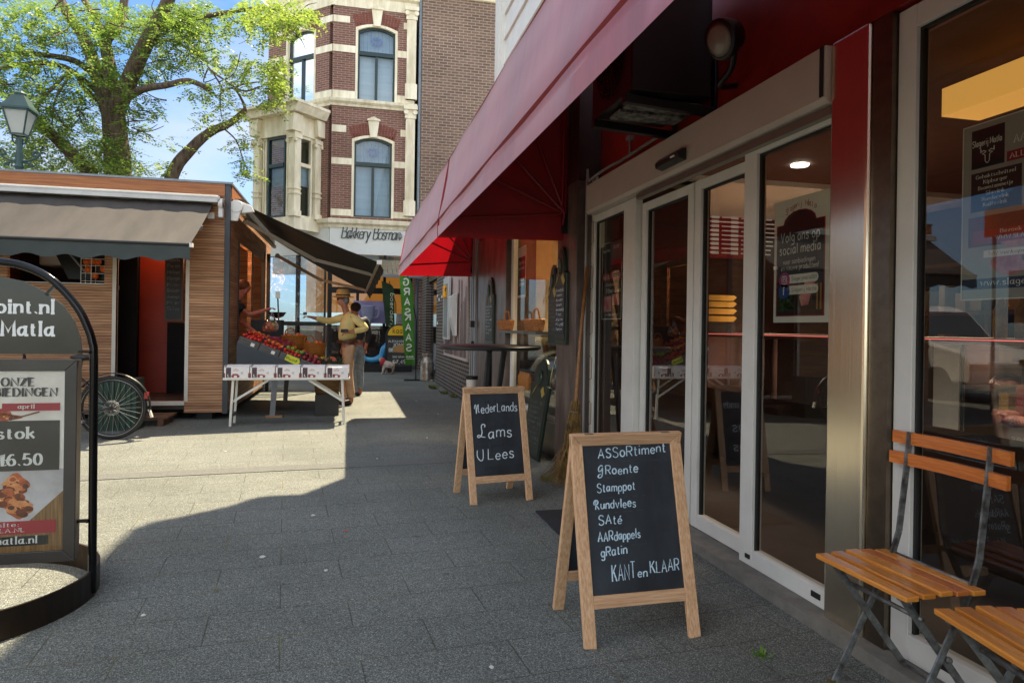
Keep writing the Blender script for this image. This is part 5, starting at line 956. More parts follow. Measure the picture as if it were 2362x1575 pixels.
SF = (np.array([xA, 10.0, zA]), U, np.array([0, 1.0, 0]), Wn)
M_cart = mat('crate_grey', '#57534f', .7, c2='#484440', scale=8); M_cartd = mat('crate_black', '#26272a', .6, var=.2); M_crw = wood('crate_wood', '#b0783f', '#86562a', 0, .7)
M_tom = mat('tomato_red', '#e03522', .3, c2='#b82416', scale=20); M_peach = mat('peach_skin', '#f08a48', .5, c2='#d8502e', scale=14); M_plum = mat('plum_skin', '#98242c', .35, c2='#641820', scale=16); M_nect = mat('nectarine', '#e04a2a', .35, c2='#f0a048', scale=14); M_lemon = mat('lemon_skin', '#f0cc2a', .4, c2='#d4bc24', scale=14); M_apple = mat('green_apple', '#8fae3a', .35, c2='#6d8c2a', scale=14)
proto = {}
def fruit(kind, m_, r, p, label, group, cat='fruit'):
    key = (kind, m_.name)
    if key not in proto: o = MB().ball((0, 0, 0), (r, r * .96, r * .92), 10, 7).build(kind, m_, smooth=True, origin=(0, 0, 0)); proto[key] = o
    else: o = proto[key].copy(); COL.objects.link(o)
    o.location = p; o.rotation_euler = (rnd.random(), rnd.random(), rnd.random()); o['label'] = label; o['category'] = cat; o['group'] = group
rnd = random.Random(12)
place = ['next to the kiosk', 'second from the kiosk', 'third from the kiosk', 'lowest, at the street end']
rows_ = [(0.0, M_cart, [('cherry_tomato', M_tom), ('cherry_tomato', M_tom), ('cherry_tomato', M_tom), ('plum', M_plum)], 'front row'),
         (0.42, M_cartd, [('tomato', M_tom), ('nectarine', M_nect), ('green_apple', M_apple), ('plum', M_plum)], 'middle row'),
         (0.84, M_crw, [('nectarine', M_nect), ('peach', M_peach), ('peach', M_peach), ('lemon', M_lemon)], 'back row')]
for (v0, cm, kinds, rw_) in rows_:
    for i in range(4):
        u0 = .01 + i * .288; ww, dd, hh = .278, .385, .10 + .02 * (v0 > 0)
        cr_ = thing('fruit_crate', f'{"dark grey" if cm is M_cart else ("black" if cm is M_cartd else "wooden")} fruit crate in the {rw_} of the stand, {place[i]}', 'crate', SF[0] + U * u0 + np.array([0, v0, 0]), 'fruit crates on the sloping stand')
        g = MB(SF); e = .012
        for a, b_, c, d in ((u0, u0 + ww, v0, v0 + e), (u0, u0 + ww, v0 + dd - e, v0 + dd), (u0, u0 + e, v0 + e, v0 + dd - e), (u0 + ww - e, u0 + ww, v0 + e, v0 + dd - e)): g.bx(a, b_, c, d, 0, hh)
        g.bx(u0 + e, u0 + ww - e, v0 + e, v0 + dd - e, 0, .01); g.build('crate_box', cm, cr_)
        if v0 == 0:
            fr = (SF[0] + U * u0 + np.array([0, -.001, 0]), U, Wn, np.array([0, -1.0, 0])); g = MB(fr); g.bx(.17, .22, .02, .065, 0, .002); g.build('price_tag', M_paper, cr_)
            g = MB(fr); write(g, 'Fruit', .04, .04, .018, .001, 'sans', .14, width=.08); ribbon(g, [(.02, .085), (.26, .085)], .001, lambda d: .004); g.build('crate_print', M_cdim, cr_)
        else:
            g = MB(SF)
            for a in (u0 + .004, u0 + ww - .004):
                for b_ in (v0 + .01, v0 + dd - .01): g.bx(a - .012, a + .012, b_ - .01, b_ + .01, hh, hh + .045)
            g.build('corner_block', cm, cr_)
        kn, km = kinds[i]; r = .022 if kn == 'cherry_tomato' else rnd.uniform(.031, .038); nu = 5 if r < .03 else 4; nvv = 3
        if v0 > 0.5: nvv = 3
        for a in range(nu):
            for b_ in range(nvv):
                p = SF[0] + U * (u0 + .035 + a * (ww - .07) / (nu - 1)) + np.array([0, v0 + .05 + b_ * .1 + rnd.uniform(-.03, .03), 0]) + Wn * (hh - .005 + rnd.uniform(0, .05))
                fruit(kn, km, r, p, f'{kn.replace("_", " ")} in the {rw_} crate {place[i]}', f'{kn.replace("_", " ")}s in the {rw_} crate {place[i]}')
for j in range(3):
    c_ = SF[0] + U * (.40 + .10 * j) + np.array([0, .62 + .05 * (j % 2), 0]) + Wn * .16; g = MB(); rr = random.Random(40 + j)
    rows = [[tuple(c_ + np.array([.085 * f * math.cos(t_) * (1 + .2 * rr.random()), .085 * f * math.sin(t_), .05 * f * f + .03 * rr.random() * f])) for t_ in np.linspace(0, 2 * PI, 15)] for f in (0.2, .5, .8, 1.0)]
    for r_ in rows: r_[-1] = r_[0]
    g.sheet(rows); tag(g.build('tissue_wrap', mat('pink_tissue', '#d8687a', .7, c2='#b84860', scale=30, trans=.3), smooth=True), 'crumpled pink tissue wrap lying over the middle row of fruit crates', 'tissue', 'pink tissue wraps on the fruit crates')
# yellow price card, pink tray, scale
g = MB((SF[0] + np.array([0, -.004, 0]), U, Wn, np.array([0, -1.0, 0]))); g.prism([(.67, .01), (.86, -.01), (.88, .05), (.85, .09), (.68, .095)], 0, .003); pc = tag(g.build('price_card', mat('card_yellow', '#d3d62c', .6, var=.1)), 'bright yellow handwritten price card on the front row of fruit crates', 'price card')
g = MB((SF[0] + np.array([0, -.008, 0]), U, Wn, np.array([0, -1.0, 0]))); write(g, 'Rood', .69, .03, .04, 0, 'hand', .16, width=.14, jitter=.1, rise=.02); g.build('card_lettering', M_ink, pc)
q = aY(638, 738, 11.7); x0, x1 = aY(598, 760, 11.7)[0], aY(652, 760, 11.7)[0]
sl_ = thing('weighing_scale', 'black weighing scale with display pole standing behind the fruit crates', 'scale', ((x0 + x1) / 2, 11.7, .9))
g = MB(); g.bx(x0 - .12, x1, 11.65, 11.95, .95, q[2]); g.build('scale_body', mat('scale_black', '#20252b', .5, var=.15), sl_, bev=.01)
p = aY(640, 685, 11.7); g = MB(); g.tube([(p[0] + .02, 11.75, q[2]), (p[0], 11.75, p[2])], .012, 8); g.bx(p[0] - .035, p[0] + .035, 11.73, 11.76, p[2] - .02, p[2] + .09); g.build('display_pole', mat('pole_chrome', '#9d9a94', .3, metal=.8), sl_)
g = MB(); g.lathe([(.02, 0), (.10, .03), (.14, .09), (.145, .10)], (p[0] - .02, 11.9, q[2] + .03), 18); g.build('weighing_pan', M_dark, sl_, smooth=True)
# two wicker baskets of peaches
M_wick = mat('wicker', '#d88a34', .6, c2='#a8621e', scale=45, stretch=(1, 1, 2.5), bump=.6, bscale=70, trans=.35); M_wickd = mat('wicker_brown', '#7c5a2c', .7, c2='#4d3518', scale=50, stretch=(1, 1, 3), bump=.6, bscale=70)
def basket(c, rx, ry, h, label, mt, group=None, handle=True):
    b_ = thing('wicker_basket', label, 'basket', c, group)
    g = MB(); g.lathe([(.82, 0), (.86, .25 * h), (.92, .5 * h), (.97, .75 * h), (1.0, h), (1.05, h + .008), (1.02, h + .02), (.97, h + .005), (.93, .7 * h), (.84, .1 * h), (0, .06 * h)], c, 26, rx, ry)
    g.v = [(c[0] + (x - c[0]) * 1, y, z) for x, y, z in g.v]; g.build('basket_body', mt, b_, smooth=True)
    g = MB()
    for f in np.linspace(.12, .92, 7): rr = .83 + .17 * f; g.tube([(c[0] + rx * (rr + .012 * (-1) ** j) * math.cos(t_), c[1] + ry * (rr + .012 * (-1) ** j) * math.sin(t_), c[2] + h * f) for j, t_ in enumerate(np.linspace(0, 2 * PI, 27)[:-1])], .008, 5, closed=True)
    g.build('weave', mt, b_)
    if handle: g = MB(); g.tube(smoothpts([(c[0] - rx * .7, c[1] - ry * .6, c[2] + h), (c[0] - rx * .6, c[1] - ry * .6, c[2] + h + .10), (c[0] - rx * .1, c[1] - ry * .6, c[2] + h + .12), (c[0] + rx * .15, c[1] - ry * .6, c[2] + h)], 6), .011, 6); g.build('handle', mt, b_, smooth=True)
    return b_
c1 = aY(678, 805, 11.0); c2 = aY(722, 822, 11.0)
for c, lb in ((c1, 'wicker basket of peaches nearer the kiosk on the back of the fruit stand'), (c2, 'wicker basket of peaches farther from the kiosk, above the pineapples')):
    c = (c[0], 11.05, c[2]); basket(c, .19, .15, .19, lb, M_wick, 'wicker baskets of peaches')
    for i in range(7): fruit('peach', M_peach, .036, (c[0] + .11 * math.cos(i * 1.05), c[1] + .08 * math.sin(i * 1.05), c[2] + .20 + .02 * (i % 2)), 'peach in the ' + ('basket nearer the kiosk' if c[0] < c2[0] - .05 else 'basket above the pineapples'), 'peaches in the ' + ('basket nearer the kiosk' if c[0] < c2[0] - .05 else 'basket above the pineapples'))
    g = MB(); g.bx(c[0] - .14, c[0] + .14, c[1] - .1, c[1] + .1, .55, c[2]); tag(g.build('basket_riser', M_dark), 'dark riser under the ' + lb.split(' on ')[0].split(',')[0], 'riser', 'risers under the baskets')
wq = aX(1170, 762, 1.96); g = MB(); g.bx(1.86, 2.012, 6.75, 8.53, wq[2] - .03, wq[2]); tag(g.build('window_ledge', mat('ledge_grey', '#6d675f', .4, metal=.4)), 'narrow grey ledge carrying wicker baskets across the counter window', 'ledge')
for px_, lb in ((1166, 'wicker basket at the pier end of the counter window ledge'), (1232, 'wicker basket beside the green menu boards on the counter window ledge')):
    q_ = aX(px_, 755, 1.93); basket((1.93, q_[1], wq[2] + .001), .085, .30, .11, lb, mat('wicker_pale', '#c08048', .7, c2='#8a5426', scale=50, bump=.6, bscale=70), 'wicker baskets on the window ledge')
# pineapples in a tall basket on a dark box
bxp = aZ(745, 958); g = MB(); g.bx(-.46, -.13, 10.12, 10.45, 0, .30); tag(g.build('plinth_box', mat('box_dark', '#2b2723', .6, var=.2), bev=.005), 'dark square box on the ground under the tall wicker basket', 'box')
basket((-.30, 10.29, .301), .20, .17, .34, 'tall brown wicker basket holding pineapples behind the white table', M_wickd, None, False)
M_pin = mat('pineapple_leaf', '#4e6a34', .5, c2='#2d4424', scale=10, trans=.2); M_pinb = mat('pineapple_skin', '#9a7a2c', .6, c2='#5c4518', scale=40, bump=.4, bscale=60)
for j, (x, y, z) in enumerate(((-.42, 10.25, .60), (-.27, 10.22, .62), (-.12, 10.3, .58))):
    pp = thing('pineapple', 'leafy pineapple in the tall basket ' + ['beside the fruit crates', 'in the middle of three', 'beside the man in yellow'][j], 'pineapple', (x, y, z), 'pineapples in the tall basket')
    g = MB(); g.ball((x, y, z + .05), (.065, .065, .09), 12, 8); g.build('fruit_body', M_pinb, pp, smooth=True); g = MB(); rr = random.Random(j)
    for i in range(46):
        a = rr.uniform(0, 2 * PI); t_ = rr.uniform(.1, 1); b0 = np.array([x, y, z + .11]); d = np.array([math.cos(a) * t_, math.sin(a) * t_, 1.25 - t_]) * rr.uniform(.10, .17); n_ = np.array([-math.sin(a), math.cos(a), 0]) * .009
        g.face([b0 - n_, b0 + n_, b0 + d * .6 + n_ * .8, b0 + d, b0 + d * .6 - n_ * .8])
    g.build('leaf_crown', M_pin, pp)
for j, (px, py) in enumerate(((725, 826), (764, 829))):
    c = aY(px, py, 10.6); g = MB(); g.prism([(c[0] + .085 * math.cos(t_), c[2] - .04 + .085 * math.sin(t_)) for t_ in np.linspace(.25, PI - .25, 10)], 10.58, 10.64, 1); tag(g.build('watermelon_piece', mat('melon_red', '#c9452f', .4, c2='#d96a4a', scale=20)), 'red watermelon piece behind the pineapples, ' + ['next to the crates', 'next to the man in yellow'][j], 'watermelon', 'watermelon pieces')
    g = MB(); g.bx(c[0] - .08, c[0] + .08, 10.55, 10.67, .5, c[2] - .025); tag(g.build('melon_box', M_cartd), 'dark box under the watermelon piece ' + ['next to the crates', 'next to the man in yellow'][j], 'box', 'boxes under the watermelon')
# white folding table with five jam cartons
tb = thing('folding_table', 'white folding trestle table with pale cartons in front of the fruit stand', 'table', (-.75, 9.4, 0)); M_tw = mat('table_white', '#d8d2c4', .45, var=.1)
g = MB(); g.bx(-1.54, .02, 9.2, 9.62, .585, .615); g.build('table_top', M_tw, tb, bev=.006)
for sx, x in ((1, -1.42), (-1, -.08)):
    for y in (9.24, 9.57):
        g = MB(); g.bar((x, y, .585), (x - sx * .03, y, 0), .03, .03, (1, 0, 0)); g.build('leg', M_tw, tb)
        g = MB(); g.bar((x - sx * .02, y + .012, .30), (x + sx * .42, y + .012, .58), .016, .028); g.build('brace', M_tw, tb)
    g = MB(); g.bar((x - sx * .02, 9.255, .13), (x - sx * .02, 9.555, .13), .02, .05); g.build('crossbar', M_grey, tb)
M_carton = mat('carton_white', '#e2dcd8', .55, var=.05); M_plumprint = mat('plum_print', '#4b363b', .5, var=.1); M_fig = mat('red_fruit_print', '#a04a40', .5, c2='#7d2f2c', scale=30)
def carton(i):
    x0 = -1.525 + i * .309; z0 = .6155
    t = thing('carton', '', 'carton', (x0 + .15, 9.4, z0), 'white cartons lined up on the folding table')
    g = MB(); W_, D_, H_ = .298, .27, .155; y0 = 9.21
    g.bx(x0, x0 + W_, y0, y0 + .004, z0, z0 + H_ - .022); g.bx(x0, x0 + W_, y0 + D_ - .004, y0 + D_, z0, z0 + H_); g.bx(x0, x0 + .004, y0 + .004, y0 + D_ - .004, z0, z0 + H_); g.bx(x0 + W_ - .004, x0 + W_, y0 + .004, y0 + D_ - .004, z0, z0 + H_); g.bx(x0 + .004, x0 + W_ - .004, y0 + .004, y0 + D_ - .004, z0, z0 + .004)
    g.face([(x0 + .02, y0 + .004, z0 + H_ - .022), (x0 + W_ - .02, y0 + .004, z0 + H_ - .022), (x0 + W_ - .02, y0 + .12, z0 + H_ - .004), (x0 + .02, y0 + .12, z0 + H_ - .004)]); g.build('box_body', M_carton, t)
    fr = frame((x0, y0 - .0005, z0), (1, 0, 0), (0, 0, 1)); g = MB(fr); g.bx(.022, .082, .002, .13, 0, .0006); g.build('plum_band', M_plumprint, t)
    g = MB(fr); g.bx(.09, .155, .032, .045, .0002, .0008) if i else g.bx(.10, .165, .03, .05, .0002, .0008); 
    for cx in (.105, .165): g.prism([(cx + .02 * math.cos(t_), .02 + .018 * math.sin(t_)) for t_ in np.linspace(0, 2 * PI, 12)[:-1]], .0008, .0012)
    g.bx(.285, .297, .0, .06, .0002, .0008); g.bx(0, .012, .0, .06, .0002, .0008); g.build('fruit_print', M_fig, t)
    g = MB(fr); g.bx(.118, .152, .004, .028, .0013, .0018); write(g, 'L', .045, .015, .03, .001, 'sans', .25); g.build('white_label', M_carton, t)
    g = MB(fr); write(g, 'CONFITURE', .105, .088, .011, .0006, 'sans', .16, width=.065); ribbon(g, [(.125, .108), (.14, .114), (.155, .108)], .0006, lambda d: .003); g.build('red_lettering', M_inkred, t)
    g = MB(fr); 
    for a in range(4): g.bx(.2 + .015 * (a % 2), .21 + .015 * (a % 2), .05 + .014 * (a // 2), .058 + .014 * (a // 2), .0006, .001)
    g.build('small_print', M_cdim, t)
    t['label'] = ['white carton with a pale blue strip on the folding table next to the kiosk', 'second white carton from the kiosk post on the folding table', 'middle one of the five white cartons on the folding table', 'fourth white carton from the kiosk post on the folding table', 'white carton at the table end in front of the man in yellow'][i]
for i in range(5): carton(i)

# ================================================================== people
def skin(name, verts, edges, radii, m_, parent, root=0, sub=2):
    me = bpy.data.meshes.new(name); org = WL[parent.name]; me.from_pydata([tuple(np.array(v) - org) for v in verts], edges, []); me.materials.append(m_)
    o = bpy.data.objects.new(name, me); COL.objects.link(o); o.parent = parent; WL[o.name] = org
    md = o.modifiers.new('skin', 'SKIN'); md.use_smooth_shade = True; md.branch_smoothing = .6
    if not me.skin_vertices: me.skin_vertices.new() if hasattr(me.skin_vertices, 'new') else None
    for i, r in enumerate(radii): s_ = me.skin_vertices[0].data[i]; s_.radius = (r if isinstance(r, tuple) else (r, r)); s_.use_root = (i == root)
    sd = o.modifiers.new('smooth', 'SUBSURF'); sd.levels = sub; sd.render_levels = sub
    dg = bpy.context.evaluated_depsgraph_get(); ev = o.evaluated_get(dg); nm = bpy.data.meshes.new_from_object(ev); o.modifiers.clear(); old = o.data; o.data = nm; bpy.data.meshes.remove(old)
    nm.name = name
    if not nm.materials: nm.materials.append(m_)
    return o
def human(root, base, fwd, J, skinm, sleeves, shirt_m, trouser_m, shoe_m, hair_m, torso=1.0):
    f = np.array(fwd, float); f /= np.linalg.norm(f); lf = np.array([-f[1], f[0], 0.0]); base = np.array(base, float)
    w_ = lambda p: base + f * p[0] + lf * p[1] + np.array([0, 0, p[2]])
    d = dict(pel=(0, 0, .95), bel=(.02, 0, 1.12), che=(0, 0, 1.36), nk=(.03, 0, 1.50), nk2=(.055, 0, 1.57), chin=(.10, 0, 1.625), hd=(.075, 0, 1.70), top=(.06, 0, 1.775),
             shL=(0, .18, 1.44), elL=(-.04, .25, 1.16), wrL=(.06, .26, .92), shR=(0, -.18, 1.44), elR=(-.04, -.25, 1.16), wrR=(.06, -.26, .92),
             hpL=(0, .095, .90), knL=(.03, .11, .50), anL=(-.02, .11, .09), hpR=(0, -.095, .90), knR=(.05, -.11, .50), anR=(.02, -.11, .09)); d.update(J)
    nm = list(d); V = [w_(d[k_]) for k_ in nm]; ix = {k_: i for i, k_ in enumerate(nm)}
    E_ = [('pel', 'bel'), ('bel', 'che'), ('che', 'nk'), ('nk', 'nk2'), ('nk2', 'hd'), ('hd', 'top'), ('hd', 'chin'), ('che', 'shL'), ('shL', 'elL'), ('elL', 'wrL'), ('che', 'shR'), ('shR', 'elR'), ('elR', 'wrR'), ('pel', 'hpL'), ('hpL', 'knL'), ('knL', 'anL'), ('pel', 'hpR'), ('hpR', 'knR'), ('knR', 'anR')]
    R = dict(pel=.095, bel=.095, che=.10, nk=.062, nk2=.058, chin=.055, hd=.108, top=.075, shL=.03, elL=.042, wrL=.03, shR=.03, elR=.042, wrR=.03, hpL=.075, knL=.055, anL=.04, hpR=.085, knR=.055, anR=.04)
    E2 = [(ix[a], ix[b_]) for a, b_ in E_]; RR = [R[k_] for k_ in nm]
    def addv(p, r, a): V.append(p); RR.append(r); E2.append((a, len(V) - 1)); return len(V) - 1
    # nose, ears
    addv(w_(d['hd']) + f * .112 + np.array([0, 0, -.012]), .016, ix['hd'])
    for s_ in 'LR':
        wv = w_(d['wr' + s_]); el = w_(d['el' + s_]); dr = (wv - el) / np.linalg.norm(wv - el); up_ = np.array([0, 0, 1.0]); sd_ = np.cross(dr, up_); sd_ /= np.linalg.norm(sd_) + 1e-9; dn = np.cross(sd_, dr)
        if 'hand' + s_ in J: pass
        pm = addv(wv + dr * .05, .034, ix['wr' + s_])
        for q in range(4):
            off = (q - 1.5) * .019; ln = (.062, .074, .070, .054)[q]; k1 = addv(wv + dr * .088 + sd_ * off, .0095, pm); k2 = addv(V[k1] + dr * ln * .5 - dn * .012, .0085, k1); addv(V[k2] + dr * ln * .35 - dn * .032, .007, k2)
        k1 = addv(wv + dr * .045 + sd_ * (.038 if s_ == 'L' else -.038) - dn * .008, .0105, pm); addv(V[k1] + dr * .04 + sd_ * (.01 if s_ == 'L' else -.01) - dn * .01, .0085, k1)
        an = w_(d['an' + s_]); hl = addv(an + np.array([0, 0, -.05]), .035, ix['an' + s_]); addv(an + f * .14 + np.array([0, 0, -.055]), .03, hl)
    skin('body', V, E2, RR, skinm, root)
    # shirt
    g0 = ['bel0', 'bel', 'che', 'nk']; dd = dict(d); dd['bel0'] = tuple(np.array(d['pel']) * .75 + np.array(d['bel']) * .25)
    sv = [w_(dd[k_]) for k_ in g0]; sr = [.158 * torso, .172 * torso, .168 * torso, .078]; se = [(0, 1), (1, 2), (2, 3)]
    for s_ in 'LR':
        a = len(sv); sv.append(w_(d['sh' + s_])); sr.append(.078); se.append((2, a)); el = np.array(d['el' + s_]); sh = np.array(d['sh' + s_]); wr_ = np.array(d['wr' + s_])
        if sleeves > .9: sv += [w_(el), w_(el + (wr_ - el) * sleeves * .82)]; sr += [.062, .047]; se += [(a, a + 1), (a + 1, a + 2)]
        else: sv.append(w_(sh + (el - sh) * sleeves)); sr.append(.07); se.append((a, a + 1))
    skin('shirt', sv, se, sr, shirt_m, root)
    tv = [w_(dd['bel0']), w_(d['pel'])]; tr_ = [.160 * torso, .162 * torso]; te = [(0, 1)]
    for s_ in 'LR':
        a = len(tv); an = np.array(d['an' + s_]); tv += [w_(d['hp' + s_]), w_(d['kn' + s_]), w_(an + np.array([0, 0, .02]))]; tr_ += [.105, .082, .07]; te += [(1, a), (a, a + 1), (a + 1, a + 2)]
    skin('trousers', tv, te, tr_, trouser_m, root, 1)
    for s_ in 'LR':
        an = w_(d['an' + s_]); skin('shoe', [an + np.array([0, 0, -.03]), an + np.array([0, 0, -.05]) + f * .02, an + f * .1 + np.array([0, 0, -.058]), an + f * .19 + np.array([0, 0, -.062])], [(0, 1), (1, 2), (2, 3)], [.045, .045, .04, .03], shoe_m, root)
    hd = w_(d['hd']); return w_, d, hd, f, lf
M_skin = mat('skin_tan', '#b97a5c', .5, c2='#a5644a', scale=14); M_skinr = mat('skin_ruddy', '#c0705a', .5, c2='#a8573f', scale=14); M_hairg = mat('hair_grey', '#8d8780', .8, var=.3, scale=60); M_hairr = mat('hair_auburn', '#8d4a1e', .7, c2='#5c2b10', scale=50)
mb_ = aZ(797, 930)
man = thing('person', 'man in straw hat, yellow shirt and tan trousers reaching towards the fruit seller', 'person', (0.0, 11.55, 0))
w_, d, hd, f, lf = human(man, (0.0, 11.55, 0), (-1, 0.06, 0), dict(pel=(0, 0, .98), bel=(.04, 0, 1.14), che=(.01, 0, 1.38), nk=(.05, 0, 1.53), nk2=(.08, 0, 1.59), chin=(.135, 0, 1.635), hd=(.105, 0, 1.715), top=(.09, 0, 1.79),
    shR=(.04, -.17, 1.45), elR=(.34, -.20, 1.36), wrR=(.60, -.16, 1.42), shL=(-.05, .18, 1.45), elL=(-.30, .24, 1.25), wrL=(-.04, .30, 1.20), knL=(.0, .11, .51), anL=(-.06, .11, .09), knR=(.06, -.11, .51), anR=(.08, -.11, .09)),
    M_skin, 1.0, mat('yellow_shirt', '#f4e09a', .75, c2='#e6cd7c', scale=7, bump=.3, bscale=14, trans=.15), mat('tan_trousers', '#cba27c', .8, c2='#b98f6a', scale=8, bump=.2, bscale=12), mat('brown_shoe', '#3b1c14', .35, var=.2), M_hairg, 1.16)
M_straw = mat('straw_hat', '#d0a262', .7, c2='#b98748', scale=40)
hc = hd + f * .0 + np.array([0, 0, .055])
g = MB(); g.lathe([(.0, .125), (.075, .122), (.095, .105), (.102, .02), (.11, .005), (.165, -.012), (.168, -.004), (.112, .0)], hc, 26, 1.1, .95); ht_ = g.build('hat', M_straw, man, smooth=True)
g = MB(); g.lathe([(.106, .008), (.106, .034), (.1025, .034)], hc, 26, 1.1, .95); g.build('hat_band', mat('hat_band', '#3a2418', .7), ht_)
g = MB(); g.ball(hd - f * .05 + np.array([0, 0, .0]), (.055, .088, .08), 12, 8); g.build('hair', M_hairg, man, smooth=True)
g = MB()
for s_ in (1, -1): g.ball(hd + f * .082 + lf * .036 * s_ + np.array([0, 0, .012]), (.014, .03, .022), 10, 6)
for s_ in (1, -1): g.bar(hd + f * .075 + lf * .07 * s_ + np.array([0, 0, .018]), hd - f * .0 + lf * .09 * s_ + np.array([0, 0, .018]), .005, .006)
g.build('sunglasses', M_black, man)
g = MB(); g.lathe([(.182, 0), (.182, .042), (.176, .042)], w_((.012, 0, 1.012)), 24, 1.0, 1.0); g.build('belt', mat('belt_brown', '#5a2f1c', .5, var=.2), man)
g = MB(); c = w_(d['elL']) + (w_(d['wrL']) - w_(d['elL'])) * 1.35; g.bx(c[0] - .06, c[0] + .06, c[1] - .02, c[1] + .012, c[2] - .0, c[2] + .055); tag(g.build('wallet', mat('wallet_brown', '#2b1714', .5), bev=.01), 'dark wallet held in the near hand of the man in yellow', 'wallet')
c = w_(d['wrR']) + np.array([-.12, 0, .02]); g = MB(); g.bx(c[0] - .03, c[0] + .03, c[1] - .04, c[1] - .01, c[2] + .02, c[2] + .065); g.tube([c + np.array([0, -.02, .02]), c + np.array([-.08, -.02, .035])], .006, 6); tag(g.build('key_fob', M_black), 'small black object held in the stretched hand of the man in yellow', 'keys')
ven = thing('person', 'fruit seller with auburn hair and black T-shirt leaning out of the kiosk with a bag', 'person', (-1.80, 11.1, .24))
w_, d, hd, f, lf = human(ven, (-1.80, 11.05, .24), (1, -.05, 0), dict(che=(.10, 0, 1.30), bel=(.03, 0, 1.10), nk=(.17, 0, 1.43), nk2=(.2, 0, 1.49), chin=(.26, .0, 1.54), hd=(.235, 0, 1.615), top=(.22, 0, 1.69),
    shR=(.16, -.17, 1.36), elR=(.36, -.20, 1.19), wrR=(.57, -.14, 1.27), shL=(.10, .18, 1.38), elL=(.12, .24, 1.10), wrL=(.32, .2, .98)), M_skinr, .62, mat('black_tshirt', '#17161a', .8, var=.2), mat('black_trousers', '#1a1a1d', .8), M_black, M_hairr)
g = MB(); g.ball(hd + np.array([-.012, 0, .028]), (.1, .095, .085), 14, 9); g.build('hair', M_hairr, ven, smooth=True)
hb = w_(d['wrR']) + np.array([.10, 0, -.03])
bg_ = thing('fruit_bag', 'clear plastic bag of oranges hanging from the hand of the fruit seller', 'bag', hb)
g = MB(); rows = []
for (z, r_) in ((0, .012), (-.06, .035), (-.13, .075), (-.2, .11), (-.25, .115), (-.285, .09), (-.295, .02)): rows.append([(hb[0] - .03 * (-z / .3) + r_ * (1 + .12 * math.sin(5 * t_)) * math.cos(t_), hb[1] + r_ * .8 * math.sin(t_), hb[2] + z) for t_ in np.linspace(0, 2 * PI, 21)])
g.sheet(rows); g.build('plastic_bag', glass('bag_film', '#f4f2ee', 1.6, .08, haze=.06), bg_, smooth=True)
for i, (x, z, m_) in enumerate(((-.06, -.235, M_orange), (.02, -.24, M_orange), (-.02, -.18, M_orange), (.03, -.19, M_lemon))): fruit('orange' if m_ is M_orange else 'lemon', m_, .046, (hb[0] - .02 + x, hb[1] + .01 * i - .02, hb[2] + z), 'orange in the clear bag held out by the seller' if m_ is M_orange else 'yellow lemon in the clear bag held out by the seller', 'citrus in the clear bag')
oth = thing('person', 'person in dark jacket and light jeans mostly hidden behind the man in yellow', 'person', (.17, 12.9, 0))
w2, d2, hd2, f2, lf2 = human(oth, (.14, 12.9, 0), (-.6, .8, 0), dict(hd=(.06, 0, 1.62), top=(.05, 0, 1.68), chin=(.09, 0, 1.55), nk2=(.05, 0, 1.5), nk=(.03, 0, 1.44), che=(0, 0, 1.30)), M_skin, 1.0, mat('dark_jacket', '#23242c', .7, var=.2), mat('light_jeans', '#8f979e', .8, c2='#747d86', scale=20), mat('dark_shoe', '#1c1c20', .5), M_hairr)
g = MB(); g.ball(hd2 - f2 * .015 + np.array([0, 0, .02]), (.098, .098, .09), 12, 8); g.build('hair', mat('hair_dark', '#2c2019', .8), oth, smooth=True)
# ================================================================== bakery house at the end of the street
YB = 20.6
M_brickr = brick('red_brick_front', '#89594b', '#734539', '#9a9085', (1, 0)); a47 = math.radians(47.4); dL = np.array([-math.sin(a47), math.cos(a47), 0]); nL = np.array([-math.cos(a47), -math.sin(a47), 0])
M_brickl = brick('red_brick_side', '#89594b', '#734539', '#9a9085', (dL[0], dL[1])); M_arch = brick('arch_brick', '#7a3b30', '#6a3028', '#80766c', (1, 0), .075, .5, .012)
M_dgreen = mat('dark_green_joinery', '#16302f', .35, var=.15); M_wp = glass('house_glass', '#d6e2ea', 1.0); M_curt = mat('blind_cloth', '#c9d2d6', .8, c2='#b3bfc6', scale=.8, stretch=(.4, .4, 7)); M_dkroom = mat('dark_room', '#1d1a18', .8)
bk = thing('bakery_house', 'red brick corner house with cream stone bands, bay window and bakery on the ground floor', 'house', (0, 22, 0))
C = aY(763, 400, YB); C = np.array([C[0], YB, 0]); X1 = aY(955, 400, YB)[0]
ry = lambda px, py: aY(px, py, YB)[2]; rx = lambda px: aY(px, 400, YB)[0] - C[0]
frR = frame(C, (1, 0, 0), (0, 0, 1)); WR = X1 - C[0]
lz = lambda px, py: aP(px, py, C, nL); LE = lz(617, 300); WL_ = np.linalg.norm((LE - C)[:2]); frL = frame(C + dL * WL_, -dL, (0, 0, 1))
lu = lambda px, py=300: WL_ - np.linalg.norm((lz(px, py) - C)[:2])
ZT = ry(850, 22); ZG = ry(850, 508)
def wallgrid(fr, W, z0, z1, ops, m_, name, dep=.3):
    us = sorted({0, W, *[o_[0] for o_ in ops], *[o_[1] for o_ in ops]}); g = MB(fr)
    for a, b_ in zip(us[:-1], us[1:]):
        zs = [(o_[2], o_[3]) for o_ in ops if o_[0] <= a + 1e-6 and o_[1] >= b_ - 1e-6]; z = z0
        for lo, hi in sorted(zs): g.bx(a, b_, z, lo, -dep, 0); z = hi
        g.bx(a, b_, z, z1, -dep, 0)
    return g.build(name, m_, bk)
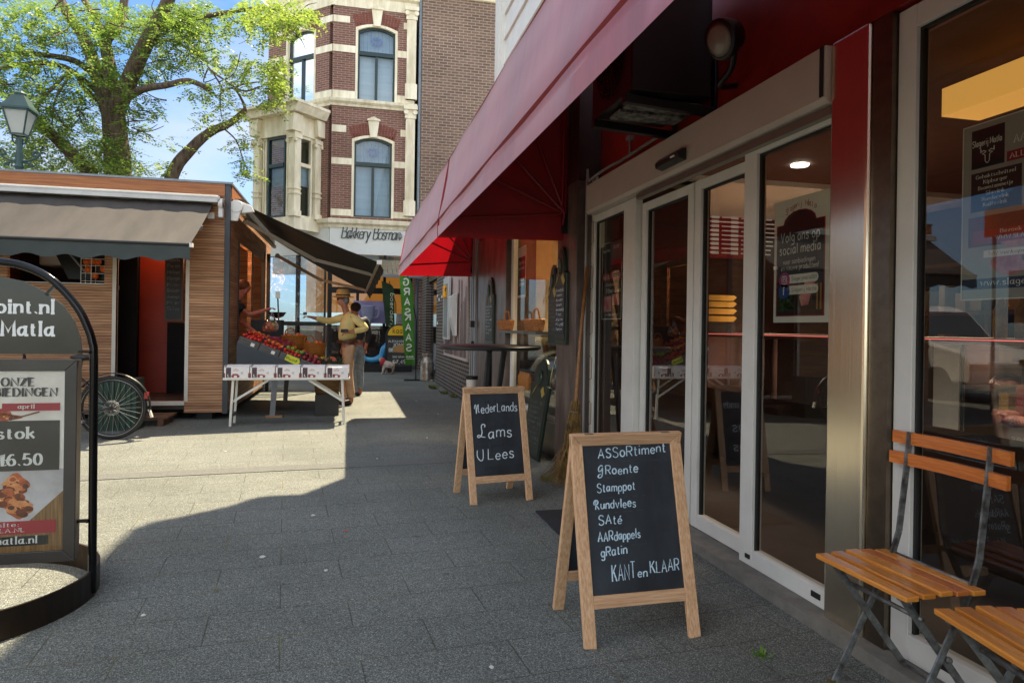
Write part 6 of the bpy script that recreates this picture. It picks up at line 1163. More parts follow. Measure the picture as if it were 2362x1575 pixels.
def house_window(fr, x0, x1, z0, z1, zt, rise=.14, arch=True):
    """cream surround with segment head, dark green sash, blind behind"""
    e = .07; n = 9; top = lambda f: z1 - rise + rise * (1 - (2 * f - 1) ** 2)
    g = MB(fr); out = [(x0, z0)] + [(x0 + (x1 - x0) * f, top(f)) for f in np.linspace(0, 1, n)] + [(x1, z0)]; inn = [(x0 + e, z0)] + [(x0 + e + (x1 - x0 - 2 * e) * f, top(f) - e) for f in np.linspace(0, 1, n)] + [(x1 - e, z0)]
    for i in range(len(out) - 1): g.prism([out[i], out[i + 1], inn[i + 1], inn[i]], -.2, .015)
    wn = g.build('window', M_cream, bk)
    g = MB(fr); s_ = .055; i2 = [(x0 + e + s_, z0 + s_)] + [(x0 + e + s_ + (x1 - x0 - 2 * e - 2 * s_) * f, top(f) - e - s_) for f in np.linspace(0, 1, n)] + [(x1 - e - s_, z0 + s_)]
    for i in range(len(inn) - 1): g.prism([inn[i], inn[i + 1], i2[i + 1], i2[i]], -.16, -.08)
    g.prism([inn[-1], inn[0], i2[0], i2[-1]], -.16, -.06); g.bx(x0 + e, x1 - e, zt - .055, zt + .055, -.159, -.05); xm = (x0 + x1) / 2; g.bx(xm - .04, xm + .04, z0 + s_, zt - .055, -.158, -.075); g.build('sash', M_dgreen, wn)
    g = MB(fr); g.face([(p[0], p[1], -.12) for p in i2]); g.build('pane', M_wp, wn)
    g = MB(fr); 
    for k_ in range(1, 9): xx = x0 + e + s_ + (x1 - x0 - 2 * e - 2 * s_) * k_ / 9; g.bx(xx - .006, xx + .006, zt + .07, z1 - e - .12, -.135, -.125)
    c0 = ((x0 + x1) / 2, (zt + z1) / 2 - .03); 
    for a in range(8): g.prism([(c0[0] + .13 * math.cos(a * PI / 4) + .045 * math.cos(t_), c0[1] + .1 * math.sin(a * PI / 4) + .045 * math.sin(t_)) for t_ in np.linspace(0, 2 * PI, 8)[:-1]], -.139, -.136)
    g.build('leaded_flower', mat('leaded_lilac', '#8d93b8', .5, var=.1), wn)
    g = MB(fr); g.face([(x0 + e, z0, -.21), (x1 - e, z0, -.21), (x1 - e, z1 - e, -.21), (x0 + e, z1 - e, -.21)]); g.build('blind', M_curt, wn)
    # head corners filled with brick arch and keystone
    if arch:
        am = M_arch; cx = (x0 + x1) / 2; hw = (x1 - x0) / 2; g = MB(fr)
        for k_ in range(16):
            f0, f1 = k_ / 16, (k_ + 1) / 16 - .012
            p0, p1 = (x0 + 2 * hw * f0, top(f0)), (x0 + 2 * hw * f1, top(f1)); sp = lambda f, p: (cx + (p[0] - cx) * 1.16, p[1] + .36 - .02 * abs(2 * f - 1))
            g.prism([p0, p1, sp(f1, p1), sp(f0, p0)], -.19, .006)
        g.build('brick_arch', mat('voussoir', '#80493c', .85, c2='#6c3c31', scale=9), bk)
        g = MB(fr); g.prism([(cx - .10, z1 - .06), (cx + .10, z1 - .06), (cx + .16, z1 + .42), (cx - .16, z1 + .42)], -.1, .06); g.prism([(cx - .2, z1 + .42), (cx + .2, z1 + .42), (cx + .18, z1 + .46), (cx, z1 + .54), (cx - .18, z1 + .46)], -.1, .09); g.build('keystone', M_cream, bk)
# windows
R2 = (rx(816), rx(913), ry(862, 238), ry(862, 57)); R1 = (rx(811), rx(909), ry(857, 502), ry(857, 313)); Z2t = ry(862, 124); Z1t = ry(857, 379)
L2 = (lu(658), lu(726), R2[2], R2[3])
wallgrid(frR, WR, ZG, ZT, [R2, R1], M_brickr, 'brick_wall'); wallgrid(frL, WL_ - .302 * .44, ZG, ZT, [L2], M_brickl, 'brick_wall')
house_window(frR, *R2, Z2t); house_window(frR, *R1, Z1t); house_window(frL, *L2, Z2t)
# stone bands
bands = [(ry(800, 53), ry(800, 38)), (ry(800, 121), ry(800, 105)), (ry(800, 228), ry(800, 210)), (ry(800, 306), ry(800, 290)), (ry(800, 380), ry(800, 365)), (ry(800, 498), ry(800, 483))]
for i, (a, b_) in enumerate(bands):
    w0, w1 = (R2 if i < 3 else R1)[:2]; ex = .17 if i in (0, 3) else 0
    if i in (0, 3): pass
    for q_ in ((0.012, w0 - ex - .002), (w1 + ex + .002, WR - .02)): g = MB(frR); g.bx(*q_, a, b_, -.1, .012); g.build('stone_band', M_cream, bk)
for i, (a, b_) in enumerate(bands[:3]):
    ex = .17 if i == 0 else 0
    for q_ in ((.02, L2[0] - ex - .002), (L2[1] + ex + .002, WL_ - .012)): g = MB(frL); g.bx(*q_, a, b_, -.1, .012); g.build('stone_band', M_cream, bk)
def mould(fr, x0, x1, z, prof, name='moulding'):
    g = MB(fr); n = len(prof); q = []
    for xx in (x0, x1): q += [(xx, z + b_, a) for a, b_ in prof]
    g.add(q, [tuple(range(n)), tuple(reversed(range(n, 2 * n)))] + [(i, n + i, n + (i + 1) % n, (i + 1) % n) for i in range(n)]); return g.build(name, M_cream, bk)
st = [(-.1, 0), (.04, 0), (.06, .06), (.13, .12), (.15, .2), (.02, .24), (-.1, .24)]
zs = ry(800, 246)
mould(frR, -.05, WR + .05, zs, st); mould(frL, 0, WL_ + .03, zs, st)
ct_ = [(-.3, 0), (.03, 0), (.05, .3), (.12, .35), (.18, .7), (.45, .85), (.5, 1.15), (-.3, 1.15)]
mould(frR, -.06, WR + .15, ZT, ct_, 'cornice'); mould(frL, 0, WL_ + .06, ZT, ct_, 'cornice')
bt = [(-.3, 0), (.05, 0), (.08, .08), (.16, .14), (.18, .24), (.03, .28), (-.3, .28)]
mould(frR, -.05, WR + .1, ZG - .27, bt); mould(frL, 0, WL_ + .03, ZG - .27, bt)
# pilaster with capitals
xp0, xp1 = rx(934), WR
for (za, zb) in ((ry(945, 20), ry(945, 232)), (ry(945, 247), ry(945, 500))):
    g = MB(frR); g.bx(xp0, xp1, zb, za, -.1, .10); g.bx(xp0 - .04, xp1 + .04, zb, zb + .45, -.1, .13); g.bx(xp0 - .03, xp1 + .03, za - .38, za - .28, -.1, .13); g.bx(xp0 - .07, xp1 + .07, za - .12, za, -.1, .17)
    for k_ in range(5): xx = xp0 + .03 + (xp1 - xp0 - .06) * (k_ + .5) / 5; g.bx(xx - .012, xx + .012, zb + .5, za - .42, .10, .115)
    for xx in (xp0, xp1): g.tube([(xx, za - .2, .08), (xx, za - .2, .16)], .07, 10)
    g.build('pilaster', M_cream, bk)
g = MB(frR); g.tube([(WR + .12, .2, .1), (WR + .12, ZT + .4, .1)], .045, 8); g.build('downpipe', mat('zinc_pipe', '#6f777d', .4, metal=.5), bk)
# ground floor
zf = ry(850, 588)
g = MB(frR); g.bx(-.0, WR, zf, ZG - .272, -.3, .03); g.build('shop_fascia', mat('fascia_white', '#d6d9d6', .5, var=.05), bk); g = MB(frL); g.bx(0, WL_ - .01, zf, ZG - .272, -.3, .03); g.build('shop_fascia', _mats['fascia_white'], bk)
g = MB(frR); sw = rx(924) - rx(790); write(g, 'Bakkery Bosman', rx(790), ry(850, 552),   .36, .06, 'hand', .085, slant=.28, width=sw, track=.06); g.build('sign_lettering', mat('letter_dark', '#3d4442', .4), bk)
M_warm = mat('glowing_shop_wall', '#c07a30', .7, c2='#8a4f1c', scale=1.2, emit=.22)  # warm shop light put into the wall as its own glow
for fr, W in ((frR, WR), (frL, WL_)):
    n = max(3, int(W / .75)) if fr is frR else 2; g = MB(fr)
    for i in range(n + 1): x = .04 + (W - .08) * i / n; g.bx(x - .04, x + .04, .25, zf, -.12, -.02)
    if fr is frR: g.bx(0, W, 2.25, 2.42, -.125, -.015); g.bx(0, W, 2.9, 2.98, -.125, -.015)
    g.bx(0, W, 0, .25, -.13, 0); sf = g.build('shop_front', M_dkroom, bk)
    g = MB(fr); g.face([(0, .25, -.08), (W, .25, -.08), (W, zf, -.08), (0, zf, -.08)]); g.build('pane', M_wp if fr is frR else glass('blue_shop_glass', '#c9dcea', 2.6), sf)
    g = MB(fr); g.bx(.2, W - .2, 1.7, zf, -1.6, -1.5); g.build('glowing_inner_wall', M_warm, sf)
    g = MB(fr); g.bx(.1, W - .2, .2, 1.3, -1.3, -.8); g.build('bread_counter', mat('bread_counter', '#6a4524', .6, c2='#2d1f14', scale=3), sf)
for px in (812, 925): p = rx(px); g = MB(frR); g.bx(p - .05, p + .05, ZG - .5, ZG - .4, .03, .2); g.build('sign_spot', M_grey, bk)
g = MB(); cc = [C[:2] + np.array([.31, .31]), np.array([X1, YB + .31]), np.array([X1, 30]), LE[:2] * 1.42 + np.array([.3, 0]), LE[:2] - nL[:2] * .31 - dL[:2] * .3]
g.prism([tuple(p) for p in cc], zf + .1, ZT + .2, 2); g.build('house_core', M_dkroom, bk)
g = MB(); g.prism([tuple(p) for p in cc], ZT + 1.151, ZT + 1.4, 2); g.build('roof', mat('roof_grey', '#55585a', .7), bk)
# bay window on the angled side
uW = lu(742); Wp = C + dL * (WL_ - uW)
def pxof(p):
    v = np.array(p) - O; k_ = F / (v @ FW); return CX + (v @ RT) * k_ + ROLL * (v @ UP) * k_
dep = 1.0
while pxof(Wp + nL * dep + np.array([0, 0, 6])) > 690 and dep < 2.5: dep += .02
o1 = Wp + nL * dep; wb = 1.0
while pxof(o1 + dL * wb + np.array([0, 0, 6])) > 588 and wb < 5: wb += .02
frF = frame(o1 + dL * wb, -dL, (0, 0, 1)); frS = frame(o1, -nL, (0, 0, 1))
bz = lambda py, px=690: aP(px, py, o1, nL)[2]
z0b, z1b, z2b, z3b = bz(497), bz(305), bz(268), bz(242)
bay = 'bay_window'
g = MB(frF); g.bx(-.0, wb, z0b - .35, z0b, -dep + .01, 0); B_ = g.build('bay_window', M_cream, bk); g = MB(frF); g.bx(.02, wb - .02, z1b, z2b + .1, -dep + .01, 0)
g.prism([(-.22, z2b + .1), (wb + .22, z2b + .1), (wb + .34, z3b), (-.34, z3b)], -dep + .02, .24); g.prism([(-.36, z3b), (wb + .36, z3b), (wb + .36, z3b + .08), (-.36, z3b + .08)], -dep + .02, .36); g.build('bay_cornice', M_cream, B_)
cw = .22
def column(fr, x0, x1, w0=-.2, w1=.03):
    g = MB(fr); g.bx(x0, x1, z0b, z1b, w0, w1); g.bx(x0 - .04, x1 + .04, z0b, z0b + .16, w0, w1 + .04); g.bx(x0 - .03, x1 + .03, z0b + (z1b - z0b) * .27, z0b + (z1b - z0b) * .27 + .05, w0, w1 + .03); g.bx(x0 - .03, x1 + .03, z0b + (z1b - z0b) * .33, z0b + (z1b - z0b) * .33 + .04, w0, w1 + .03)
    g.bx(x0 - .05, x1 + .05, z1b - .14, z1b - .02, w0, w1 + .05); g.tube([(x0 - .01, z1b - .2, w1 - .03), (x0 - .01, z1b - .2, w1 + .06)], .06, 10); g.tube([(x1 + .01, z1b - .2, w1 - .03), (x1 + .01, z1b - .2, w1 + .06)], .06, 10); g.prism([(x0 - .02, z1b + .06), (x1 + .02, z1b + .06), (x1 + .07, z2b + .08), (x0 - .07, z2b + .08)], w0, w1 + .12); g.build('column', M_cream, B_)
column(frF, wb - cw, wb + .02); column(frF, -.02, cw); column(frS, dep - .24, dep - .02, -.2, .02)
def baywin(fr, x0, x1, light):
    zt = z0b + (z1b - z0b) * .645; m_ = M_dgreen if light else M_cream; g = MB(fr); s_ = .06
    g.bx(x0, x0 + s_, z0b + .002, z1b - .003, -.16, -.06); g.bx(x1 - s_, x1, z0b + .002, z1b - .003, -.16, -.06); g.bx(x0 + s_, x1 - s_, z0b + .002, z0b + .07, -.16, -.06); g.bx(x0 + s_, x1 - s_, z1b - .07, z1b - .003, -.16, -.06); g.bx(x0 + s_, x1 - s_, zt - .05, zt + .05, -.16, -.04); w_ = g.build('sash', m_, B_)
    g = MB(fr); g.face([(x0, z0b, -.12), (x1, z0b, -.12), (x1, z1b, -.12), (x0, z1b, -.12)]); g.build('pane', M_wp, w_)
    g = MB(fr); zc = z0b + (z1b - z0b) * .40; g.face([(x0, zc, -.2), (x1, zc, -.2), (x1, zt, -.2), (x0, zt, -.2)]); g.build('blind', M_curt, w_)
fl0, fl1 = cw + .06, wb - cw - .06; wm = (fl1 - fl0)
baywin(frF, fl0, fl0 + wm * .14, False); baywin(frF, fl0 + wm * .18, fl0 + wm * .84, True); baywin(frF, fl0 + wm * .88, fl1, False); baywin(frS, .09, dep - .29, False)
g = MB(frF); g.bx(.3, wb - .3, z0b, z1b, -dep + .05, -dep + .12); g.build('room_back', mat('room_olive', '#5b5a35', .8, var=.3, scale=2), B_)
g = MB(frS); g.tube([(dep + .18, z0b - .1, .04), (dep + .18, z2b + .25, .04), (dep + .05, z3b - .05, .1)], .035, 8); g.build('rain_pipe', M_white, bk)
# bakery awning
ba = thing('shop_awning', 'greyish striped awning over the bakery shop front behind the black one', 'awning', (1.2, 20, 2.6)); g = MB()
xa0, xa1 = aY(842, 620, 20.0)[0], 2.2
for i in range(14): t0, t1 = i / 14, (i + .92) / 14; g.face([(xa0 + (xa1 - xa0) * t0, YB - .05, 3.25), (xa0 + (xa1 - xa0) * t1, YB - .05, 3.25), (xa0 + (xa1 - xa0) * t1, 19.5, 2.72), (xa0 + (xa1 - xa0) * t0, 19.5, 2.72)])
g.build('canvas', mat('bakery_canvas', '#8f8672', .8, c2='#6d6553', scale=2), ba); g = MB(); g.bar((xa0, 19.5, 2.71), (xa1, 19.5, 2.71), .06, .08); g.build('front_bar', M_grey, ba)

# brown brick neighbour, side block with cash machine
M_brickb = brick('brown_brick', '#806456', '#695045', '#a39686', (1, 0), .24, .085, .012)
bb_ = thing('brick_house', 'tall plain brown brick house adjoining the bakery house', 'house', (5, 22, 0)); g = MB(); g.bx(X1 + .17, 12, YB - .12, 30, 0, ry(1100, 8)); g.build('brick_wall', M_brickb, bb_)
g = MB(); zt = ry(1100, 8); g.prism([(YB - .12, zt + .001), (YB - .16, zt + .02), (YB - .22, zt + .3), (YB - .5, zt + .45), (YB - .5, zt + .6), (30, zt + .6), (30, zt + .001)], X1 + .16, 12, 0); g.build('eaves', M_cream, bb_)
M_brickd = brick('dark_grey_brick', '#4a423d', '#3a332f', '#8f877c', (0, 1), .22, .072, .011)
am_ = thing('brick_shop', 'low dark brick building with a cash machine in a printed skyline panel', 'building', (2.2, 14, 0)); XA = 1.95
g = MB(); g.bx(XA, XA + .3, 11.05, 15.7, 0, 3.7); g.bx(XA, XA + .3, 15.7, 17.9, 2.62, 3.7); g.bx(XA, XA + .3, 17.9, 18.9, 0, 3.7); g.bx(XA, XA + .3, 10.552, 11.049, 3.305, 3.7); g.build('brick_wall', M_brickd, am_)
g = MB(); g.bx(XA + .301, 9, 10.56, 18.9, 3.3, 3.7); g.bx(XA + .301, 9, 18.6, 18.9, 0, 3.29); g.build('flat_roof', mat('roof_felt', '#3c3c3d', .8), am_)
g = MB(); g.bx(XA + .12, XA + .2, 15.72, 17.88, 0.05, 2.6); dr = g.build('door', mat('door_dark', '#2a1d17', .3, var=.3, scale=2), am_); g = MB(); g.bx(XA + .1, XA + .119, 15.9, 17.7, .9, 2.4); g.build('pane', mat('dark_pane', '#221c18', .05, spec=.8), dr); g = MB(); g.bx(XA + .09, XA + .118, 15.8, 16.9, .25, .88); g.build('panel', mat('door_panel_grey', '#8f9498', .4, metal=.3), dr); g = MB(); g.bx(XA + .05, XA + .119, 15.71, 17.89, 2.45, 2.61); g.build('lintel', mat('lintel_olive', '#4f4a32', .6), am_)
g = MB(); g.bx(XA - .03, XA + .2, 10.56, 11.04, 0.0, 3.3); dp = g.build('grey_door', mat('door_grey', '#85888b', .45, var=.08), am_); g = MB(); 
for y in (10.72, 10.88): g.bx(XA - .036, XA - .03, y - .006, y + .006, .1, 3.2)
g.build('door_groove', M_dark, dp); g = MB(); g.bx(XA - .07, XA - .03, 10.62, 10.68, .98, 1.08); g.bx(XA - .09, XA - .03, 10.6, 10.66, 1.3, 1.4); g.build('handle', M_dark, dp)
ya, yb, zc, zd = 14.1, 11.25, .72, 2.75
pn = thing('printed_panel', 'large sepia skyline print panel around the cash machine', 'panel', (XA, 12.7, .7)); fr = frame((XA - .004, ya, zc), (0, -1, 0), (0, 0, 1)); W = ya - yb; Hh = zd - zc
g = MB(fr); g.bx(.05, W - .05, .05, Hh - .05, 0, .02); g.build('print_sheet', mat('print_pink', '#b7a199', .5, c2='#a58d84', scale=2), pn); g = MB(fr)
for a in ((0, W, 0, .05), (0, W, Hh - .05, Hh), (0, .05, .05, Hh - .05), (W - .05, W, .05, Hh - .05)): g.bx(*a, 0, .035)
g.build('print_border', mat('panel_border', '#b9aba2', .5), pn)
rnd = random.Random(21); g = MB(fr)
for i in range(46):
    x = rnd.uniform(.06, W - .2); big = x > W * .42; w_ = rnd.uniform(.04, .13); h_ = rnd.uniform(.3, .7) + (rnd.uniform(.2, .8) if big else 0); g.bx(x, x + w_, .052, min(Hh - .06, h_), .021 + .0004 * i, .0214 + .0004 * i)
    if rnd.random() < .25: g.bx(x + w_ * .45, x + w_ * .55, h_, min(Hh - .06, h_ + .25), .021 + .0004 * i, .0214 + .0004 * i)
g.build('skyline', mat('sepia_towers', '#4d3a34', .5, c2='#7d675e', scale=24, stretch=(1, 1, .4)), pn)
at = thing('cash_machine', 'pale grey cash machine with tall screen recess and shield set in the printed panel', 'cash machine', (XA, 13.2, 1)); M_atm = mat('atm_grey', '#b3b6b6', .4, var=.06)
g = MB(fr); g.bx(.30, 1.05, .33, 1.55, .045, .10); g.build('machine_body', M_atm, at, bev=.01); g = MB(fr); g.bx(.42, .92, .38, 1.42, .10, .104); g.build('screen_recess', mat('atm_dark', '#6e7274', .3), at)
g = MB(fr); g.add([(1.5, .42, .05), (1.85, .42, .05), (1.85, 1.2, .05), (1.5, 1.2, .05), (1.52, .42, .08), (1.83, .42, .08), (1.83, 1.12, .17), (1.52, 1.12, .17), (1.52, .75, .15), (1.83, .75, .15)], [(0, 1, 5, 4), (4, 5, 9, 8), (8, 9, 6, 7), (7, 6, 2, 3), (0, 4, 8, 7, 3), (1, 2, 6, 9, 5)]); g.build('privacy_shield', mat('atm_pale', '#c4c9c8', .3, var=.05), at)
ys_ = thing('yellow_sign', 'small yellow box sign with dark lettering above the cash machine', 'sign', (XA, 13.6, 2.1)); fr2 = frame((XA - .2, 14.12, 2.03), (-.12, -.1, 0), (0, 0, 1)); 
g = MB(); y_ = 13.3; g.bx(XA - .165, XA - .022, y_, y_ + .16, 1.86, 2.11); g.build('sign_box', mat('sign_yellow', '#f0a90c', .35, var=.05), ys_, bev=.025); g = MB(frame((XA - .165, y_ - .002, 1.95), (1, 0, 0), (0, 0, 1))); write(g, 'ra', .03, .04, .1, .001, 'sans', .17, width=.08); g.build('lettering', M_ink, ys_)
for i, (y, z) in enumerate(((15.5, 2.0), (15.2, 1.9), (14.75, 1.95), (15.45, 1.38))): g = MB(); g.bx(XA - .012, XA - .002, y - .06, y + .06, z - .03, z + .03); tag(g.build('wall_plate', M_white), 'small white plate fixed on the dark brick wall', 'plate', 'white plates on the dark brick wall')
# milk churn
mc = thing('milk_churn', 'silvery dented milk churn standing by the dark brick doorway', 'milk churn', (1.84, 16.3, 0)); g = MB(); g.lathe([(.16, 0), (.165, .02), (.16, .04), (.16, .42), (.15, .47), (.10, .54), (.10, .60), (.125, .62), (.125, .66), (0, .67)], (1.82, 16.3, 0), 20); g.build('churn_body', mat('churn_steel', '#b3ada0', .35, metal=.8, c2='#7a746a', scale=9), mc, smooth='auto')
for s_ in (-1, 1): g = MB(); g.tube(smoothpts([(1.82 + s_ * .1, 16.2, .5), (1.82 + s_ * .2, 16.2, .5), (1.82 + s_ * .2, 16.2, .4), (1.82 + s_ * .15, 16.2, .38)], 4), .012, 6); g.build('handle', M_grey, mc)
# ------------------------------------------------------------------ banners and the cheese sign
def banner(Y_, px, top, bot, m_, label, text, mirrored_letters):
    t = thing('feather_banner', label, 'banner', (0, 0, 0)); L_, R2_ = px; tl = aY(L_[0], top, Y_); bl = aY(L_[1], bot, Y_); tr = aY(R2_[0], top, Y_); brr = aY(R2_[1], bot, Y_)
    base = np.array([aY(R2_[1] + 1, bot, Y_)[0] + .02, Y_, 0]); t.location = base; WL[t.name] = base
    rows = []; n = 18
    for i in range(n + 1):
        f = i / n; a = bl * (1 - f) + tl * f; c = brr * (1 - f) + tr * f; bul = .10 * math.sin(PI * min(1, f * 1.1)) if True else 0; sh = 0 if f < .8 else (f - .8) ** 1.6 * 4.2 * (c[0] - a[0])
        rows.append([tuple(a * (1 - s_) + (c - np.array([sh * .6, 0, sh * 1.0])) * s_ + np.array([0, .05 * math.sin(3 * s_ + 4 * f), 0])) for s_ in np.linspace(0, 1, 7)])
    g = MB(); g.sheet(rows); g.build('cloth', m_, t, smooth=True)
    g = MB(); g.tube([base + np.array([.0, .06, 0]), base + np.array([.0, .06, bl[2]]), np.array([brr[0] + .02, Y_ + .06, (bl[2] + tl[2]) / 2]), np.array([tr[0] - .12, Y_ + .06, tl[2]])], .014, 6); g.build('pole', M_black, t); g = MB(); g.bx(base[0] - .28, base[0] + .28, Y_ - .03, Y_ + .15, 0, .03); g.build('base_plate', M_black, t)
    return t, rows
M_flag = mat('flag_green', '#4f8f2c', .75, c2='#3a7322', scale=2.5, stretch=(3, 3, .7), trans=.25); M_flagd = mat('flag_dark_green', '#2b4424', .8, c2='#1f331b', scale=3, trans=.1); M_fl_t = mat('flag_text', '#d3d8cc', .7, var=.05)
t, rows = banner(16.4, ((921, 935), (952, 957)), 632, 842, M_flag, 'bright green banner with GRASKAAS seen in reverse on a black pole', 'GRASKAAS', True)
for i, ch_ in enumerate('GRASKAAS'):
    f = .90 - i * .098; r = rows[int(f * 18)]; c = (np.array(r[2]) * .35 + np.array(r[3]) * .65); g = MB(frame(c + np.array([-.055, -.07, -.02]), (1, 0, 0), (0, 0, 1))); write(g, ch_, 0, 0, .155, 0, 'sans', .2, width=.115, flip=True); g.build('letter', M_fl_t, t)
g = MB(frame(np.array(rows[1][2]) + np.array([-.03, -.08, .03]), (1, 0, 0), (0, 0, 1))); 
for x in (0, .06, .12): g.prism([(x + .03 * math.cos(t_), .04 + .03 * math.sin(t_)) for t_ in np.linspace(0, PI, 7)], 0, .002)
g.bx(-.02, .17, 0, .012, 0, .002); g.build('emblem', M_fl_t, t)
t, rows = banner(19.8, ((880, 890), (908, 911)), 648, 752, M_flagd, 'dark green banner with pale upright lettering beside the cheese sign', 'x', False)
c = np.array(rows[13][4]) + np.array([0, -.1, 0]); g = MB(frame(c, (0, 0, -1), (1, 0, 0))); write(g, 'langs de boerderij'[9:], 0, 0, .11, 0, 'hand', .14, width=.95, slant=.1, flip=False); g.build('lettering', mat('banner_pale', '#b7c2a4', .7), t)
cs_ = thing('cheese_sign', 'black arched cheese sign with yellow half disc behind the green banner', 'sign', (1.3, 19.2, 0)); YK = 19.2; q = lambda px, py: aY(px, py, YK); x0, x1 = q(889, 800)[0], q(889, 800)[0] + .74; z1_ = q(900, 775)[2]; r_ = (x1 - x0) / 2; xm = (x0 + x1) / 2
pts = [(x0, .03), (x1, .03), (x1, z1_)] + [(xm + r_ * math.cos(t_), z1_ + r_ * .9 * math.sin(t_)) for t_ in np.linspace(0, PI, 16)] + [(x0, z1_)]; g = MB(); g.prism(pts, YK, YK + .06, 1); g.build('sign_frame', M_black, cs_)
g = MB(); r2 = r_ - .06; g.prism([(xm + r2 * math.cos(t_), z1_ + .02 + r2 * .9 * math.sin(t_)) for t_ in np.linspace(0, PI, 16)], YK - .012, YK - .001, 1); g.build('yellow_disc', mat('cheese_yellow', '#e8b60f', .5, var=.05), cs_)
g = MB(); g.bx(x0 + .06, x1 - .06, YK - .012, YK - .001, .18, z1_ - .04); g.build('black_panel', mat('panel_charcoal', '#2b2a29', .5, c2='#3d3b39', scale=4), cs_)
fr = frame((x0, YK - .013, 0), (1, 0, 0), (0, 0, 1)); g = MB(fr); write(g, 'kaas', .2, z1_ + .08, .16, .001, 'sans', .1, width=.34); g.build('cheese_word', M_ink, cs_)
g = MB(fr); zz = z1_ - .04; write(g, 'ALEXANDER', .08, zz - .13, .055, .001, 'sans', .18, width=.5); write(g, 'JONG', .2, zz - .26, .1, .001, 'sans', .2, width=.34); write(g, 'BELEGEN', .1, zz - .39, .09, .001, 'sans', .2, width=.52); write(g, '500 GRAM', .2, .42, .05, .001, 'sans', .18, width=.34); write(g, '€7,49', .2, .26, .1, .001, 'sans', .17, width=.36); g.build('lettering', M_fl_t, cs_)
g = MB(fr); g.prism([(.22, .58), (.5, .56), (.56, .66), (.52, .78), (.3, .76), (.22, .7)], .001, .004); g.build('cheese_picture', mat('cheese_print', '#b98a4f', .5, var=.2), cs_)
# poster with lilac ground, jug, blue ride
lp = aY(815, 745, 20.3); rp_ = aY(892, 695, 20.3); g = MB(); g.bx(lp[0], rp_[0], 20.3, 20.34, lp[2], rp_[2]); tag(g.build('window_poster', mat('poster_lilac', '#9d93b8', .6, c2='#6d6490', scale=1.2)), 'lilac picture panel in front of the bakery window behind the man', 'poster')
jg = thing('poster_jug', 'large pale translucent jug with handle pictured on the lilac panel, built solid', 'jug', (.6, 19.9, 1)); jc = aY(848, 745, 19.9); M_jug = mat('jug_plastic', '#b9bcd2', .3, c2='#a4a7c4', scale=3, trans=.4)  # poster motif modelled as a solid jug and vase
g = MB(); g.lathe([(.11, 0), (.15, .15), (.20, .46), (.215, .5), (.2, .49), (.14, .14), (0, .02)], jc, 22); g.build('jug_body', M_jug, jg, smooth=True); g = MB(); g.tube(smoothpts([(jc[0] + .2, jc[1], jc[2] + .42), (jc[0] + .30, jc[1], jc[2] + .38), (jc[0] + .27, jc[1], jc[2] + .18), (jc[0] + .17, jc[1], jc[2] + .16)], 5), .02, 8); g.build('handle', M_jug, jg, smooth=True)
g = MB(); g.lathe([(.07, -.32), (.09, -.2), (.12, .0), (.13, .1), (.0, .1)], jc + np.array([-.02, -.02, 0]), 16); g.build('flower_vase', mat('vase_print', '#a9b8c4', .3, c2='#5d7a6a', scale=8, trans=.3), jg, smooth=True)
rd = thing('toy_ride', 'bright blue curved plastic shape on the ground before the bakery window', 'toy', (.6, 19.6, 0)); p = [aY(x, y, 19.6) for x, y in ((832, 815), (845, 828), (865, 830), (880, 822), (886, 805), (893, 800))]
g = MB(); g.tube(smoothpts(p, 6), [.05 + .05 * min(1, i / 14) for i in range(31)], 10); g.ball(p[-1] + np.array([.06, 0, 0]), (.17, .12, .16), 14, 10); g.build('ride_body', mat('ride_blue', '#1f6ea3', .3, c2='#3f9ac4', scale=4), rd, smooth=True); g = MB(); g.bx(p[1][0] - .2, p[-1][0] + .1, 19.5, 19.7, 0, .22); g.build('ride_base', M_dark, rd)
# dog
dg_ = thing('dog', 'small brown and white dog with red bandana standing by the cheese sign', 'dog', (1.0, 18.7, 0)); YD = 18.7; dp_ = lambda px, py, dy=0: aY(px, py, YD) + np.array([0, dy, 0])
V = [dp_(905, 842), dp_(893, 841), dp_(884, 838), dp_(881, 831), dp_(878, 828), dp_(873, 831)]; E_ = [(i, i + 1) for i in range(5)]; R = [.10, .105, .10, .07, .065, .03]
def leg_(a, px, py, dy, mid):
    n = len(V); V.append(mid + np.array([0, dy, 0])); R.append(.045); q = aY(px, 857, YD) + np.array([0, dy, 0]); q[2] = .03; V.append(q); R.append(.025); V.append(q + np.array([-.05, 0, -.008])); R.append(.022); E_.extend([(a, n), (n, n + 1), (n + 1, n + 2)])
leg_(2, 883, 858, -.06, dp_(884, 848)); leg_(2, 893, 858, .06, dp_(889, 848)); leg_(0, 905, 850, -.06, dp_(908, 847)); leg_(0, 909, 850, .06, dp_(905, 847))
n = len(V); V.append(dp_(911, 838)); R.append(.03); V.append(dp_(914, 833)); R.append(.015); E_ += [(0, n), (n, n + 1)]
n = len(V); V.append(dp_(880, 824, -.04)); R.append(.02); V.append(dp_(880, 824, .04)); R.append(.02); E_ += [(4, n), (4, n + 1)]
skin('body', V, E_, R, mat('dog_fur', '#6d4a34', .8, c2='#c9bdaf', scale=5), dg_, 1)
g = MB(); g.ball(dp_(883, 835), (.085, .1, .12), 12, 8); g.build('bandana', mat('bandana_red', '#b3202a', .7), dg_, smooth=True)

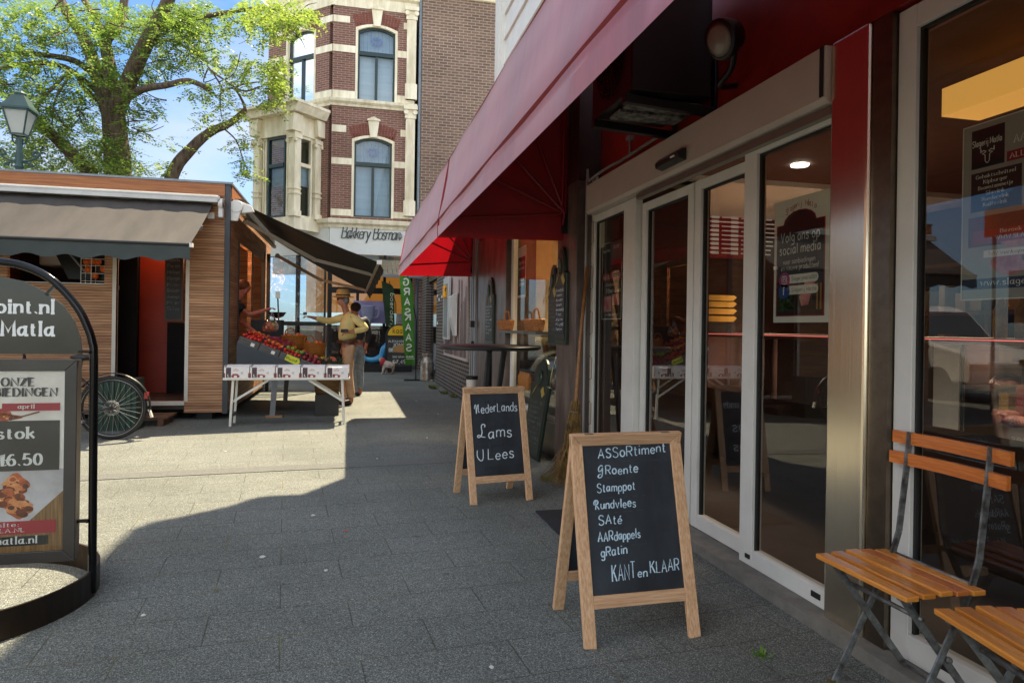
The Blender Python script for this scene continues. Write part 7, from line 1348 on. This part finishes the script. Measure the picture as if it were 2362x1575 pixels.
# ================================================================== trees
M_bark = mat('grey_brown_bark', '#6b5a48', .9, c2='#3d3126', scale=6, stretch=(3, 3, .6), bump=.8, bscale=22)
M_leaf = mat('leaf_green', '#7c9640', .5, c2='#466428', scale=1.3, trans=.48); M_leafy = mat('leaf_yellow', '#a6b54a', .5, c2='#76903a', scale=1.6, trans=.5)
YT = 18.5
def tp(px, py, dy=0): return aY(px, py, YT + dy)
def limb(g, pts, r0, r1, dys=None):
    r0 *= .7; r1 *= .75
    P_ = smoothpts([tp(p[0], p[1], p[2] if len(p) > 2 else 0) for p in pts], 5); n = len(P_); g.tube(P_, [r0 + (r1 - r0) * (i / (n - 1)) ** .8 for i in range(n)], 10)
    return P_
tr_ = thing('tree', 'big spreading leafy tree behind the kiosk with several heavy limbs', 'tree', (tp(270, 600)[0], YT, 0))
g = MB(); b0 = tp(272, 400); rootp = np.array([b0[0], YT, 0.0]); mid = b0
g.tube(smoothpts([rootp, (rootp + mid) / 2, mid, tp(268, 330), tp(262, 270), tp(258, 215)], 4), [.44, .40, .36, .36, .35, .34, .33, .32, .31, .31, .30, .29, .29, .28, .28, .27, .27, .26, .25, .24, .23][:21], 12)
limb(g, [(262, 285), (240, 230), (222, 165, .5), (195, 90, .8), (160, 40, 1), (128, -20, 1.2)], .28, .14); limb(g, [(258, 220), (252, 150, .3), (245, 95, .5), (275, 60, .8), (292, -30, 1)], .26, .12); limb(g, [(245, 100, .5), (225, 50, .9), (180, -20, 1.2)], .16, .09)
limb(g, [(262, 270), (290, 205, -.3), (318, 140, -.6), (350, 75, -.8), (378, 25, -1), (400, -30, -1.2)], .32, .17); limb(g, [(262, 245), (300, 222, -.8), (335, 205, -1.3), (385, 197, -1.8), (435, 187, -2.2), (482, 206, -2.5)], .15, .07)
limb(g, [(215, 405, .5), (170, 360, .2), (130, 320, 0), (90, 285, -.4), (40, 255, -1), (-20, 240, -1.5)], .26, .1); limb(g, [(235, 190, .6), (180, 145, .4), (120, 130, .2), (50, 124, 0), (-30, 135, 0)], .13, .06); limb(g, [(228, 215, .5), (150, 155, -.2), (60, 148, -.6), (-20, 165, -1)], .1, .05)
limb(g, [(250, 250, .4), (195, 205, 0), (168, 165, -.3), (125, 200, -.6), (90, 240, -.9)], .1, .04); limb(g, [(300, 190, -.5), (340, 110, -.2), (400, 95, .2), (470, 140, .5)], .1, .04); limb(g, [(350, 75, -.8), (430, 50, -1), (520, 30, -1.6), (610, 20, -2.2), (690, 40, -2.6)], .11, .04)
limb(g, [(165, 170, -.3), (128, 230, -.7), (120, 290, -.9)], .05, .02); limb(g, [(482, 160, -2.4), (510, 180, -2.5), (560, 210, -2.6), (600, 200, -2.7)], .04, .02)
rt_ = random.Random(77)
for (cx_, cy_, n_) in ((120, 60, 9), (60, 200, 9), (150, 280, 8), (240, 60, 7), (330, 60, 8), (420, 60, 9), (440, 120, 6), (330, 240, 6), (310, 300, 5), (100, 340, 7), (200, 330, 5), (560, 40, 6), (640, 40, 6)):
    for _ in range(n_):
        x_, y_, d_ = cx_ + rt_.uniform(-60, 60), cy_ + rt_.uniform(-40, 40), rt_.uniform(-1.5, 1); a_ = rt_.uniform(0, 2 * PI); pts = [(x_, y_, d_)]
        for j in range(3): a_ += rt_.uniform(-.6, .6); x_ += 22 * math.cos(a_); y_ += 16 * math.sin(a_); d_ += rt_.uniform(-.3, .3); pts.append((x_, y_, d_))
        limb(g, pts, .03, .008)
trunk = g.build('trunk', M_bark, tr_, smooth=True)
lt = thing('tree', 'bare leaning tree trunk rising behind the kiosk roof with crooked twigs', 'tree', (tp(370, 600, -1)[0], YT - 1, 0)); g = MB()
p0 = tp(395, 412, -1); g.tube(smoothpts([np.array([p0[0] - .9, YT - 1, 0]), p0 + np.array([-.35, 0, -2.0]), p0, tp(440, 345, -1), tp(485, 305, -1), tp(530, 285, -1), tp(566, 255, -1)], 5), [r_ * .66 for r_ in [.3, .29, .28, .27, .26, .25, .24, .24, .23, .23, .22, .22, .21, .21, .2, .19, .18, .18, .17, .16, .16, .15, .14, .14, .13, .12, .12, .11, .11, .1, .1]], 10)
for pts, r0 in ((((566, 255, -1), (560, 235, -1), (540, 205, -1.2), (512, 212, -1.4), (508, 240, -1.4), (512, 275, -1.3)), .06), (((540, 205, -1.2), (560, 195, -1), (600, 190, -.8), (640, 195, -.8)), .045), (((515, 210, -1.3), (505, 190, -1.2), (485, 160, -1.2), (478, 150, -1), (500, 130, -1)), .04), (((520, 300, -1), (545, 325, -1.1), (560, 365, -1.2), (575, 405, -1.3)), .03), (((505, 190, -1.2), (540, 170, -1.4), (555, 120, -1.6)), .025), (((480, 158, -1.2), (470, 190, -1.3), (500, 180, -1.3)), .03)): limb(g, pts, r0, .012)
g.build('trunk', M_bark, lt, smooth=True)
def foliage(clusters, seed, scale=1.0):
    rr = np.random.RandomState(seed); V = []; Fc = []
    for (px, py, rx_, ry_, n, dy) in clusters:
        for _ in range(int(n * .78)):
            while True:
                a, b_ = rr.uniform(-1, 1, 2)
                if a * a + b_ * b_ < 1: break
            c = tp(px + a * rx_, py + b_ * ry_, dy + rr.normal() * 1.1)
            th = rr.uniform(0, 2 * PI); ax = np.array([math.cos(th), math.sin(th) * .8, -rr.uniform(.1, .75)]); ax /= np.linalg.norm(ax); sd = np.cross(ax, [0, 0, 1.0]); sd /= np.linalg.norm(sd); up_ = np.cross(sd, ax); Ls = rr.uniform(.26, .5) * scale; k_ = rr.randint(5, 9)
            for j in range(k_):
                for sg in (-1, 1):
                    o_ = c + ax * Ls * (j + .5) / k_; d = sd * sg * .8 + ax * .5 + up_ * rr.uniform(-.35, .35); d /= np.linalg.norm(d); l = rr.uniform(.06, .10) * scale; wv = np.cross(d, up_); wv /= np.linalg.norm(wv) + 1e-9; wv *= l * .27
                    n0 = len(V); V += [o_, o_ + d * l * .5 + wv, o_ + d * l, o_ + d * l * .5 - wv]; Fc.append((n0, n0 + 1, n0 + 2, n0 + 3))
    return V, Fc
cl = [(40, 60, 80, 70, 380, 0), (130, 50, 80, 60, 230, .5), (30, 160, 70, 60, 260, -.5), (110, 190, 70, 60, 240, -.3), (60, 260, 60, 50, 200, -.8), (120, 300, 70, 50, 220, 0), (180, 240, 50, 60, 200, .3), (200, 340, 60, 60, 260, .4), (255, 360, 50, 45, 260, -.4), (300, 395, 45, 30, 120, -.5), (40, 350, 60, 40, 180, 0), (120, 380, 60, 25, 170, .5),
      (230, 110, 40, 90, 260, -.2), (230, 30, 60, 40, 160, .6), (310, 60, 60, 55, 240, .3), (390, 60, 60, 50, 260, -.5), (440, 30, 70, 35, 240, -.6), (450, 90, 45, 40, 150, 0), (350, 150, 45, 45, 140, .2), (430, 140, 60, 25, 90, -.6), (330, 245, 45, 30, 80, -.5), (310, 300, 35, 35, 60, -.4), (280, 200, 35, 50, 120, -.3), (460, 205, 40, 22, 45, -2.2)]
V, Fc = foliage(cl, 5); g = MB(); g.v = [tuple(p) for p in V]; g.f = Fc; g.mi = [0 if i % 4 else 1 for i in range(len(Fc))]; g.build('crown', [M_leaf, M_leafy], tr_)
cl = [(600, 25, 60, 30, 170, -2.2), (660, 35, 55, 40, 120, -2.5), (560, 55, 40, 35, 60, -2), (620, 75, 30, 30, 50, -2.4), (700, 35, 22, 22, 45, -2.6)]
V, Fc = foliage(cl, 8); g = MB(); g.v = [tuple(p) for p in V]; g.f = Fc; g.mi = [1 if i % 3 else 0 for i in range(len(Fc))]; g.build('crown', [M_leaf, M_leafy], tr_)
cl = [(600, 175, 50, 40, 110, -.9), (640, 170, 22, 45, 150, -.9), (630, 225, 20, 25, 60, -.9), (560, 160, 45, 50, 60, -1.2), (540, 260, 40, 30, 50, -1.2), (556, 330, 22, 25, 45, -1.2), (572, 385, 18, 25, 50, -1.3), (470, 275, 40, 20, 22, -1.3), (400, 330, 35, 15, 14, -1), (500, 205, 40, 25, 40, -1.4), (520, 130, 40, 40, 40, -1.4), (375, 385, 25, 22, 30, -.8)]
V, Fc = foliage(cl, 9); g = MB(); g.v = [tuple(p) for p in V]; g.f = Fc; g.mi = [1 if i % 4 else 0 for i in range(len(Fc))]; g.build('crown', [M_leaf, M_leafy], lt)

# ================================================================== street lamp
YL = 14.0; lc = aY(45, 345, YL); la = thing('street_lamp', 'old fashioned dark green lantern street lamp rising behind the kiosk roof', 'street lamp', (lc[0], YL, 0)); M_lg = mat('lamp_green', '#24423f', .4, var=.15)
g = MB(); z_ = lambda py: aY(45, py, YL)[2]; g.lathe([(.13, 0), (.13, .8), (.07, .9), (.055, 2.5), (.05, z_(395)), (.08, z_(385)), (.05, z_(375)), (.075, z_(362)), (.045, z_(345)), (.06, z_(320)), (.03, z_(318))], (lc[0], YL, 0), 12); g.build('post', M_lg, la, smooth='auto')
g = MB(); zb, zt, zr = z_(312), z_(258), z_(222); b0, b1 = .10, .195
for sx, sy in ((-1, -1), (1, -1), (1, 1), (-1, 1)): g.bar((lc[0] + sx * b0, YL + sy * b0, zb), (lc[0] + sx * b1, YL + sy * b1, zt), .022, .022)
for zz, b_ in ((zb, b0), (zt, b1)):
    for (a, c) in (((-1, -1), (1, -1)), ((1, -1), (1, 1)), ((1, 1), (-1, 1)), ((-1, 1), (-1, -1))): g.bar((lc[0] + a[0] * b_, YL + a[1] * b_, zz), (lc[0] + c[0] * b_, YL + c[1] * b_, zz), .03, .03)
g.tube(smoothpts([(lc[0] - .12, YL, zb), (lc[0] - .1, YL, zb - .12), (lc[0], YL, zb - .2)], 3), .014, 6); g.tube(smoothpts([(lc[0] + .12, YL, zb), (lc[0] + .1, YL, zb - .12), (lc[0], YL, zb - .2)], 3), .014, 6); g.build('lantern_frame', M_lg, la)
g = MB(); q = []
for (b_, z) in ((.23, zt + .01), (.22, zt + .05), (.10, zr - .02), (.09, zr)): q += [(lc[0] + sx * b_, YL + sy * b_, z) for sx, sy in ((-1, -1), (1, -1), (1, 1), (-1, 1))]
g.add(q, [(3, 2, 1, 0), (12, 13, 14, 15)] + [(i * 4 + j, i * 4 + (j + 1) % 4, i * 4 + 4 + (j + 1) % 4, i * 4 + 4 + j) for i in range(3) for j in range(4)]); g.lathe([(.09, 0), (.10, .04), (.05, .08), (0, .09)], (lc[0], YL, zr), 12); g.build('lantern_roof', M_lg, la)
g = MB(); q = []
for (b_, z) in ((b0 - .005, zb + .01), (b1 - .008, zt)): q += [(lc[0] + sx * b_, YL + sy * b_, z) for sx, sy in ((-1, -1), (1, -1), (1, 1), (-1, 1))]
g.add(q, [(0, 1, 2, 3)] + [(j, (j + 1) % 4, 4 + (j + 1) % 4, 4 + j) for j in range(4)]); g.build('lantern_glass', mat('milky_glass', '#d5dad8', .25, var=.05, trans=.55), la)
g = MB()
for s_ in (-1, 1):
    sc_ = [(0, 0), (.12, .02), (.25, .1), (.27, .2), (.2, .2), (.18, .13), (.24, .12)]; g.tube(smoothpts([(lc[0] + s_ * (a + .04), YL, z_(372) + b_ * .9) for a, b_ in sc_], 4), .022, 6); g.tube(smoothpts([(lc[0] + s_ * (a * .7 + .04), YL, z_(372) - b_ * .3 - .02) for a, b_ in sc_], 4), .018, 6)
g.build('scroll_arm', M_lg, la, smooth=True)

# ================================================================== bicycle behind the stand
BX, BY, BR = -2.53, 8.36, .352
bi = thing('bicycle', 'black city bicycle parked behind the advertising stand with its rear wheel showing', 'bicycle', (BX - .5, BY, 0)); M_tyre = mat('tyre_black', '#1b1b1a', .7, var=.2); M_rim = mat('rim_alloy', '#b9b6ae', .3, metal=.8)
for cx, fr_ in ((BX, 0), (BX - 1.08, 1)):
    rg = lambda r_, n_: [(cx + r_ * math.cos(t_), BY, BR + r_ * math.sin(t_)) for t_ in np.linspace(0, 2 * PI, n_ + 1)[:-1]]
    g = MB(); g.tube(rg(BR - .022, 48), .022, 8, closed=True); wh = g.build('wheel', M_tyre, bi, smooth=True)
    g = MB(); g.tube(rg(BR - .052, 48), .012, 6, closed=True); g.build('rim', mat('rim_black', '#1a1a1b', .4), wh); g = MB(); q = rg(BR - .043, 64)
    for s_ in (-1, 1): g.tube([(x, y + s_ * .0215, z) for x, y, z in q], .0025, 4, closed=True)
    g.build('reflex_line', M_rim, wh); g = MB()
    for i in range(28): a = 2 * PI * i / 28; b_ = a + (.5 if i % 2 else -.5); s_ = .02 if i % 4 < 2 else -.02; g.tube([(cx + .02 * math.cos(b_), BY + s_, BR + .02 * math.sin(b_)), (cx + (BR - .06) * math.cos(a), BY, BR + (BR - .06) * math.sin(a))], .0016, 4, cap=False)
    g.build('spokes', M_rim, wh); g = MB(); g.tube([(cx, BY - .05, BR), (cx, BY + .05, BR)], .025, 10); g.build('hub', M_black, wh)
    g = MB()
    for r_ in (.08, .065): g.tube([(cx + r_ * (1 + .05 * math.cos(10 * t_)) * math.cos(t_), BY - .035, BR + r_ * (1 + .05 * math.cos(10 * t_)) * math.sin(t_)) for t_ in np.linspace(0, 2 * PI, 49)[:-1]], .004, 4, closed=True)
    for i in range(6): a = i * PI / 3; g.tube([(cx + .02 * math.cos(a), BY - .035, BR + .02 * math.sin(a)), (cx + .07 * math.cos(a + .5), BY - .035, BR + .07 * math.sin(a + .5))], .005, 4)
    g.build('brake_disc', M_rim, wh)
    a0, a1 = (-.25, 2.5) if not fr_ else (.6, 3.6); g = MB(); rows = [[(cx + (BR + .02 + (.006 if abs(s_) > .02 else .012)) * math.cos(t_), BY + s_, BR + (BR + .02 + (.006 if abs(s_) > .02 else .012)) * math.sin(t_)) for t_ in np.linspace(a0, a1, 24)] for s_ in (-.032, -.015, .015, .032)]; g.sheet(rows); g.build('mudguard', M_black, bi, smooth=True, thick=.004)
g = MB(); sd_ = (BX - .32, BY, .86); bbk = (BX - .44, BY, .28); hd_ = (BX - .88, BY, .82)
for a, b_, r_ in ((bbk, sd_, .017), (bbk, (BX - .9, BY, .72), .022), (sd_, (BX - .86, BY, .8), .018), ((BX - .86, BY, .9), (BX - .92, BY, .68), .02)): g.tube([a, b_], r_, 8)
for s_ in (-.06, .06): g.tube([(bbk[0], BY + s_ * .5, bbk[2]), (BX, BY + s_, BR)], .011, 6); g.tube([(sd_[0] - .04, BY + s_ * .3, .72), (BX, BY + s_, BR)], .009, 6); g.tube([(BX - .92, BY + s_ * .6, .68), (BX - 1.08, BY + s_, BR)], .013, 6)
g.build('frame', M_black, bi); g = MB(); g.ball((BX - .30, BY, .905), (.13, .075, .035), 14, 8); g.ball((BX - .22, BY, .915), (.06, .09, .03), 12, 8); g.tube([(BX - .32, BY, .8), (BX - .31, BY, .9)], .013, 8); g.build('saddle', M_dark, bi, smooth=True)
g = MB(); g.tube([(BX - .86, BY, .9), (BX - .88, BY, 1.0)], .014, 8); g.tube(smoothpts([(BX - .74, BY - .28, 1.02), (BX - .86, BY - .2, 1.04), (BX - .9, BY, 1.02), (BX - .86, BY + .2, 1.04), (BX - .74, BY + .28, 1.02)], 4), .012, 8); g.build('handlebar', M_black, bi, smooth=True)
g = MB(); g.bx(BX + .325, BX + .36, BY - .03, BY + .03, .45, .52); g.build('rear_light', mat('light_red', '#8f1a16', .3), bi); g = MB(); g.bar((BX + .37, BY, .33), (BX + .40, BY, .24), .05, .02); g.build('reflector', mat('reflector_pale', '#cfcabd', .3), bi)
g = MB(); c = (bbk[0], BY - .05, bbk[2]); g.tube([(c[0] + .085 * math.cos(t_), c[1], c[2] + .085 * math.sin(t_)) for t_ in np.linspace(0, 2 * PI, 21)[:-1]], .006, 5, closed=True); g.bar((c[0], c[1] - .02, c[2]), (c[0] + .15, c[1] - .02, c[2] - .06), .012, .02); g.bx(c[0] + .1, c[0] + .2, c[1] - .12, c[1] - .03, c[2] - .075, c[2] - .05); g.build('crank', M_grey, bi)
g = MB(); M_bin = mat('bin_green', '#17382a', .5, var=.2); g.bx(-2.98, -2.46, 9.0, 9.3, 0, .62)
for i in range(9): g.bx(-2.97 + i * .06, -2.945 + i * .06, 8.985, 8.999, .03, .6)
tag(g.build('green_crate', M_bin), 'dark green ribbed crate standing between the bicycle and the kiosk', 'crate')

# ================================================================== seen mirrored in the glass: stall and van across the square
ms = thing('market_stall', 'blue and orange covered market stall across the square, mirrored in the show window', 'stall', (-8, 6, 0)); M_tb = mat('tarp_blue', '#20548a', .5, c2='#183f6b', scale=2, trans=.2); M_to = mat('tarp_orange', '#c4581c', .5, c2='#a04312', scale=2, trans=.25)
g = MB(); g.prism([(-6.4, 3.4), (-6.2, 3.4), (-7.8, 4.5), (-9.6, 3.4), (-9.4, 3.4), (-7.8, 4.35)], 4.4, 9.4, 1); g.build('blue_cover', M_tb, ms); g = MB(); g.bx(-6.24, -6.2, 4.4, 9.4, 2.95, 3.39); g.build('orange_flap', M_to, ms); g = MB(); g.bx(-6.3, -6.26, 4.6, 9.0, 1.5, 2.35); bn = g.build('navy_banner', mat('banner_navy', '#1b2f52', .5), ms)
g = MB(frame((-6.255, 5.0, 1.85), (0, 1, 0), (0, 0, 1))); write(g, 'van laar', 0, .08, .16, .001, 'sans', .14, width=1.5); write(g, 'zoete meloenen', 0, -.12, .12, .001, 'sans', .12, width=2.2); g.build('banner_lettering', M_white, bn)
for x in (-6.3, -9.4):
    for y in (4.5, 6.9, 9.3): g = MB(); g.tube([(x, y, 0), (x, y, 3.39)], .03, 8); g.build('post', M_grey, ms)
g = MB(); g.bx(-9.2, -6.5, 4.8, 9.0, .8, .9); g.build('stall_table', M_pinerail, ms)
va = thing('white_van', 'white delivery van parked beside the kiosk, seen mirrored in the show window', 'van', (-7.1, 11.6, 0)); M_vw = mat('van_white', '#e6e6e4', .25, var=.03, coat=.5)
side = [(9.5, .35), (9.45, .75), (9.75, .98), (10.45, 1.12), (11.15, 1.78), (11.6, 1.92), (13.8, 1.95), (13.95, 1.7), (14.0, .4)]
g = MB(); g.prism(side, -8.0, -6.25, 0); g.build('van_body', M_vw, va, bev=.05); g = MB(); g.prism([(10.62, 1.14), (11.2, 1.7), (11.95, 1.74), (11.95, 1.14)], -6.248, -6.24, 0); g.prism([(10.5, 1.18), (10.56, 1.18), (11.18, 1.76), (11.12, 1.78)], -7.9, -6.35, 0); g.build('window', mat('van_glass', '#1a2024', .05, spec=.9), va)
for y in (10.25, 13.2): g = MB(); g.lathe([(.18, -.09), (.32, -.1), (.33, .1), (.18, .09)], (0, 0, 0), 20); g.v = [(-6.33 + p[2], y + p[0], .33 + p[1]) for p in g.v]; g.build('wheel', M_tyre, va, smooth='auto')
g = MB(); g.bx(-6.6, -6.24, 9.44, 9.52, .62, .74); g.build('headlight', M_rim, va); g = MB(); g.bx(-6.246, -6.24, 11.8, 11.95, .95, 1.0); g.build('handle', M_dark, va)
va.location = (-8.0, 12.6, 0)
# houses along the far side of the square, behind the camera and to the left
M_brh = brick('square_brick', '#8a5a44', '#744a38', '#a39a8c', (0, 1))
def row_house(x0, x1, y0, y1, h, label, horizontal):
    t = thing('row_house', label, 'house', ((x0 + x1) / 2, (y0 + y1) / 2, 0)); g = MB(); g.bx(x0, x1, y0, y1, 0, h); g.build('wall', M_brh, t); g = MB(); g.bx(x0 - .2, x1 + .2, y0 - .2, y1 + .2, h + .002, h + .5); g.build('cornice', M_cream, t)
    for k_ in range(3):
        for j in range(3):
            yy = y0 + (y1 - y0) * (j + .5) / 3; g = MB(); g.bx(x1, x1 + .05, yy - .6, yy + .6, .8 + k_ * 3.2, 2.7 + k_ * 3.2); w_ = g.build('window', M_white, t); g = MB(); g.bx(x1 + .051, x1 + .06, yy - .5, yy + .5, .9 + k_ * 3.2, 2.6 + k_ * 3.2); g.build('pane', mat('dark_pane', '#221c18', .05, spec=.8), w_)
for i, y in enumerate((-12, -4, 4, 12)): row_house(-32, -24, y, y + 7.9, 9.5 + (i % 2), 'brick house across the square, ' + ['southernmost of the row', 'second of the row from the south', 'third of the row from the south', 'northernmost of the row'][i], True)
